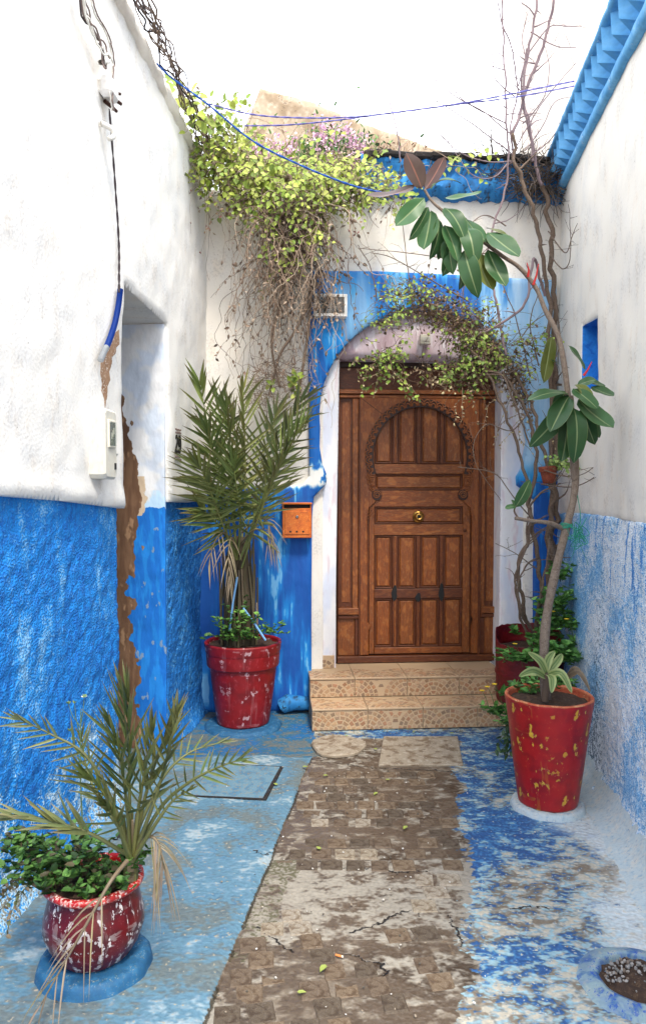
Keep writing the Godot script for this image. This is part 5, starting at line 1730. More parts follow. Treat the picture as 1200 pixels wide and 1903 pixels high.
func build_pots() -> void:
	# near left: squat jar
	pad("pot_base", "thick round blue cement base under the squat chipped red pot", 0.190, 0.042, Vector3(-0.80, 0.013, -2.585), M.pad_blue)
	var wob_pot := func(a, y, r): return Vector2(r * (1.0 + 0.012 * wob.get_noise_3d(cos(a) * 1.5, y * 6.0, sin(a) * 1.5)), y + 0.004 * wob.get_noise_3d(cos(a) * 2.0, 3.0, sin(a) * 2.0))
	var t := thing("red_pot", "squat dark red jar shaped pot with white chips in the left foreground", "flower pot", Transform3D(Basis(Vector3.UP, 0.9), Vector3(-0.80, 0.055, -2.585)))
	var prof := [Vector2(0.0, 0.0), Vector2(0.105, 0.0), Vector2(0.122, 0.012), Vector2(0.155, 0.06), Vector2(0.172, 0.11), Vector2(0.170, 0.15), Vector2(0.156, 0.205), Vector2(0.148, 0.24), Vector2(0.150, 0.262)]
	var g := Geo.new()
	g.lathe(prof, 44, Vector3.ZERO, wob_pot)
	part("body", g, M.red_chipped_white, t)
	g = Geo.new()
	g.lathe([Vector2(0.149, 0.252), Vector2(0.164, 0.254), Vector2(0.172, 0.264), Vector2(0.170, 0.275), Vector2(0.160, 0.281), Vector2(0.148, 0.277), Vector2(0.141, 0.262), Vector2(0.138, 0.20)], 44, Vector3.ZERO, wob_pot)
	part("rim", g, M.red_rim, t)
	part("soil", soil(0.142, 0.25, 1.0), M.soil, t)
	# far left: tall pot with a collar
	pad("pot_base", "thin round blue cement base under the tall red pot beside the steps", 0.262, 0.028, Vector3(-0.56, 0.0, -5.25), M.pad_blue)
	t = thing("red_pot", "tall red collared pot holding the big palm in the far left corner", "flower pot", Transform3D(Basis(Vector3.UP, 0.3), Vector3(-0.56, 0.028, -5.25)))
	g = Geo.new()
	g.lathe([Vector2(0.0, 0.0), Vector2(0.176, 0.0), Vector2(0.184, 0.015), Vector2(0.205, 0.17), Vector2(0.228, 0.35), Vector2(0.236, 0.415)], 44, Vector3.ZERO, wob_pot)
	part("body", g, M.red_bloomed, t)
	g = Geo.new()
	g.lathe([Vector2(0.236, 0.405), Vector2(0.247, 0.408), Vector2(0.252, 0.418), Vector2(0.258, 0.50), Vector2(0.256, 0.505), Vector2(0.262, 0.512), Vector2(0.268, 0.565), Vector2(0.267, 0.575), Vector2(0.252, 0.577), Vector2(0.245, 0.565), Vector2(0.235, 0.45)], 44, Vector3.ZERO, wob_pot)
	part("collar", g, M.red_bloomed, t)
	part("soil", soil(0.246, 0.545, 2.0), M.soil, t)
	# front right: tall plain pot
	pad("pot_base", "round pale cement base moulded to the floor under the yellow flecked red pot", 0.188, 0.03, Vector3(1.185, 0.0, -3.92), M.pad_pale)
	t = thing("red_pot", "tall red pot flecked with yellow holding the rubber tree on the right", "flower pot", Transform3D(Basis(Vector3.UP, 2.2), Vector3(1.185, 0.03, -3.92)))
	g = Geo.new()
	g.lathe([Vector2(0.0, 0.0), Vector2(0.150, 0.0), Vector2(0.154, 0.012), Vector2(0.178, 0.19), Vector2(0.204, 0.40), Vector2(0.222, 0.53), Vector2(0.227, 0.552), Vector2(0.226, 0.561)], 44, Vector3.ZERO, wob_pot)
	part("body", g, M.red_chipped_yellow, t)
	g = Geo.new()
	g.lathe([Vector2(0.2255, 0.559), Vector2(0.2262, 0.564), Vector2(0.222, 0.568), Vector2(0.212, 0.568), Vector2(0.206, 0.56), Vector2(0.2, 0.45)], 44, Vector3.ZERO, wob_pot)
	part("rim", g, M.pot_rim, t)
	part("soil", soil(0.208, 0.532, 3.0), M.soil, t)
	# behind it: a cut drum with a ragged mouth, standing on the end of the lower step
	t = thing("red_pot", "dark red pot with a jagged cut rim on the step end behind the flecked pot", "flower pot", Transform3D(Basis.IDENTITY, Vector3(1.47, 0.158, -5.33)))
	var ragged := func(a, y, r): return Vector2(r * (1.0 + 0.012 * sin(a * 2.0)), y + (0.0 if y < 0.3 else 0.085 * smoothstep(-0.3, 0.5, sin(a)) + 0.012 * wob.get_noise_2d(a * 5.0, 1.0)))
	g = Geo.new()
	g.lathe([Vector2(0.0, 0.0), Vector2(0.222, 0.0), Vector2(0.232, 0.02), Vector2(0.236, 0.19), Vector2(0.243, 0.2), Vector2(0.243, 0.215), Vector2(0.237, 0.225), Vector2(0.240, 0.42), Vector2(0.240, 0.424), Vector2(0.232, 0.424), Vector2(0.226, 0.30)], 52, Vector3.ZERO, ragged)
	part("body", g, M.red_dark, t)
	part("soil", soil(0.230, 0.375, 4.0), M.soil, t)
	# little terracotta pot wedged among the stems
	t = thing("terracotta_pot", "little terracotta pot wedged among the vine stems right of the door", "flower pot", Transform3D(Basis(Vector3.FORWARD, -0.06), Vector3(1.54, 1.707, -5.15)))
	g = Geo.new()
	g.lathe([Vector2(0.0, 0.0), Vector2(0.038, 0.0), Vector2(0.050, 0.06), Vector2(0.053, 0.078), Vector2(0.062, 0.08), Vector2(0.064, 0.115), Vector2(0.057, 0.116), Vector2(0.05, 0.08)], 28, Vector3.ZERO, wob_pot)
	part("body", g, M.terracotta, t)
	part("soil", soil(0.056, 0.10, 6.0), M.soil, t)
	# planting hole in the floor
	var cen := Vector3(1.073, 0, -2.503)
	t = thing("planting_hole", "round planting hole with a raised painted cement ring at the right edge", "planter", Transform3D(Basis.IDENTITY, cen))
	g = Geo.new()
	var wb := func(a, y, r): return Vector2(r * (1.0 + 0.05 * wob.get_noise_2d(cos(a) * 1.6, sin(a) * 1.6)), y + 0.006 * wob.get_noise_3d(cos(a) * 3.0, r * 9.0, sin(a) * 3.0))
	g.lathe([Vector2(0.215, -0.006), Vector2(0.195, 0.006), Vector2(0.17, 0.016), Vector2(0.145, 0.024), Vector2(0.130, 0.020), Vector2(0.122, -0.01)], 44, Vector3.ZERO, wb)
	part("cement_ring", g, M.pad_flaked, t)
	part("soil", soil(0.128, 0.008, 8.0), M.soil, t)
	g = Geo.new()
	for k in 110:
		var a := rng.randf() * TAU
		var r := 0.112 * sqrt(rng.randf())
		if rng.randf() < 0.6:
			a = rng.randf_range(0.3, 3.4)
			r = rng.randf_range(0.05, 0.112)
		g.col = pick([Color(0.22, 0.20, 0.19), Color(0.14, 0.13, 0.125), Color(0.32, 0.29, 0.265), Color(0.18, 0.13, 0.10)])
		var s := rng.randf_range(0.004, 0.010)
		g.bx(Vector3(cos(a) * r, 0.020 + s * 0.2, -sin(a) * r), Vector3(s * 1.6, s, s * 1.2), s * 0.4, Basis(rand_dir(), rng.randf() * 3.0))
	part("gravel", g, M.gravel_stone, t, "stuff")

# ---------------------------------------------------------------- plants

func build_palms() -> void:
	# the big palm in the far left pot
	var t := thing("potted_palm", "tall bushy palm with dense olive fronds and dead lower leaves in the far corner", "palm")
	var base := Vector3(-0.593, 0.583, -5.25)
	var g := Geo.new()
	# trunk: a bundle of old leaf stalks
	for k in 3:   # the thick stems inside
		var a := TAU * k / 3.0 + 0.5
		g.col = Color(0.065, 0.05, 0.03)
		g.tube(curve([base + Vector3(cos(a) * 0.05, -0.05, sin(a) * 0.04), base + Vector3(cos(a) * 0.055, 0.35, sin(a) * 0.05), base + Vector3(cos(a) * 0.03, 0.75, sin(a) * 0.04)], 8), 0.052, 0.034, 9, 0.2)
	for k in 30:
		var a := TAU * k / 15.0 + rng.randf() * 0.2
		var r := rng.randf_range(0.05, 0.125)
		g.col = pick([Color(0.07, 0.055, 0.03), Color(0.10, 0.08, 0.045), Color(0.05, 0.045, 0.025), Color(0.13, 0.10, 0.065)])
		var o := base + Vector3(cos(a) * r, -0.05, sin(a) * r)
		var top := rng.randf_range(0.45, 0.78)
		g.tube(curve([o, o + Vector3(cos(a) * 0.01, top * 0.5, sin(a) * 0.01), base + Vector3(cos(a + rng.randfn() * 0.4) * (0.04 + r * 0.8), top, sin(a) * (0.04 + r * 0.8))], 4), 0.012, 0.006, 5, 0.1)
	part("trunk", g, M.stem_coat, t)
	var greens := [Color(0.10, 0.135, 0.035), Color(0.075, 0.11, 0.03), Color(0.13, 0.15, 0.045), Color(0.09, 0.12, 0.05)]
	var brown := Color(0.25, 0.13, 0.075)
	var paths := [
		[Vector3(-0.607, 0.989, -5.22), Vector3(-0.681, 1.516, -5.15), Vector3(-0.746, 1.953, -5.08), Vector3(-0.81, 2.353, -5)],
		[Vector3(-0.597, 1.029, -5.2), Vector3(-0.643, 1.557, -5), Vector3(-0.692, 1.833, -4.9), Vector3(-0.741, 2.043, -4.82)],
		[Vector3(-0.584, 1.027, -5.22), Vector3(-0.544, 1.625, -5.25), Vector3(-0.539, 1.997, -5.22), Vector3(-0.554, 2.328, -5.2)],
		[Vector3(-0.569, 1.064, -5.22), Vector3(-0.423, 1.663, -5.2), Vector3(-0.279, 2.012, -5.15), Vector3(-0.145, 2.272, -5.1)],
		[Vector3(-0.567, 1.104, -5.2), Vector3(-0.397, 1.592, -5.05), Vector3(-0.247, 1.876, -4.95), Vector3(-0.098, 2.09, -4.9)],
		[Vector3(-0.592, 1.179, -5.2), Vector3(-0.613, 1.592, -5.05), Vector3(-0.61, 1.913, -4.98), Vector3(-0.62, 2.186, -4.95)],
		[Vector3(-0.594, 1.181, -5.18), Vector3(-0.679, 1.488, -4.95), Vector3(-0.734, 1.683, -4.85), Vector3(-0.791, 1.829, -4.78)],
		[Vector3(-0.585, 1.131, -5.3), Vector3(-0.498, 1.585, -5.36), Vector3(-0.413, 1.929, -5.36), Vector3(-0.336, 2.195, -5.36)],
		[Vector3(-0.6, 1.131, -5.3), Vector3(-0.586, 1.7, -5.4), Vector3(-0.615, 2.008, -5.4), Vector3(-0.645, 2.199, -5.4)],
		[Vector3(-0.568, 1.184, -5.15), Vector3(-0.389, 1.629, -4.95), Vector3(-0.261, 1.874, -4.88), Vector3(-0.152, 2.045, -4.85)],
		[Vector3(-0.572, 1.181, -5.18), Vector3(-0.436, 1.45, -5), Vector3(-0.351, 1.665, -4.92), Vector3(-0.271, 1.832, -4.88)],
		[Vector3(-0.596, 1.093, -5.3), Vector3(-0.653, 1.623, -5.38), Vector3(-0.709, 2.006, -5.38), Vector3(-0.747, 2.29, -5.36)],
		[Vector3(-0.584, 1.22, -5.16), Vector3(-0.538, 1.488, -4.95), Vector3(-0.551, 1.683, -4.82), Vector3(-0.569, 1.869, -4.75)],
		[Vector3(-0.592, 1.216, -5.2), Vector3(-0.668, 1.375, -5.05), Vector3(-0.741, 1.487, -4.98), Vector3(-0.802, 1.531, -4.92)]]
	for k in paths.size():
		var f := frond(paths[k], 0.265, (Vector3(0, 0.25, 1) + rand_dir() * 0.9).normalized(), greens[k % 4] * 1.7, brown, 0.24, 19, 0.08, 0.022, 1.0, 0.05)
		part("frond", f, M.palm_leaf, t)
	var dead := Color(0.20, 0.15, 0.10)
	for p in [[Vector3(-0.605, 1.295, -5.15), Vector3(-0.662, 1.378, -5), Vector3(-0.716, 1.31, -4.95), Vector3(-0.749, 1.17, -4.93)], [Vector3(-0.56, 1.295, -5.15), Vector3(-0.458, 1.396, -5), Vector3(-0.375, 1.381, -4.95), Vector3(-0.311, 1.277, -4.93)], [Vector3(-0.553, 1.369, -5.15), Vector3(-0.433, 1.465, -5.05), Vector3(-0.365, 1.443, -5), Vector3(-0.335, 1.308, -4.98)], [Vector3(-0.587, 1.26, -5.12), Vector3(-0.606, 1.344, -4.98), Vector3(-0.617, 1.242, -4.92), Vector3(-0.607, 1.065, -4.92)]]:
		part("dead_frond", frond(p, 0.12, (Vector3(0, 0.6, 1) + rand_dir() * 0.4).normalized(), dead, Color(0.26, 0.20, 0.145), 0.4, 7, 0.7, 0.0085, 0.65, 0.3), M.palm_leaf, t)
	# two painted stakes and a stub in the pot
	var sk := thing("plant_stake", "pale blue painted stake leaning upright against the potted palm trunk", "stake")
	g = Geo.new()
	g.tube([Vector3(-0.632, 0.707, -5.08), Vector3(-0.61, 0.897, -5.09), Vector3(-0.581, 1.071, -5.1)], 0.008, 0.007, 7, 0.06)
	part("stick", g, M.stake_blue, sk)
	sk = thing("plant_stake", "blue painted stake slanting down to the right rim of the palm pot", "stake")
	g = Geo.new()
	g.tube([Vector3(-0.542, 0.858, -5.1), Vector3(-0.46, 0.751, -5.08), Vector3(-0.386, 0.645, -5.06)], 0.008, 0.008, 7, 0.06)
	part("stick", g, M.stake_blue, sk)
	sk = thing("plant_stake", "short grey twig stub standing right of the palm trunk", "stake")
	g = Geo.new()
	g.tube([Vector3(-0.449, 0.633, -5.12), Vector3(-0.449, 0.781, -5.12), Vector3(-0.453, 0.89, -5.13)], 0.009, 0.007, 6, 0.1)
	part("stick", g, M.bark, sk)
	var u := thing("pot_weeds", "small round leaved weeds growing round the foot of the tall palm", "weeds")
	var st := Geo.new()
	var lv := Geo.new()
	var wt := [Color(0.09, 0.22, 0.035), Color(0.14, 0.30, 0.05), Color(0.05, 0.14, 0.03)]
	for s in [[Vector3(-0.668, 0.655, -5.1), 0.05, 0.15, 9], [Vector3(-0.587, 0.63, -5.1), 0.06, 0.09, 8], [Vector3(-0.484, 0.644, -5.1), 0.05, 0.1, 8], [Vector3(-0.367, 0.674, -5.1), 0.04, 0.13, 7], [Vector3(-0.531, 0.748, -5.1), 0.04, 0.24, 7]]:
		weeds(st, lv, s[0], s[1], s[2], s[3], 0.036, wt)
	part("stems", st, M.stem_coat, u, "stuff")
	part("leaves", lv, M.leaf_soft, u, "stuff")

	# the scruffy palm in the near pot
	t = thing("potted_palm", "scruffy young palm with dry arching fronds in the squat foreground pot", "palm")
	var b := Vector3(-0.665, 0.364, -2.56)
	g = Geo.new()
	for k in 12:
		var a := TAU * k / 12.0
		g.col = pick([Color(0.12, 0.12, 0.04), Color(0.25, 0.19, 0.11), Color(0.09, 0.10, 0.03)])
		g.tube([b + Vector3(cos(a) * 0.018, -0.03, sin(a) * 0.018), b + Vector3(cos(a) * 0.02, 0.09, sin(a) * 0.02), b + Vector3(cos(a) * 0.03, 0.19, sin(a) * 0.03)], 0.009, 0.005, 5)
	part("trunk", g, M.stem_coat, t)
	var np := [
		[[Vector3(-0.665, 0.398, -2.56), Vector3(-0.664, 0.629, -2.55), Vector3(-0.661, 0.819, -2.54), Vector3(-0.659, 0.986, -2.54)], 0.145, 21, 0.36],
		[[Vector3(-0.657, 0.398, -2.56), Vector3(-0.614, 0.61, -2.55), Vector3(-0.566, 0.763, -2.54), Vector3(-0.517, 0.893, -2.54)], 0.115, 19, 0.36],
		[[Vector3(-0.667, 0.441, -2.55), Vector3(-0.716, 0.65, -2.5), Vector3(-0.793, 0.8, -2.48), Vector3(-0.896, 0.874, -2.46), Vector3(-0.991, 0.926, -2.45)], 0.125, 17, 0.4],
		[[Vector3(-0.678, 0.454, -2.6), Vector3(-0.778, 0.548, -2.65), Vector3(-0.85, 0.645, -2.7), Vector3(-0.881, 0.777, -2.72)], 0.10, 16, 0.4],
		[[Vector3(-0.651, 0.422, -2.55), Vector3(-0.544, 0.613, -2.5), Vector3(-0.445, 0.712, -2.46), Vector3(-0.353, 0.768, -2.44), Vector3(-0.273, 0.8, -2.43)], 0.125, 16, 0.42],
		[[Vector3(-0.649, 0.418, -2.52), Vector3(-0.544, 0.594, -2.42), Vector3(-0.483, 0.683, -2.38), Vector3(-0.422, 0.733, -2.35)], 0.10, 14, 0.42],
		[[Vector3(-0.663, 0.437, -2.52), Vector3(-0.765, 0.544, -2.45), Vector3(-0.878, 0.598, -2.42), Vector3(-1.007, 0.625, -2.4)], 0.095, 18, 0.35],
		[[Vector3(-0.663, 0.454, -2.6), Vector3(-0.582, 0.633, -2.68), Vector3(-0.495, 0.71, -2.74), Vector3(-0.385, 0.729, -2.8)], 0.10, 14, 0.5],
		[[Vector3(-0.658, 0.408, -2.54), Vector3(-0.66, 0.613, -2.5), Vector3(-0.666, 0.775, -2.46), Vector3(-0.684, 0.907, -2.44)], 0.12, 16, 0.3],
		[[Vector3(-0.647, 0.418, -2.52), Vector3(-0.61, 0.63, -2.46), Vector3(-0.574, 0.79, -2.42), Vector3(-0.546, 0.903, -2.4)], 0.12, 16, 0.3],
		[[Vector3(-0.643, 0.437, -2.52), Vector3(-0.557, 0.658, -2.48), Vector3(-0.512, 0.811, -2.46), Vector3(-0.478, 0.931, -2.45)], 0.11, 15, 0.32],
		[[Vector3(-0.654, 0.428, -2.5), Vector3(-0.674, 0.612, -2.42), Vector3(-0.707, 0.718, -2.38), Vector3(-0.752, 0.778, -2.36)], 0.11, 14, 0.3],
		[[Vector3(-0.645, 0.428, -2.5), Vector3(-0.664, 0.576, -2.42), Vector3(-0.68, 0.648, -2.38), Vector3(-0.699, 0.692, -2.35)], 0.08, 12, 0.35]]
	for k in np.size():
		part("frond", frond(np[k][0], np[k][1] * (1.3 if np[k][3] < 0.37 else 0.78), (Vector3(0.1, 0.3, 1) + rand_dir() * 0.5).normalized(), greens[(k + 1) % 4] * 1.0, Color(0.34, 0.24, 0.14), np[k][3], np[k][2] - (4 if np[k][3] < 0.37 else 6), 0.02, 0.0125 if np[k][3] < 0.37 else 0.0085, 0.44 if np[k][3] < 0.37 else 0.8, 0.12), M.palm_leaf, t)
	for p in [[Vector3(-0.648, 0.454, -2.45), Vector3(-0.679, 0.43, -2.36), Vector3(-0.736, 0.33, -2.32), Vector3(-0.807, 0.205, -2.3), Vector3(-0.875, 0.085, -2.28)]]:
		part("dead_frond", frond(p, 0.12, (Vector3(0.2, 0.3, 1) + rand_dir() * 0.3).normalized(), Color(0.17, 0.125, 0.095), Color(0.22, 0.165, 0.125), 0.35, 8, 0.5, 0.0058, 0.6, 0.25), M.palm_leaf, t)
	part("dead_frond", frond([Vector3(-0.641, 0.437, -2.52), Vector3(-0.579, 0.531, -2.46), Vector3(-0.539, 0.513, -2.44), Vector3(-0.525, 0.446, -2.43)], 0.12, Vector3(0.2, 0.6, 1).normalized(), Color(0.16, 0.115, 0.085), Color(0.22, 0.16, 0.12), 0.4, 11, 0.8, 0.0055, 0.7), M.palm_leaf, t)
	u = thing("pot_weeds", "dense dark green weeds spilling over the left rim of the foreground pot", "weeds")
	st = Geo.new()
	lv = Geo.new()
	var dk := [Color(0.05, 0.13, 0.025), Color(0.08, 0.19, 0.035), Color(0.035, 0.09, 0.02), Color(0.11, 0.24, 0.05), Color(0.07, 0.06, 0.03)]
	for s in [[Vector3(-0.891, 0.331, -2.55), 0.08, 0.14, 26, 0.0], [Vector3(-0.77, 0.318, -2.55), 0.08, 0.08, 26, 0.0], [Vector3(-0.937, 0.384, -2.55), 0.06, 0.12, 18, -0.9], [Vector3(-0.991, 0.441, -2.55), 0.05, 0.08, 16, -1.0], [Vector3(-1.028, 0.459, -2.55), 0.04, 0.08, 10, -0.8], [Vector3(-0.715, 0.327, -2.55), 0.06, 0.1, 16, 0.2], [Vector3(-0.834, 0.403, -2.55), 0.05, 0.12, 14, -0.2], [Vector3(-0.682, 0.403, -2.55), 0.03, 0.08, 8, 0.4]]:
		weeds(st, lv, s[0], s[1], s[2], int(s[3] * 1.25), 0.032, dk, Vector3(s[4], -0.2 if s[4] < -0.5 else 0.0, 0.1))
	for k in 5:   # withered strings hanging over the rim
		var s := strand(Vector3(-0.95, 0.362, -2.52) + rand_dir() * 0.02, Vector3(-0.4, 0.2, 0.2), rng.randf_range(0.16, 0.26), Vector3(0, -1.6, 0), 0.16, 0.015)
		st.tube(s, 0.0016, 0.001, 3)
		for x in s:
			lv.col = pick([Color(0.12, 0.09, 0.05), Color(0.07, 0.08, 0.03)])
			vine_leaf(lv, x, rand_dir() + Vector3.DOWN, rand_dir(), 0.02, 0.014)
	part("stems", st, M.stem_coat, u, "stuff")
	part("leaves", lv, M.leaf_soft, u, "stuff")
	# the flowering weed behind it
	u = thing("flowering_weed", "tall thin weed with a white flower head above the foreground palm", "weed")
	st = Geo.new()
	st.col = Color(0.10, 0.16, 0.06)
	var s0 := curve([Vector3(-0.851, 0.347, -2.66), Vector3(-0.871, 0.535, -2.68), Vector3(-0.876, 0.728, -2.69), Vector3(-0.872, 0.885, -2.69)], 6)
	st.tube(s0, 0.003, 0.0018, 5)
	lv = Geo.new()
	for e in [[Vector3(-0.875, 0.787, -2.69), Vector3(-0.89, 0.856, -2.69), Vector3(-0.895, 0.909, -2.69)], [Vector3(-0.874, 0.826, -2.69), Vector3(-0.906, 0.862, -2.7), Vector3(-0.921, 0.906, -2.7)], [Vector3(-0.872, 0.836, -2.69), Vector3(-0.864, 0.885, -2.69), Vector3(-0.86, 0.932, -2.69)], [Vector3(-0.875, 0.767, -2.69), Vector3(-0.896, 0.787, -2.69), Vector3(-0.911, 0.81, -2.69)], [Vector3(-0.876, 0.688, -2.69), Vector3(-0.891, 0.748, -2.69), Vector3(-0.902, 0.777, -2.69)]]:
		st.tube(e, 0.0018, 0.0012, 4)
		for k in 4:
			lv.col = Color(0.13, 0.20, 0.08)
			vine_leaf(lv, e[2], Vector3(rng.randfn() * 0.5, 0.8, rng.randfn() * 0.5), rand_dir(), 0.014, 0.01)
	for k in 9:
		lv.col = Color(0.85, 0.85, 0.82)
		vine_leaf(lv, Vector3(-0.86, 0.932, -2.69), Vector3(cos(k * 0.7), 0.5, sin(k * 0.7)), Vector3.UP, 0.013, 0.007)
	part("stems", st, M.stem_coat, u, "stuff")
	part("flower_heads", lv, M.petal, u, "stuff")


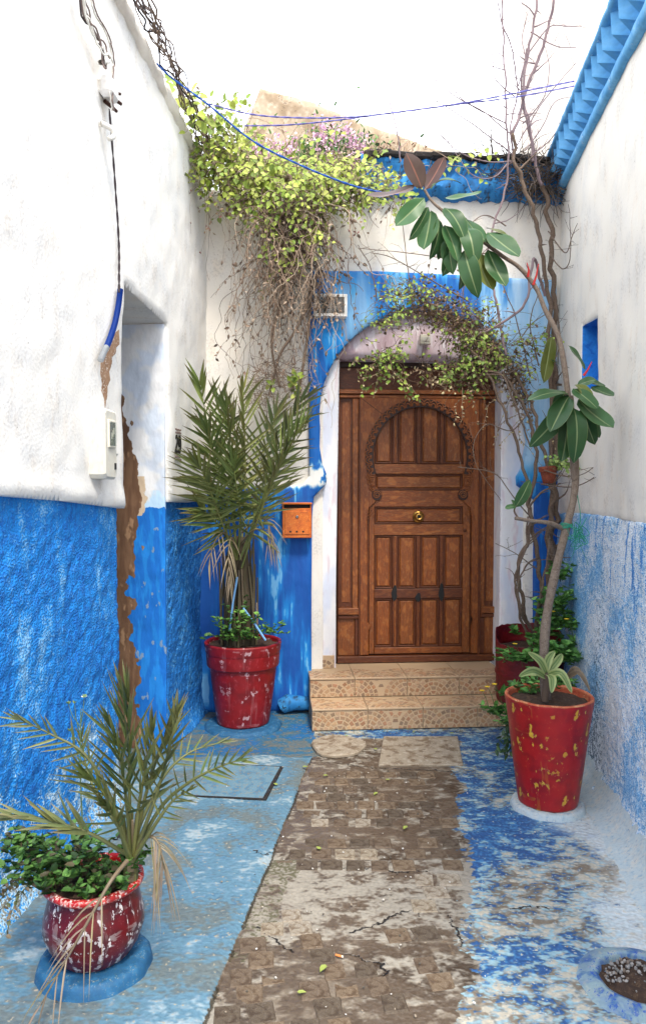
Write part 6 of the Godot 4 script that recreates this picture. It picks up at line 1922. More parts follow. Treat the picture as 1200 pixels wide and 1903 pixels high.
func build_rubber_tree() -> void:
	var t := thing("rubber_tree", "rubber tree with glossy dark green leaf clusters rising from the right red pot", "tree")
	var g := Geo.new()
	g.tube(curve([Vector3(1.171, 0.57, -3.92), Vector3(1.16, 0.81, -3.93), Vector3(1.177, 1.021, -3.94), Vector3(1.229, 1.276, -3.95), Vector3(1.28, 1.474, -3.96), Vector3(1.321, 1.643, -3.97), Vector3(1.331, 1.813, -3.98), Vector3(1.314, 2.011, -3.98), Vector3(1.301, 2.166, -3.98)], 7), 0.027, 0.013, 10, 0.05)
	part("trunk", g, M.bark, t)
	g = Geo.new()
	g.tube(curve([Vector3(1.32, 1.728, -3.97), Vector3(1.277, 1.977, -3.9), Vector3(1.255, 2.198, -3.9), Vector3(1.235, 2.367, -3.92), Vector3(1.221, 2.485, -3.96), Vector3(1.172, 2.624, -4.02), Vector3(1.134, 2.747, -4.06), Vector3(1.052, 2.858, -4.08), Vector3(0.962, 2.918, -4.08), Vector3(0.878, 2.98, -4.08), Vector3(0.75, 3.059, -4.06), Vector3(0.656, 3.131, -4.05), Vector3(0.579, 3.196, -4.05), Vector3(0.536, 3.261, -4.05)], 7), 0.017, 0.007, 8, 0.05)
	part("branch", g, M.bark, t)
	g = Geo.new()
	g.tube(curve([Vector3(1.27, 1.462, -3.97), Vector3(1.171, 1.499, -3.9), Vector3(1.06, 1.513, -3.85), Vector3(0.975, 1.528, -3.82)], 5), 0.013, 0.009, 7, 0.06)
	part("branch", g, M.bark, t)
	g = Geo.new()
	g.tube(curve([Vector3(0.991, 1.53, -3.83), Vector3(0.969, 1.564, -3.82), Vector3(0.977, 1.591, -3.82)], 5), 0.005, 0.004, 6)
	part("shoot", g, M.dark_bark, t)
	var green := Color(0.036, 0.092, 0.032)
	var olive := Color(0.10, 0.12, 0.025)
	var wine := Color(0.055, 0.025, 0.02)
	var plum := Color(0.085, 0.055, 0.045)
	var rim := Color(0.36, 0.42, 0.14)
	# base x, y, tip x, y, width, tone, how far the tip comes forward, bow
	var leaves := [
		[Vector3(0.522, 3.266, -4.05), Vector3(0.436, 3.432, -4), 0.125, plum, Vector3(0.3, 0.2, 1)], [Vector3(0.543, 3.265, -4.06), Vector3(0.651, 3.445, -4.1), 0.085, wine, Vector3(-0.5, 0.2, 1)],
		[Vector3(0.483, 3.276, -4.04), Vector3(0.23, 3.176, -3.98), 0.105, wine, Vector3(0, 1, 0.8)], [Vector3(0.57, 3.261, -4.05), Vector3(0.71, 3.322, -4.02), 0.062, green, Vector3(0, 1, 0.6)],
		[Vector3(0.637, 3.212, -4.04), Vector3(0.828, 3.214, -4), 0.072, green, Vector3(0, 1, 0.7)], [Vector3(0.535, 3.212, -4.04), Vector3(0.367, 3.021, -3.94), 0.092, green, Vector3(0.5, 0.6, 1)],
		[Vector3(0.553, 3.161, -4.03), Vector3(0.46, 2.974, -3.98), 0.062, green, Vector3(1, 0.2, 0.7)], [Vector3(0.568, 3.141, -4.03), Vector3(0.524, 2.904, -3.95), 0.098, green, Vector3(-0.5, 0.1, 1)],
		[Vector3(0.602, 3.105, -4.03), Vector3(0.587, 2.891, -4), 0.078, green, Vector3(0.6, 0.1, 1)], [Vector3(0.64, 3.154, -4.02), Vector3(0.735, 2.982, -3.92), 0.104, green, Vector3(0.2, 0.6, 1)],
		[Vector3(0.637, 3.058, -4), Vector3(0.701, 2.862, -3.94), 0.086, green, Vector3(0.2, 0.2, 1)], [Vector3(0.753, 3.109, -4.05), Vector3(0.864, 2.952, -4), 0.098, green, Vector3(0.3, 0.7, 0.8)],
		[Vector3(0.75, 3.041, -4), Vector3(0.782, 2.858, -3.9), 0.118, green, Vector3(-0.1, 0.3, 1)], [Vector3(0.867, 3.026, -4.02), Vector3(1.002, 2.861, -3.9), 0.128, green, Vector3(0.2, 0.6, 1)],
		[Vector3(0.867, 3.062, -4.06), Vector3(1.007, 2.987, -4.02), 0.075, olive, Vector3(0.1, 1, 0.4)], [Vector3(0.864, 2.93, -4), Vector3(0.937, 2.708, -3.92), 0.104, green, Vector3(0.1, 0.2, 1)],
		[Vector3(0.736, 2.918, -3.98), Vector3(0.783, 2.684, -3.9), 0.106, green, Vector3(-0.3, 0.2, 1)], [Vector3(0.812, 2.919, -4.02), Vector3(0.878, 2.704, -3.98), 0.110, olive, Vector3(0.3, 0.1, 1)],
		[Vector3(0.69, 2.987, -4.04), Vector3(0.644, 2.807, -4), 0.078, green, Vector3(0.4, 0.1, 1)], [Vector3(0.734, 2.931, -4.06), Vector3(0.75, 2.744, -4.05), 0.086, green, Vector3(0.7, 0.1, 1)],
		[Vector3(0.623, 3.041, -4.05), Vector3(0.633, 2.903, -4.04), 0.075, green, Vector3(0.5, 0.1, 1)], [Vector3(0.654, 3.007, -4.03), Vector3(0.675, 2.81, -3.98), 0.08, green, Vector3(-0.4, 0.1, 1)],
		[Vector3(0.719, 3.136, -4.08), Vector3(0.783, 2.971, -4.05), 0.075, green, Vector3(-0.3, 0.2, 1)],
		# lower crown
		[Vector3(1.187, 2.467, -3.95), Vector3(1.139, 2.223, -3.92), 0.072, olive, Vector3(0.3, 0.1, 1)], [Vector3(1.284, 2.305, -3.95), Vector3(1.174, 2.339, -3.92), 0.036, green, Vector3(0, 1, 0.4)],
		[Vector3(1.373, 2.304, -3.98), Vector3(1.277, 2.423, -3.94), 0.060, green, Vector3(0.6, 0.5, 0.8)], [Vector3(1.264, 2.168, -3.9), Vector3(1.021, 2.141, -3.76), 0.078, green, Vector3(0, 1, 0.75)],
		[Vector3(1.258, 2.152, -3.88), Vector3(1.124, 1.966, -3.74), 0.108, green, Vector3(-0.3, 0.5, 1)], [Vector3(1.243, 2.084, -3.92), Vector3(1.067, 1.897, -3.84), 0.094, green, Vector3(0.5, 0.4, 1)],
		[Vector3(1.265, 2.083, -3.9), Vector3(1.227, 1.818, -3.86), 0.104, green, Vector3(0.2, 0.15, 1)], [Vector3(1.276, 2.09, -3.86), Vector3(1.277, 1.829, -3.78), 0.108, green, Vector3(-0.05, 0.2, 1)],
		[Vector3(1.338, 2.096, -3.92), Vector3(1.4, 1.905, -3.9), 0.09, green, Vector3(-0.4, 0.1, 1)], [Vector3(1.307, 2.135, -3.88), Vector3(1.435, 1.968, -3.76), 0.118, green, Vector3(0.1, 0.6, 1)],
		[Vector3(1.279, 2.19, -3.88), Vector3(1.364, 2.082, -3.76), 0.085, green, Vector3(0, 0.9, 0.6)], [Vector3(1.394, 2.209, -3.94), Vector3(1.479, 2.144, -3.86), 0.085, green, Vector3(0.1, 1, 0.8)],
		[Vector3(1.379, 2.259, -3.98), Vector3(1.465, 2.205, -3.95), 0.075, green, Vector3(0, 1, 0.6)], [Vector3(1.328, 2.217, -3.96), Vector3(1.409, 2.245, -3.92), 0.075, green, Vector3(0, 1, 0.8)],
		[Vector3(1.303, 2.215, -3.92), Vector3(1.359, 2.131, -3.84), 0.095, olive, Vector3(0.3, 0.7, 0.8)], [Vector3(1.273, 2.186, -3.98), Vector3(1.229, 2.094, -4.02), 0.08, green, Vector3(0.2, 0.4, 1)],
		[Vector3(1.375, 2.066, -3.96), Vector3(1.44, 1.942, -3.95), 0.07, green, Vector3(0.2, 0.4, 1)],
		[Vector3(0.975, 1.585, -3.82), Vector3(1.047, 1.719, -3.8), 0.056, green, Vector3(0.3, 0.4, 1)], [Vector3(0.977, 1.591, -3.82), Vector3(0.918, 1.581, -3.8), 0.035, green, Vector3(0, 1, 0.8)], [Vector3(0.975, 1.58, -3.82), Vector3(0.963, 1.623, -3.84), 0.03, green, Vector3(0.7, 0.2, 1)]]
	for l in leaves:
		var c: Color = l[3]
		var rib := c.lerp(Color(0.42, 0.48, 0.24), 0.35)
		var rm := c.lerp(rim, 0.35)
		if c == wine or c == plum:
			rib = c.lerp(Color(0.3, 0.12, 0.08), 0.6)
			rm = c * 1.2
		part("leaf", big_leaf(l[0], l[1], l[2] * rng.randf_range(0.98, 1.18), (l[4] + rand_dir() * 0.12).normalized(), c * rng.randf_range(0.8, 1.3), rib, rm, rng.randf_range(-0.05, 0.15), rng.randf_range(0.03, 0.16)), M.leaf_gloss, t)
	for b in [[Vector3(1.357, 2.266, -3.95), Vector3(1.373, 2.293, -3.94), Vector3(1.391, 2.335, -3.93)], [Vector3(1.117, 2.759, -4.05), Vector3(1.13, 2.807, -4.04), Vector3(1.138, 2.866, -4.03)], [Vector3(1.088, 2.801, -4.05), Vector3(1.09, 2.835, -4.04), Vector3(1.076, 2.872, -4.03)]]:
		g = Geo.new()
		g.tube(b, 0.0075, 0.002, 6)
		part("red_bud", g, M.red_bud, t)
	# green string tied round it
	t = thing("green_string", "green plastic string knotted round the rubber tree trunk and hanging in loops", "string")
	g = Geo.new()
	for k in 4:
		var ring := []
		for j in 13:
			var a := TAU * j / 12
			ring.append(Vector3(1.28, 1.485, -3.96) + Vector3(cos(a) * 0.030, 0.006 * k - 0.01 + 0.004 * sin(a * 2 + k), sin(a) * 0.030))
		g.tube(ring, 0.0028, 0.0028, 4)
	g.tube(curve([Vector3(1.276, 1.489, -3.93), Vector3(1.324, 1.462, -3.92), Vector3(1.346, 1.531, -3.94), Vector3(1.335, 1.643, -3.96)], 6), 0.0022, 0.0022, 4)
	for k in 7:
		var o := Vector3(1.336, 1.452, -3.94)
		var pts := [o]
		for j in 5:
			pts.append(o + Vector3(rng.randfn() * 0.035, rng.randfn() * 0.03 - 0.012, rng.randfn() * 0.015))
		pts.append(o)
		g.tube(curve(pts, 6), 0.002, 0.002, 4)
	for k in 4:
		g.tube(strand(Vector3(1.331, 1.446, -3.94), Vector3(-0.3 + k * 0.2, -1, 0), 0.10 + 0.03 * k, Vector3(0, -1, 0), 0.1, 0.02), 0.002, 0.001, 3)
	part("cord", g, M.green_string, t)
	# striped plant at its foot
	t = thing("striped_plant", "small plant with cream and green striped arching leaves at the rubber tree foot", "plant")
	g = Geo.new()
	g.col = Color(0.10, 0.07, 0.05)
	g.tube([Vector3(1.141, 0.587, -3.84), Vector3(1.143, 0.665, -3.83), Vector3(1.145, 0.732, -3.82)], 0.02, 0.014, 8, 0.2)
	part("stem", g, M.stem_coat, t)
	for l in [[Vector3(1.134, 0.715, -3.82), Vector3(1.056, 0.761, -3.76), Vector3(0.968, 0.749, -3.7)], [Vector3(1.142, 0.735, -3.83), Vector3(1.106, 0.798, -3.82), Vector3(1.045, 0.843, -3.82)], [Vector3(1.139, 0.731, -3.8), Vector3(1.139, 0.73, -3.72), Vector3(1.125, 0.671, -3.68)], [Vector3(1.15, 0.726, -3.82), Vector3(1.197, 0.747, -3.76), Vector3(1.239, 0.66, -3.72)], [Vector3(1.145, 0.738, -3.84), Vector3(1.162, 0.797, -3.86), Vector3(1.201, 0.835, -3.88)], [Vector3(1.156, 0.732, -3.84), Vector3(1.206, 0.783, -3.86), Vector3(1.246, 0.816, -3.9)], [Vector3(1.134, 0.716, -3.84), Vector3(1.107, 0.722, -3.88), Vector3(1.059, 0.707, -3.92)]]:
		part("leaf", strap_leaf(l, 0.042, Color(0.07, 0.13, 0.035), Color(0.27, 0.31, 0.12)), M.leaf_soft, t)
	for l in [[Vector3(1.249, 0.696, -3.85), Vector3(1.3, 0.742, -3.8), Vector3(1.338, 0.66, -3.74)], [Vector3(1.264, 0.694, -3.88), Vector3(1.301, 0.747, -3.86), Vector3(1.338, 0.704, -3.82)]]:
		part("withered_leaf", strap_leaf(l, 0.028, Color(0.08, 0.055, 0.035), Color(0.14, 0.10, 0.06)), M.leaf_soft, t)


func strap_leaf(pts: Array, width: float, mid: Color, edge: Color) -> Geo:
	var g := Geo.new()
	var line := curve(pts, 6)
	var last := []
	for k in line.size():
		var f := float(k) / (line.size() - 1)
		var tan: Vector3 = (line[mini(k + 1, line.size() - 1)] - line[maxi(k - 1, 0)]).normalized()
		var side := tan.cross(Vector3(0, 0.5, 1)).normalized()
		var n := side.cross(tan)
		var w := width * 0.5 * pow(sin(PI * (0.12 + 0.88 * f) * 0.999), 0.7)
		var row := []
		for s in [-1.0, -0.65, -0.3, 0.0, 0.3, 0.65, 1.0]:
			g.col = edge if absf(s) > 0.6 else mid
			if absf(s) < 0.1:
				g.col = edge.lerp(mid, 0.4)
			row.append(g.p(line[k] + side * w * s + n * absf(s) * w * 0.35))
		if k > 0:
			for j in 6:
				g.q(last[j], last[j + 1], row[j + 1], row[j])
		last = row
	return g


# a woody stem with a few short thorny side twigs
func thorny(stems: Geo, pts: Array, r0: float, r1: float, twigs: int, twig_len: float, spines := true) -> void:
	var line := curve(pts, 9)
	for j in range(1, line.size() - 1):
		line[j] += Vector3(wob.get_noise_3d(line[j].y * 5.0, line[j].x * 3.0, 81.0), 0, wob.get_noise_3d(line[j].y * 5.0, line[j].x * 3.0, 91.0)) * r0 * 2.2
	stems.tube(line, r0, r1, 6, 0.06)
	for k in twigs:
		var f := rng.randf_range(0.12, 1.0)
		var o: Vector3 = line[int(f * (line.size() - 1))]
		var s := strand(o, Vector3(rng.randfn() * 1.2, rng.randf_range(-0.1, 1.0), rng.randfn() * 0.6), twig_len * rng.randf_range(0.3, 1.0), Vector3(0, rng.randf_range(-0.25, 0.25), 0), 0.14, 0.03)
		stems.tube(s, maxf(0.0016, r1 * 0.8), 0.0009, 4)
		if spines:
			for x in s:
				if rng.randf() < 0.75:
					stems.tube([x, x + rand_dir() * rng.randf_range(0.008, 0.020)], 0.0013, 0.0005, 3, 0.0, false)


func build_bougainvillea() -> void:
	var t := thing("climbing_bougainvillea", "woody climbing vine winding from the jagged pot over the arch to bare thorny twigs", "climbing vine")
	var woody := [
		[[Vector3(1.453, 0.689, -5.25), Vector3(1.366, 0.917, -5.2), Vector3(1.364, 1.179, -5.2), Vector3(1.429, 1.384, -5.2), Vector3(1.432, 1.588, -5.22), Vector3(1.354, 1.924, -5.25), Vector3(1.258, 2.225, -5.28), Vector3(1.148, 2.49, -5.3), Vector3(1.026, 2.643, -5.32)], 0.0156, 0.0078],
		[[Vector3(1.524, 0.672, -5.3), Vector3(1.517, 1.023, -5.25), Vector3(1.464, 1.327, -5.22), Vector3(1.448, 1.588, -5.25), Vector3(1.491, 1.813, -5.28), Vector3(1.472, 2.077, -5.3), Vector3(1.356, 2.321, -5.3), Vector3(1.265, 2.493, -5.32)], 0.0172, 0.0094],
		[[Vector3(1.569, 0.662, -5.35), Vector3(1.609, 1.129, -5.32), Vector3(1.612, 1.51, -5.32), Vector3(1.596, 1.776, -5.3), Vector3(1.509, 2.058, -5.3), Vector3(1.445, 2.305, -5.32), Vector3(1.348, 2.497, -5.35)], 0.0187, 0.0109],
		[[Vector3(1.638, 0.643, -5.45), Vector3(1.7, 1.303, -5.55), Vector3(1.721, 1.899, -5.6), Vector3(1.708, 2.692, -5.6), Vector3(1.679, 3.276, -5.58), Vector3(1.635, 3.654, -5.55), Vector3(1.579, 3.846, -5.5)], 0.0218, 0.0156],
		[[Vector3(1.599, 0.653, -5.4), Vector3(1.653, 1.307, -5.5), Vector3(1.684, 2.097, -5.58), Vector3(1.654, 2.881, -5.56), Vector3(1.598, 3.336, -5.52), Vector3(1.498, 3.619, -5.45), Vector3(1.434, 3.796, -5.42), Vector3(1.347, 3.975, -5.4), Vector3(1.329, 4.153, -5.38)], 0.0172, 0.0125],
		[[Vector3(1.413, 0.673, -5.2), Vector3(1.339, 0.85, -5.15), Vector3(1.322, 1.054, -5.15), Vector3(1.391, 1.255, -5.18), Vector3(1.413, 1.477, -5.2)], 0.0094, 0.0062],
		[[Vector3(1.471, 0.669, -5.22), Vector3(1.353, 0.818, -5.12), Vector3(1.324, 1.005, -5.1), Vector3(1.394, 1.15, -5.12), Vector3(1.49, 1.197, -5.2)], 0.0078, 0.0047],
		[[Vector3(1.516, 0.706, -5.22), Vector3(1.479, 0.887, -5.15), Vector3(1.521, 1.11, -5.15), Vector3(1.57, 1.328, -5.2)], 0.0094, 0.0070],
		[[Vector3(1.427, 1.533, -5.2), Vector3(1.489, 1.645, -5.15), Vector3(1.566, 1.682, -5.1), Vector3(1.586, 1.707, -5.05)], 0.0078, 0.0047],
		[[Vector3(1.148, 2.49, -5.3), Vector3(1.249, 2.445, -5.25), Vector3(1.331, 2.217, -5.2), Vector3(1.432, 1.96, -5.22)], 0.0070, 0.0055],
		[[Vector3(1.617, 3.073, -5.55), Vector3(1.487, 3.3, -5.4), Vector3(1.419, 2.986, -5.35), Vector3(1.243, 2.83, -5.32), Vector3(1.052, 2.732, -5.3)], 0.0109, 0.0078],
		[[Vector3(1.278, 2.602, -5.3), Vector3(1.211, 2.986, -5.35), Vector3(1.163, 3.338, -5.4), Vector3(1.292, 3.826, -5.4), Vector3(1.256, 4.299, -5.3), Vector3(1.225, 4.706, -5.25), Vector3(1.196, 5.032, -5.2)], 0.0094, 0.0062],
		[[Vector3(1.579, 3.846, -5.5), Vector3(1.485, 4.109, -5.45), Vector3(1.408, 4.348, -5.4), Vector3(1.404, 4.544, -5.35), Vector3(1.425, 4.807, -5.3), Vector3(1.464, 5.064, -5.25)], 0.0125, 0.0078],
		[[Vector3(1.334, 4.162, -5.4), Vector3(1.418, 4.441, -5.4), Vector3(1.505, 4.67, -5.38), Vector3(1.569, 4.91, -5.35), Vector3(1.596, 5.096, -5.3)], 0.0117, 0.0086],
		[[Vector3(1.341, 3.984, -5.42), Vector3(1.318, 4.236, -5.4), Vector3(1.362, 4.459, -5.4), Vector3(1.317, 4.69, -5.35), Vector3(1.221, 4.88, -5.3), Vector3(1.179, 5.028, -5.25)], 0.0070, 0.0039],
		[[Vector3(1.494, 3.996, -5.45), Vector3(1.452, 4.246, -5.42), Vector3(1.392, 4.459, -5.4), Vector3(1.421, 4.744, -5.38)], 0.0094, 0.0055]]
	for k in woody.size():
		var g := Geo.new()
		thorny(g, woody[k][0], woody[k][1], woody[k][2], 3 if k < 10 else 8, 0.28)
		part("woody_stem", g, M.dark_bark if k < 10 else M.grey_twig, t)
	# long bare thorny shoots against the sky and the wall
	var shoots := [
		[Vector3(1.319, 4.162, -5.4), Vector3(1.125, 4.286, -5.35), Vector3(0.928, 4.39, -5.3), Vector3(0.874, 4.68, -5.3)], [Vector3(1.288, 4.236, -5.4), Vector3(1.05, 4.323, -5.35), Vector3(0.816, 4.444, -5.3), Vector3(0.661, 4.57, -5.25)],
		[Vector3(1.347, 4.013, -5.4), Vector3(1.078, 4.153, -5.3), Vector3(0.838, 4.25, -5.2), Vector3(0.577, 4.349, -5.15)], [Vector3(1.365, 4.087, -5.4), Vector3(1.5, 4.323, -5.35), Vector3(1.632, 4.481, -5.3), Vector3(1.726, 4.58, -5.25)],
		[Vector3(1.328, 3.975, -5.4), Vector3(1.117, 3.933, -5.3), Vector3(0.922, 3.985, -5.25), Vector3(0.748, 4.124, -5.2)], [Vector3(1.422, 4.05, -5.4), Vector3(1.539, 4.213, -5.35), Vector3(1.597, 4.335, -5.3), Vector3(1.699, 4.346, -5.25)],
		[Vector3(1.402, 4.236, -5.4), Vector3(1.537, 4.397, -5.35), Vector3(1.557, 4.59, -5.3), Vector3(1.518, 4.735, -5.3)], [Vector3(1.461, 4.013, -5.4), Vector3(1.577, 4.102, -5.35), Vector3(1.672, 4.244, -5.3), Vector3(1.708, 4.335, -5.3)],
		[Vector3(1.331, 4.397, -5.35), Vector3(1.187, 4.481, -5.3), Vector3(1.167, 4.626, -5.3), Vector3(1.167, 4.699, -5.3)], [Vector3(1.356, 4.47, -5.35), Vector3(1.39, 4.626, -5.3), Vector3(1.363, 4.771, -5.3), Vector3(1.405, 4.952, -5.3)],
		[Vector3(0.54, 3.933, -5.3), Vector3(0.497, 4.148, -5.25), Vector3(0.419, 4.393, -5.2), Vector3(0.317, 4.55, -5.15)], [Vector3(1.421, 4.69, -5.35), Vector3(1.554, 4.843, -5.3), Vector3(1.668, 4.814, -5.25), Vector3(1.743, 4.791, -5.2)],
		[Vector3(1.439, 4.837, -5.35), Vector3(1.593, 4.717, -5.3), Vector3(1.725, 4.677, -5.25)], [Vector3(1.309, 3.975, -5.4), Vector3(1.174, 3.823, -5.3), Vector3(0.997, 3.839, -5.25), Vector3(0.803, 4.106, -5.2)],
		[Vector3(1.621, 3.521, -5.5), Vector3(1.652, 3.277, -5.2), Vector3(1.662, 3.353, -5.1), Vector3(1.68, 3.425, -5.05)], [Vector3(1.63, 3.368, -5.5), Vector3(1.666, 3.197, -5.3), Vector3(1.688, 3.277, -5.2), Vector3(1.65, 3.585, -5.15)],
		[Vector3(1.163, 3.338, -5.4), Vector3(0.898, 3.271, -5.3), Vector3(0.593, 3.292, -5.25), Vector3(0.239, 3.306, -5.2)], [Vector3(1.032, 2.998, -5.4), Vector3(0.749, 3.122, -5.3), Vector3(0.482, 3.256, -5.25), Vector3(0.33, 3.277, -5.2)],
		[Vector3(0.644, 2.836, -5.35), Vector3(0.611, 3.149, -5.4), Vector3(0.571, 3.451, -5.4), Vector3(0.549, 3.669, -5.38)], [Vector3(1.147, 2.847, -5.4), Vector3(0.984, 2.986, -5.35), Vector3(1.058, 3.248, -5.35), Vector3(1.208, 3.397, -5.35)],
		[Vector3(1.476, 2.466, -5.4), Vector3(1.377, 2.847, -5.4), Vector3(1.259, 3.149, -5.4), Vector3(1.239, 3.338, -5.4)], [Vector3(1.533, 2.543, -5.4), Vector3(1.478, 2.851, -5.42), Vector3(1.542, 3.086, -5.45), Vector3(1.601, 3.253, -5.5)],
		[Vector3(1.365, 2.686, -5.35), Vector3(1.492, 2.847, -5.4), Vector3(1.643, 2.96, -5.4), Vector3(1.642, 3.074, -5.4)], [Vector3(1.451, 2.227, -5.3), Vector3(1.296, 2.07, -5.2), Vector3(1.1, 2.103, -5.15), Vector3(1.028, 1.883, -5.15), Vector3(1.207, 1.59, -5.12)],
		[Vector3(1.418, 1.479, -5.15), Vector3(1.275, 1.627, -5.1), Vector3(1.16, 1.772, -5.08), Vector3(0.906, 1.816, -5.08)], [Vector3(1.484, 1.811, -5.2), Vector3(1.541, 1.751, -4.8), Vector3(1.626, 1.767, -4.7), Vector3(1.713, 1.848, -4.62)],
		[Vector3(1.503, 1.7, -5.2), Vector3(1.576, 1.683, -4.8), Vector3(1.659, 1.733, -4.65), Vector3(1.722, 1.825, -4.6)], [Vector3(1.713, 1.846, -4.55), Vector3(1.714, 1.991, -4.55), Vector3(1.703, 2.088, -4.55)], [Vector3(1.419, 1.332, -5.15), Vector3(1.481, 1.393, -5.05), Vector3(1.574, 1.342, -5)], [Vector3(1.462, 1.115, -5.1), Vector3(1.302, 1.23, -5.05), Vector3(1.145, 1.307, -5)],
		[Vector3(0.382, 2.998, -5.4), Vector3(0.343, 3.225, -5.4), Vector3(0.274, 3.338, -5.4), Vector3(0.244, 3.394, -5.4)], [Vector3(1.306, 3.543, -5.45), Vector3(1.141, 3.601, -5.4), Vector3(0.943, 3.472, -5.35), Vector3(0.748, 3.418, -5.3)], [Vector3(1.673, 3.022, -5.5), Vector3(1.685, 2.695, -5.4), Vector3(1.558, 2.459, -5.35)]]
	for k in shoots.size():
		var g := Geo.new()
		thorny(g, shoots[k], 0.0048, 0.002, 5, 0.20)
		part("thorny_shoot", g, M.grey_twig if k < 14 else M.dark_bark, t)
	# the tangle over the arch
	var st := Geo.new()
	var lv := Geo.new()
	var dry := Geo.new()
	var greens := [Color(0.17, 0.27, 0.03), Color(0.24, 0.36, 0.045), Color(0.10, 0.17, 0.02), Color(0.30, 0.37, 0.06), Color(0.07, 0.11, 0.02)]
	var browns := [Color(0.13, 0.08, 0.05), Color(0.20, 0.13, 0.08), Color(0.09, 0.06, 0.04), Color(0.30, 0.21, 0.13)]
	for c in [[Vector3(0.518, 2.946, -5.42), 0.12, 26, 40, 20], [Vector3(0.652, 3.041, -5.42), 0.13, 40, 70, 60], [Vector3(0.767, 2.965, -5.42), 0.15, 60, 50, 160], [Vector3(0.921, 2.889, -5.42), 0.15, 60, 50, 190], [Vector3(1.037, 2.794, -5.42), 0.15, 60, 110, 150], [Vector3(1.134, 2.679, -5.42), 0.15, 55, 190, 110], [Vector3(1.077, 2.546, -5.42), 0.12, 40, 150, 60], [Vector3(1.25, 2.603, -5.42), 0.13, 50, 70, 140], [Vector3(1.366, 2.469, -5.42), 0.11, 40, 15, 150], [Vector3(0.461, 2.592, -5.42), 0.09, 26, 100, 40], [Vector3(0.441, 2.851, -5.42), 0.09, 16, 40, 16], [Vector3(0.885, 2.507, -5.42), 0.1, 20, 60, 40], [Vector3(1.418, 2.316, -5.42), 0.08, 24, 4, 90], [Vector3(0.479, 3.06, -5.42), 0.08, 12, 24, 12], [Vector3(0.731, 2.507, -5.42), 0.1, 10, 14, 30], [Vector3(1.479, 2.698, -5.42), 0.1, 14, 50, 24], [Vector3(1.039, 2.469, -5.42), 0.1, 18, 40, 40], [Vector3(1.171, 2.851, -5.42), 0.12, 24, 20, 60]]:
		var ce: Vector3 = c[0]
		for k in int(c[2] * 1.2):
			var o: Vector3 = ce + rand_dir() * c[1] * rng.randf() * Vector3(1, 1, 0.7)
			var s := strand(o, rand_dir(), rng.randf_range(0.10, 0.34), Vector3(0, -0.35, 0), 0.30, 0.02)
			st.col = pick(browns)
			st.tube(s, 0.0024, 0.001, 4)
		for k in int(c[3] * 0.28):
			var o: Vector3 = ce + Vector3(rng.randfn(), rng.randfn(), 0) * c[1] * 0.5 + Vector3(0, 0, rng.randf_range(-0.05, 0.14))
			leafy_shoot(st, lv, o, Vector3(rng.randfn(), rng.randf_range(-0.5, 0.6), rng.randf_range(0, 0.7)), rng.randf_range(0.08, 0.20), Vector3(0, -0.4, 0), 0.22, 0.037, greens, pick(browns), 2)
		for k in int(c[4] * 1.2):
			var o: Vector3 = ce + Vector3(rng.randfn(), rng.randfn(), 0) * c[1] * 0.6 + Vector3(0, 0, rng.randf_range(-0.08, 0.12))
			dry.col = pick(browns) * rng.randf_range(0.8, 1.3)
			var l := rng.randf_range(0.016, 0.034)
			vine_leaf(dry, o, rand_dir() + Vector3(0, -0.4, 0), rand_dir(), l, l * 0.7, 0.5)
	# sprays hanging in front of the door
	for c in [[Vector3(0.456, 2.497, -5.35), 0.3, 5], [Vector3(0.38, 2.572, -5.35), 0.32, 5], [Vector3(0.513, 2.459, -5.35), 0.28, 4], [Vector3(0.342, 2.61, -5.35), 0.22, 3], [Vector3(0.912, 2.459, -5.35), 0.28, 3], [Vector3(0.684, 2.497, -5.35), 0.2, 2], [Vector3(0.76, 2.459, -5.35), 0.25, 3], [Vector3(1.292, 2.384, -5.35), 0.5, 4], [Vector3(1.401, 2.157, -5.35), 0.6, 4], [Vector3(1.026, 2.384, -5.35), 0.4, 3]]:
		for k in c[2]:
			var s := strand(c[0] + rand_dir() * 0.05, Vector3(rng.randfn() * 0.8, -0.3, rng.randf() * 0.4), c[1] * rng.randf_range(0.5, 1.0), Vector3(0, -0.7, 0), 0.16, 0.025)
			st.col = pick(browns)
			st.tube(s, 0.0022, 0.0009, 4)
			for x in s:
				if rng.randf() < 0.7:
					dry.col = pick([Color(0.42, 0.33, 0.17), Color(0.25, 0.17, 0.10), Color(0.5, 0.42, 0.24)])
					var l := rng.randf_range(0.016, 0.03)
					vine_leaf(dry, x, rand_dir() + Vector3(0, -0.5, 0), rand_dir(), l, l * 0.65, 0.4)
				if c[0].x < 0.61 and rng.randf() < 0.8:
					lv.col = pick(greens)
					var l := rng.randf_range(0.022, 0.04)
					vine_leaf(lv, x, rand_dir() + Vector3(0, -0.2, 0), (Vector3(0, 0.5, 1) + rand_dir()).normalized(), l, l * 0.75)
	for c in [[Vector3(1.575, 3.963, -5.6), 0.20, 150], [Vector3(1.517, 3.866, -5.6), 0.14, 90], [Vector3(1.202, 4.102, -5.7), 0.16, 50], [Vector3(1.429, 4.081, -5.65), 0.2, 90], [Vector3(1.635, 3.846, -5.6), 0.09, 60]]:
		for k in c[2]:
			var o: Vector3 = c[0] + Vector3(rng.randfn() * 0.7, rng.randfn() * 0.25, rng.randfn() * 0.3) * c[1]
			st.col = pick([Color(0.05, 0.04, 0.035), Color(0.09, 0.065, 0.05), Color(0.13, 0.10, 0.08)])
			st.tube(strand(o, rand_dir(), rng.randf_range(0.08, 0.30), Vector3(0, 0.1, 0), 0.2, 0.03), 0.004, 0.0012, 4)
	part("tangled_twigs", st, M.stem_coat, t, "stuff")
	part("green_leaves", lv, M.leaf_soft, t, "stuff")
	part("dry_bracts", dry, M.leaf_soft, t, "stuff")


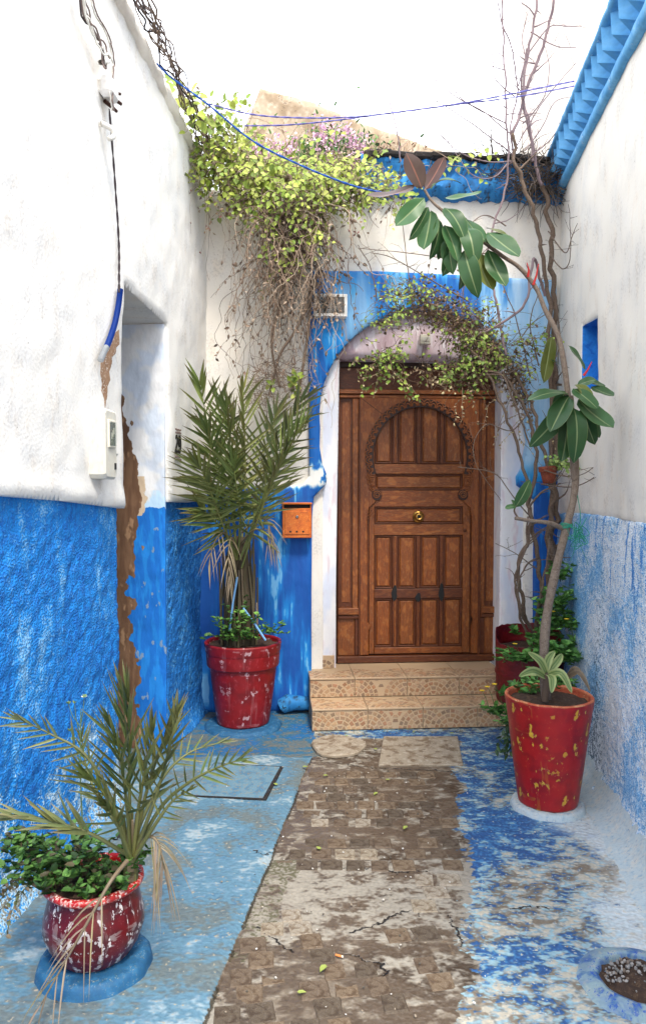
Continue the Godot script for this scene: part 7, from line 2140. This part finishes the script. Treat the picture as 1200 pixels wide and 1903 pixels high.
func build_left_creeper() -> void:
	var t := thing("hanging_creeper", "light green creeper with dry brown streamers hanging from the end wall top", "climbing vine")
	var st := Geo.new()
	var lv := Geo.new()
	var dry := Geo.new()
	var tones := [Color(0.30, 0.40, 0.05), Color(0.40, 0.48, 0.07), Color(0.22, 0.32, 0.04), Color(0.48, 0.52, 0.12), Color(0.15, 0.23, 0.035)]
	var browns := [Color(0.21, 0.14, 0.095), Color(0.30, 0.215, 0.15), Color(0.14, 0.095, 0.07), Color(0.40, 0.31, 0.23)]
	# leafy mats: place, spread, leaves, leaf length
	for c in [[Vector3(-0.878, 4.228, -5.05), 0.06, 40, 0.07], [Vector3(-0.901, 4.229, -4.95), 0.04, 20, 0.08], [Vector3(-0.784, 4.196, -5.2), 0.1, 90, 0.06], [Vector3(-0.707, 4.116, -5.3), 0.12, 150, 0.055], [Vector3(-0.607, 4.087, -5.4), 0.13, 170, 0.05], [Vector3(-0.771, 3.991, -5.35), 0.1, 130, 0.055], [Vector3(-0.658, 3.88, -5.35), 0.14, 200, 0.055], [Vector3(-0.493, 3.975, -5.4), 0.14, 190, 0.05], [Vector3(-0.342, 3.938, -5.4), 0.14, 170, 0.05], [Vector3(-0.19, 3.901, -5.4), 0.15, 200, 0.05], [Vector3(-0.038, 3.863, -5.4), 0.14, 190, 0.05], [Vector3(0.114, 3.863, -5.4), 0.12, 170, 0.05], [Vector3(0.228, 3.845, -5.4), 0.09, 120, 0.048], [Vector3(0.38, 3.826, -5.4), 0.1, 110, 0.05], [Vector3(0.513, 3.788, -5.4), 0.07, 60, 0.05], [Vector3(-0.224, 3.695, -5.3), 0.13, 130, 0.055], [Vector3(-0.377, 3.751, -5.35), 0.12, 100, 0.05], [Vector3(-0.194, 3.449, -5.28), 0.08, 60, 0.055], [Vector3(-0.112, 3.357, -5.28), 0.07, 36, 0.055], [Vector3(-0.522, 3.768, -5.3), 0.1, 80, 0.055], [Vector3(0.095, 3.657, -5.4), 0.08, 50, 0.05], [Vector3(-0.243, 3.234, -5.3), 0.06, 20, 0.055], [Vector3(0.157, 4.06, -5.6), 0.1, 80, 0.045], [Vector3(0.966, 4.017, -5.5), 0.06, 26, 0.055], [Vector3(0.754, 4.017, -5.5), 0.05, 10, 0.06], [Vector3(-0.372, 3.595, -5.28), 0.1, 90, 0.045], [Vector3(-0.222, 3.548, -5.25), 0.1, 100, 0.045], [Vector3(-0.148, 3.73, -5.25), 0.12, 120, 0.045], [Vector3(-0.485, 3.676, -5.3), 0.08, 60, 0.045], [Vector3(-0.037, 3.676, -5.3), 0.1, 80, 0.045], [Vector3(-0.186, 3.295, -5.26), 0.07, 40, 0.045], [Vector3(-0.596, 3.878, -5.3), 0.1, 120, 0.05], [Vector3(0.037, 3.757, -5.32), 0.1, 90, 0.045], [Vector3(0.301, 3.751, -5.35), 0.08, 70, 0.045], [Vector3(-0.597, 3.75, -5.3), 0.07, 40, 0.05]]:
		var ce: Vector3 = c[0]
		for k in int(c[2] / 6.5):
			var o: Vector3 = ce + Vector3(rng.randfn() * 1.0, rng.randfn() * 0.6, rng.randfn() * 0.7) * c[1]
			leafy_shoot(st, lv, o, Vector3(rng.randfn(), rng.randf_range(-0.6, 0.7), rng.randf_range(-0.3, 0.8)), rng.randf_range(0.12, 0.30), Vector3(0, -0.9, 0), 0.15, c[3] * 1.15, tones, pick(browns), 2)
		for k in c[2] / 7:
			var o: Vector3 = ce + rand_dir() * c[1] * 1.2
			st.col = pick(browns)
			st.tube(strand(o, rand_dir(), rng.randf_range(0.1, 0.3), Vector3(0, -0.5, 0), 0.25, 0.025), 0.0026, 0.0012, 4)
		for k in c[2] / 4:
			dry.col = pick(browns)
			var l := rng.randf_range(0.02, 0.045)
			vine_leaf(dry, ce + Vector3(rng.randfn(), rng.randfn() - 0.6, rng.randfn() * 0.5) * c[1], rand_dir() + Vector3.DOWN, rand_dir(), l, l * 0.6, 0.5)
	part("green_leaves", lv, M.leaf_soft, t, "stuff")
	# streamers
	var vines := [st]
	for c in [[Vector3(-0.618, 3.647, -5.32), 3, 0.55], [Vector3(-0.506, 3.573, -5.32), 8, 0.8], [Vector3(-0.412, 3.573, -5.32), 12, 1.1], [Vector3(-0.319, 3.573, -5.32), 30, 1.35], [Vector3(-0.225, 3.536, -5.32), 40, 1.5], [Vector3(-0.15, 3.536, -5.32), 44, 1.5], [Vector3(-0.075, 3.573, -5.32), 12, 1.45], [Vector3(0, 3.61, -5.32), 2, 0.7], [Vector3(0.15, 3.684, -5.32), 2, 0.4], [Vector3(-0.711, 3.757, -5.32), 2, 0.35], [Vector3(0.3, 3.684, -5.32), 2, 0.35], [Vector3(-0.225, 3.276, -5.32), 40, 1.0], [Vector3(-0.3, 3.314, -5.32), 18, 1.05]]:
		for k in int(c[1] * 1.0):
			var o: Vector3 = c[0] + Vector3(rng.randfn() * 0.07, rng.randfn() * 0.10, rng.randfn() * 0.06)
			var s := strand(o, Vector3(rng.randfn() * 0.7, -0.2, rng.randfn() * 0.3), c[2] * rng.randf_range(0.35, 1.0), Vector3((-0.266 - c[0].x) * 0.75, -1.1, 0.02), 0.26, 0.025)
			st.col = pick(browns)
			st.tube(s, rng.randf_range(0.0016, 0.0042), 0.0012, 4)
			for x in s:
				if rng.randf() < 0.16:
					dry.col = pick(browns)
					var l := rng.randf_range(0.018, 0.04)
					vine_leaf(dry, x, rand_dir() + Vector3.DOWN, rand_dir(), l, l * 0.6, 0.5)
	for k in 110:   # the dense old middle of the creeper
		st.col = pick([Color(0.09, 0.065, 0.05), Color(0.15, 0.10, 0.075), Color(0.06, 0.045, 0.035)])
		st.tube(strand((Vector3(-0.195, 3.428, -5.33)) + Vector3(rng.randfn() * 0.08, rng.randfn() * 0.22, rng.randfn() * 0.05), Vector3(rng.randfn(), -0.8, rng.randfn() * 0.4), rng.randf_range(0.2, 0.5), Vector3(0, -0.5, 0), 0.25, 0.03), rng.randf_range(0.002, 0.005), 0.0014, 4)
	# two thick old stems and the knot above the palm
	for p in [[Vector3(-0.038, 3.211, -5.35), Vector3(-0.094, 2.981, -5.33), Vector3(-0.207, 2.755, -5.32), Vector3(-0.302, 2.605, -5.32), Vector3(-0.38, 2.327, -5.35)], [Vector3(-0.264, 3.323, -5.35), Vector3(-0.303, 2.986, -5.35), Vector3(-0.36, 2.686, -5.35), Vector3(-0.304, 2.384, -5.35)], [Vector3(-0.076, 3.139, -5.36), Vector3(-0.106, 2.763, -5.36), Vector3(-0.152, 2.461, -5.36), Vector3(-0.183, 2.233, -5.36)], [Vector3(-0.179, 3.823, -5.3), Vector3(-0.24, 3.548, -5.25), Vector3(-0.194, 3.301, -5.28), Vector3(-0.225, 3.122, -5.3)], [Vector3(-0.288, 3.767, -5.25), Vector3(-0.219, 3.783, -5.2), Vector3(-0.275, 3.531, -5.2)]]:
		st.col = Color(0.16, 0.11, 0.08)
		st.tube(curve(p, 8), 0.013, 0.008, 6, 0.12)
	for c in [[Vector3(-0.411, 2.461, -5.36), 80, 0.07], [Vector3(-0.457, 2.328, -5.36), 60, 0.06], [Vector3(-0.209, 2.499, -5.36), 60, 0.07], [Vector3(-0.152, 2.309, -5.36), 50, 0.07], [Vector3(-0.267, 2.385, -5.36), 40, 0.1], [Vector3(-0.198, 2.385, -5.36), 30, 0.05], [Vector3(-0.342, 2.499, -5.36), 40, 0.08]]:
		for k in c[1]:
			var o: Vector3 = c[0] + Vector3(rng.randfn() * 0.8, rng.randfn(), rng.randfn() * 0.6) * c[2]
			st.col = pick(browns)
			st.tube(strand(o, rand_dir(), rng.randf_range(0.08, 0.22), Vector3(0, -0.6, 0), 0.3, 0.02), 0.002, 0.001, 4)
	var lv2 := Geo.new()
	for c in [[Vector3(-0.199, 2.433, -5.3), 16, 0.035], [Vector3(-0.358, 2.396, -5.3), 6, 0.02], [Vector3(-0.181, 2.359, -5.3), 10, 0.04]]:
		for k in c[1]:
			lv2.col = pick(tones) * 0.8
			vine_leaf(lv2, c[0] + rand_dir() * c[2], rand_dir(), Vector3(0, 0.5, 1), 0.045, 0.036)
	part("lower_leaves", lv2, M.leaf_soft, t, "stuff")
	# a few thin strays down the left corner and white wall
	for c in [[Vector3(-0.931, 4.071, -5.2), 0.7, 4], [Vector3(-0.834, 3.783, -5.2), 0.7, 5], [Vector3(-0.877, 3.927, -5.2), 0.6, 4], [Vector3(-0.732, 3.603, -5.2), 0.5, 5], [Vector3(0.037, 3.458, -5.2), 0.4, 5], [Vector3(0.22, 3.531, -5.2), 0.35, 6], [Vector3(0.44, 3.567, -5.2), 0.3, 5]]:
		for k in c[2]:
			var s := strand(c[0] + rand_dir() * 0.05, Vector3(rng.randfn() * 0.6, -0.6, 0.1), c[1] * rng.randf_range(0.4, 1.0), Vector3(0.15, -0.6, 0), 0.14, 0.03)
			st.col = pick(browns)
			st.tube(s, 0.0018, 0.0008, 3)
			for x in s:
				if rng.randf() < 0.15:
					dry.col = pick([Color(0.25, 0.12, 0.10), Color(0.3, 0.2, 0.12)])
					vine_leaf(dry, x, rand_dir(), rand_dir(), 0.025, 0.016, 0.5)
	part("dry_streamers", st, M.stem_coat, t, "stuff")
	part("withered_leaves", dry, M.leaf_soft, t, "stuff")
	# the flowering bush on the roof behind
	t = thing("pink_flowering_bush", "bush with pale pink flower spikes growing on the end wall roof", "flowering bush")
	var bl := Geo.new()
	var fl := Geo.new()
	var bs := Geo.new()
	for c in [[Vector3(0.082, 4.226, -5.85), 0.22, 420], [Vector3(0.205, 4.205, -5.85), 0.18, 300], [Vector3(-0.062, 4.226, -5.85), 0.15, 200], [Vector3(-0.164, 4.205, -5.85), 0.1, 80]]:
		var ce: Vector3 = c[0]
		for k in c[2]:
			bl.col = pick([Color(0.07, 0.17, 0.04), Color(0.11, 0.24, 0.06), Color(0.05, 0.12, 0.03), Color(0.18, 0.30, 0.09)])
			var l := rng.randf_range(0.03, 0.055)
			vine_leaf(bl, ce + Vector3(rng.randfn() * 0.8, rng.randfn() * 0.42, rng.randfn() * 0.6) * c[1], rand_dir() + Vector3.UP * 0.6, (Vector3.UP + rand_dir()).normalized(), l, l * 0.4)
		for k in 16:
			bs.col = Color(0.10, 0.12, 0.05)
			bs.tube(strand(ce + Vector3(rng.randfn() * c[1] * 0.6, -0.25, rng.randfn() * 0.08), Vector3(rng.randfn() * 0.4, 1, 0), 0.35, Vector3.ZERO, 0.08, 0.05), 0.004, 0.002, 4)
	for c in [[Vector3(-0.48, 4.2, -5.7), 26], [Vector3(-0.4, 4.161, -5.7), 16], [Vector3(-0.22, 4.2, -5.7), 22], [Vector3(-0.32, 4.22, -5.7), 8], [Vector3(0, 4.299, -5.7), 24], [Vector3(0.08, 4.279, -5.7), 30], [Vector3(0.16, 4.318, -5.7), 24], [Vector3(0.22, 4.251, -5.7), 18], [Vector3(0.26, 4.141, -5.7), 34], [Vector3(0.3, 4.2, -5.7), 22], [Vector3(0.04, 4.082, -5.7), 14], [Vector3(0.24, 4.062, -5.7), 16], [Vector3(-0.12, 3.983, -5.7), 10], [Vector3(-0.26, 4.141, -5.7), 10], [Vector3(-0.604, 3.29, -5.7), 6], [Vector3(-0.04, 4.251, -5.7), 14]]:
		var ce: Vector3 = c[0]
		for k in c[1] * 3:
			fl.col = pick([Color(0.80, 0.52, 0.68), Color(0.72, 0.42, 0.60), Color(0.85, 0.66, 0.76), Color(0.62, 0.38, 0.55)])
			vine_leaf(fl, ce + Vector3(rng.randfn() * 0.03, rng.randfn() * 0.05, rng.randfn() * 0.03), rand_dir(), rand_dir(), 0.026, 0.02)
		bs.col = Color(0.25, 0.14, 0.12)
		bs.tube([ce + Vector3(0, -0.14, 0), ce], 0.003, 0.002, 4)
	part("leaves", bl, M.leaf_soft, t, "stuff")
	part("flower_spikes", fl, M.petal, t, "stuff")
	part("stems", bs, M.stem_coat, t, "stuff")
	# dry grass on the roof to its right
	t = thing("roof_grass", "dry reddish weeds standing on the wall top right of the pink flowers", "weeds")
	var gr := Geo.new()
	for k in 70:
		var o := (Vector3(0.242, 4.139, -5.75)).lerp(Vector3(0.727, 4.139, -5.75), rng.randf())
		gr.col = pick([Color(0.35, 0.20, 0.12), Color(0.45, 0.30, 0.18), Color(0.25, 0.15, 0.10)])
		gr.tube(strand(o, Vector3(rng.randfn() * 0.4, 1, rng.randfn() * 0.3), rng.randf_range(0.08, 0.28), Vector3.ZERO, 0.1, 0.03), 0.002, 0.0008, 3)
	for k in 60:
		gr.col = pick([Color(0.35, 0.20, 0.12), Color(0.22, 0.12, 0.09)])
		vine_leaf(gr, (Vector3(0.283, 4.194, -5.75)).lerp(Vector3(0.808, 4.194, -5.75), rng.randf()) + Vector3(0, rng.randf_range(-0.07, 0.07), 0), rand_dir() + Vector3.UP, rand_dir(), 0.035, 0.014)
	part("stalks", gr, M.leaf_soft, t, "stuff")


func build_corner_weeds() -> void:
	var t := thing("corner_weeds", "leafy green weeds with yellow flowers round the dark red pot in the right corner", "weeds")
	var st := Geo.new()
	var lv := Geo.new()
	var fl := Geo.new()
	var tones := [Color(0.07, 0.20, 0.04), Color(0.11, 0.28, 0.05), Color(0.05, 0.14, 0.03), Color(0.15, 0.34, 0.08)]
	for c in [[Vector3(1.552, 0.536, -4.9), 0.09, 0.2, 26, 0.055], [Vector3(1.566, 0.74, -4.95), 0.07, 0.2, 22, 0.05], [Vector3(1.562, 0.875, -5), 0.05, 0.16, 14, 0.045], [Vector3(1.602, 1.042, -5.1), 0.04, 0.16, 10, 0.045], [Vector3(1.467, 0.637, -5.1), 0.05, 0.08, 8, 0.05], [Vector3(1.499, 0.776, -5.15), 0.04, 0.12, 8, 0.045], [Vector3(1.35, 0.513, -5), 0.06, 0.1, 9, 0.05], [Vector3(1.138, 0.548, -4.1), 0.05, 0.12, 12, 0.04], [Vector3(1.234, 0.33, -4.75), 0.08, 0.1, 14, 0.055], [Vector3(1.155, 0.195, -4.85), 0.07, 0.08, 12, 0.055], [Vector3(1.23, 0.525, -4.95), 0.03, 0.12, 5, 0.05], [Vector3(1.339, 0.674, -5.1), 0.03, 0.1, 4, 0.045], [Vector3(1.138, 0.238, -4.5), 0.05, 0.06, 8, 0.05], [Vector3(1.427, 0.407, -4.6), 0.1, 0.16, 16, 0.05]]:
		weeds(st, lv, c[0], c[1], c[2], c[3], c[4], tones)
	for k in 8:   # trailing down behind the flecked pot
		var s := strand(Vector3(1.1, 0.303, -4.35) + rand_dir() * 0.03, Vector3(rng.randfn() * 0.3, -0.6, 0.2), rng.randf_range(0.12, 0.22), Vector3(0, -0.6, 0), 0.12, 0.02)
		st.tube(s, 0.002, 0.001, 3)
		for x in s:
			lv.col = pick([Color(0.03, 0.07, 0.03), Color(0.05, 0.10, 0.03)])
			vine_leaf(lv, x, rand_dir() + Vector3.DOWN, rand_dir(), 0.045, 0.024)
	for c in [[Vector3(1.044, 0.41, -4.75)], [Vector3(1.089, 0.427, -4.75)], [Vector3(1.286, 0.628, -5.02)], [Vector3(1.575, 0.826, -4.85)], [Vector3(1.515, 0.858, -4.95)], [Vector3(1.017, 0.377, -4.78)]]:
		var o: Vector3 = c[0]
		st.col = Color(0.09, 0.16, 0.04)
		st.tube(curve([o + Vector3(0.06, -0.16, -0.02), o + Vector3(0.03, -0.06, 0), o], 4), 0.002, 0.0015, 4)
		for k in 9:
			fl.col = pick([Color(0.85, 0.55, 0.02), Color(0.9, 0.66, 0.05)])
			vine_leaf(fl, o, Vector3(cos(k * 0.7), 0.35, sin(k * 0.7)), Vector3.UP, 0.020, 0.014)
	part("stems", st, M.stem_coat, t, "stuff")
	part("leaves", lv, M.leaf_soft, t, "stuff")
	part("yellow_flowers", fl, M.petal, t, "stuff")
	t = thing("trailing_succulent", "small trailing plant with round leaves spilling from the little terracotta pot", "plant")
	lv = Geo.new()
	st = Geo.new()
	for k in 16:
		var s := strand(Vector3(1.566, 1.817, -5.13) + rand_dir() * 0.03, Vector3(0.5 + rng.randfn() * 0.4, 0.6, 0.3), rng.randf_range(0.10, 0.28), Vector3(0.05, -1.3, 0.02), 0.14, 0.02)
		st.col = Color(0.2, 0.16, 0.08)
		st.tube(s, 0.002, 0.001, 3)
		for x in s:
			lv.col = pick([Color(0.22, 0.34, 0.08), Color(0.32, 0.42, 0.12), Color(0.14, 0.24, 0.05)])
			vine_leaf(lv, x, rand_dir(), (Vector3(0, 0.4, 1) + rand_dir() * 0.5).normalized(), 0.026, 0.022, 0.1)
	part("stems", st, M.stem_coat, t, "stuff")
	part("leaves", lv, M.leaf_soft, t, "stuff")


func build_litter() -> void:
	var spots := [[Vector3(0.157, 0, -4.811), "yellow green leaf lying on the middle of the round stone slab"], [Vector3(0.221, 0, -4.781), "small yellow green leaf near the right rim of the round stone slab"], [Vector3(0.295, 0, -4.068), "bright green leaf fallen alone on the brown setts in mid lane"],
		[Vector3(0.357, 0, -4.247), "little green leaf just beyond the bright one on the brown setts"], [Vector3(0.342, 0, -4.733), "green leaf against the left edge of the pale stone cover"], [Vector3(0.412, 0, -3.661), "yellow green leaf on the dark setts toward the blue paint on the right"],
		[Vector3(0, 0, -4.31), "small green leaf on the brown paving below the round slab"], [Vector3(-0.012, 0, -3.422), "small green leaf at the left side where setts meet the smooth cement"], [Vector3(0.009, 0, -2.585), "green leaf beside the cigarette butt on the dark setts"],
		[Vector3(-0.086, 0, -2.443), "pale green leaf on the nearest dark setts at the frame bottom"], [Vector3(-0.255, 0, -4.141), "green leaf in the gap beside the pale blue cement cover"], [Vector3(0.626, 0, -5.096), "small leaf between the lowest step and the pale stone cover"],
		[Vector3(0.858, 0, -5.052), "small leaf behind the right corner of the pale stone cover"], [Vector3(1.054, 0, -5.21), "small leaf on blue paint at the right foot of the steps"], [Vector3(0.163, 0, -5.008), "small leaf between the round slab and the lowest step"], [Vector3(-0.122, 0, -4.417), "small leaf on the kerb line beside the blue walkway end"]]
	var g := Geo.new()
	g.col = Color(0.30, 0.36, 0.08)
	vine_leaf(g, Vector3(0, 0.004, 0), Vector3(1, 0.05, 0), Vector3.UP, 0.045, 0.026, 0.2)
	var m := g.mesh()
	for k in spots.size():
		var p: Vector3 = spots[k][0]
		solo("fallen_leaf", m, M.leaf_soft, spots[k][1], "leaf", Transform3D(Basis(Vector3.UP, k * 2.1).scaled(Vector3.ONE * (0.6 + 0.35 * fposmod(k * 0.37, 1.0))), p + Vector3(0, 0.012 if p.x > -0.1 else 0.022, 0)), "fallen leaves on the paving")
	g = Geo.new()
	g.tube([Vector3(-0.012, 0, 0), Vector3(0.012, 0, 0)], 0.004, 0.004, 8)
	var c := thing("cigarette_butt", "orange cigarette butt lying on the brown paving near the frame bottom", "cigarette butt", Transform3D(Basis(Vector3.UP, -0.4), Vector3(0.056, 0, -2.643) + Vector3(0, 0.010, 0)))
	part("filter", g, M.butt_filter, c)
	g = Geo.new()
	g.tube([Vector3(0.012, 0, 0), Vector3(0.018, 0, 0)], 0.0039, 0.0036, 8)
	part("paper_end", g, M.cream_plastic, c)
	# crumbs of stone and plaster on the paving
	g = Geo.new()
	for k in 170:
		var dep := rng.randf_range(2.3, 5.0)
		var x := -0.36 + 0.1328 * (dep - 2.373) + rng.randf() * 0.95
		if rng.randf() < 0.25:
			x = rng.randf_range(-0.9, 1.2)
		g.col = pick([Color(0.52, 0.48, 0.42), Color(0.09, 0.075, 0.06), Color(0.30, 0.24, 0.18), Color(0.62, 0.60, 0.57)])
		var s := rng.randf_range(0.002, 0.006)
		g.bx(Vector3(x, (0.006 if x > -0.36 + 0.1328 * (dep - 2.373) else 0.018) + s * 0.2, -dep), Vector3(s * 1.7, s, s * 1.2), s * 0.3, Basis(Vector3.UP, rng.randf() * 3.0))
	for k in 90:   # litter along the foot of the steps and walls
		var u := rng.randf()
		var o: Vector3 = (Vector3(-0.092, 0, -5.096)).lerp(Vector3(1.248, 0, -5.234), u) + Vector3(0, 0.008, rng.randf_range(-0.01, 0.10))
		g.col = pick([Color(0.10, 0.08, 0.06), Color(0.18, 0.13, 0.08), Color(0.25, 0.26, 0.09)])
		vine_leaf(g, o, Vector3(rng.randfn(), 0.1, rng.randfn()), Vector3.UP, rng.randf_range(0.010, 0.026), rng.randf_range(0.005, 0.012), 0.2)
	var cr := part("paving_crumbs", g, M.gravel_stone, self, "stuff")
	tag(cr, "scattered crumbs of stone, plaster and dry leaf on the lane floor", "debris")


func _ready() -> void:
	rng.seed = 20240
	wob.seed = 5
	wob.noise_type = FastNoiseLite.TYPE_SIMPLEX_SMOOTH
	wob.frequency = 1.0
	wob.fractal_octaves = 3
	# camera, sky, sun, exposure
	var cam := Camera3D.new()
	cam.name = "camera"
	cam.position = Vector3(0, 1.7, 0)
	cam.rotation_degrees = Vector3(-2.107, 0, 0)
	cam.fov = 68.4
	cam.near = 0.05
	cam.far = 400.0
	add_child(cam)
	var sky := ProceduralSkyMaterial.new()
	sky.sky_top_color = Color(0.93, 0.95, 0.98)
	sky.sky_horizon_color = Color(0.96, 0.965, 0.97)
	sky.sky_curve = 0.2
	sky.ground_bottom_color = Color(0.35, 0.33, 0.31)
	sky.ground_horizon_color = Color(0.6, 0.6, 0.6)
	sky.sun_angle_max = 40.0
	var env := Environment.new()
	env.background_mode = Environment.BG_SKY
	env.sky = Sky.new()
	env.sky.sky_material = sky
	env.tonemap_mode = Environment.TONE_MAPPER_LINEAR
	env.tonemap_exposure = 3.4
	env.sdfgi_enabled = true
	env.ssao_enabled = true
	env.ssil_enabled = true
	var we := WorldEnvironment.new()
	we.name = "world"
	we.environment = env
	add_child(we)
	var sun := DirectionalLight3D.new()
	sun.name = "sun"
	sun.light_energy = 0.4
	sun.light_color = Color(1.0, 0.965, 0.91)
	sun.light_angular_distance = 10.0
	sun.shadow_enabled = true
	add_child(sun)
	sun.look_at_from_position(Vector3.ZERO, Vector3(-0.16, -0.9, -0.55))

	make_materials()
	build_floor()
	build_left_house()
	build_right_house()
	build_end_wall()
	build_beyond()
	build_steps()
	build_door()
	build_fittings()
	build_pots()
	build_palms()
	build_rubber_tree()
	build_bougainvillea()
	build_left_creeper()
	build_corner_weeds()
	build_litter()
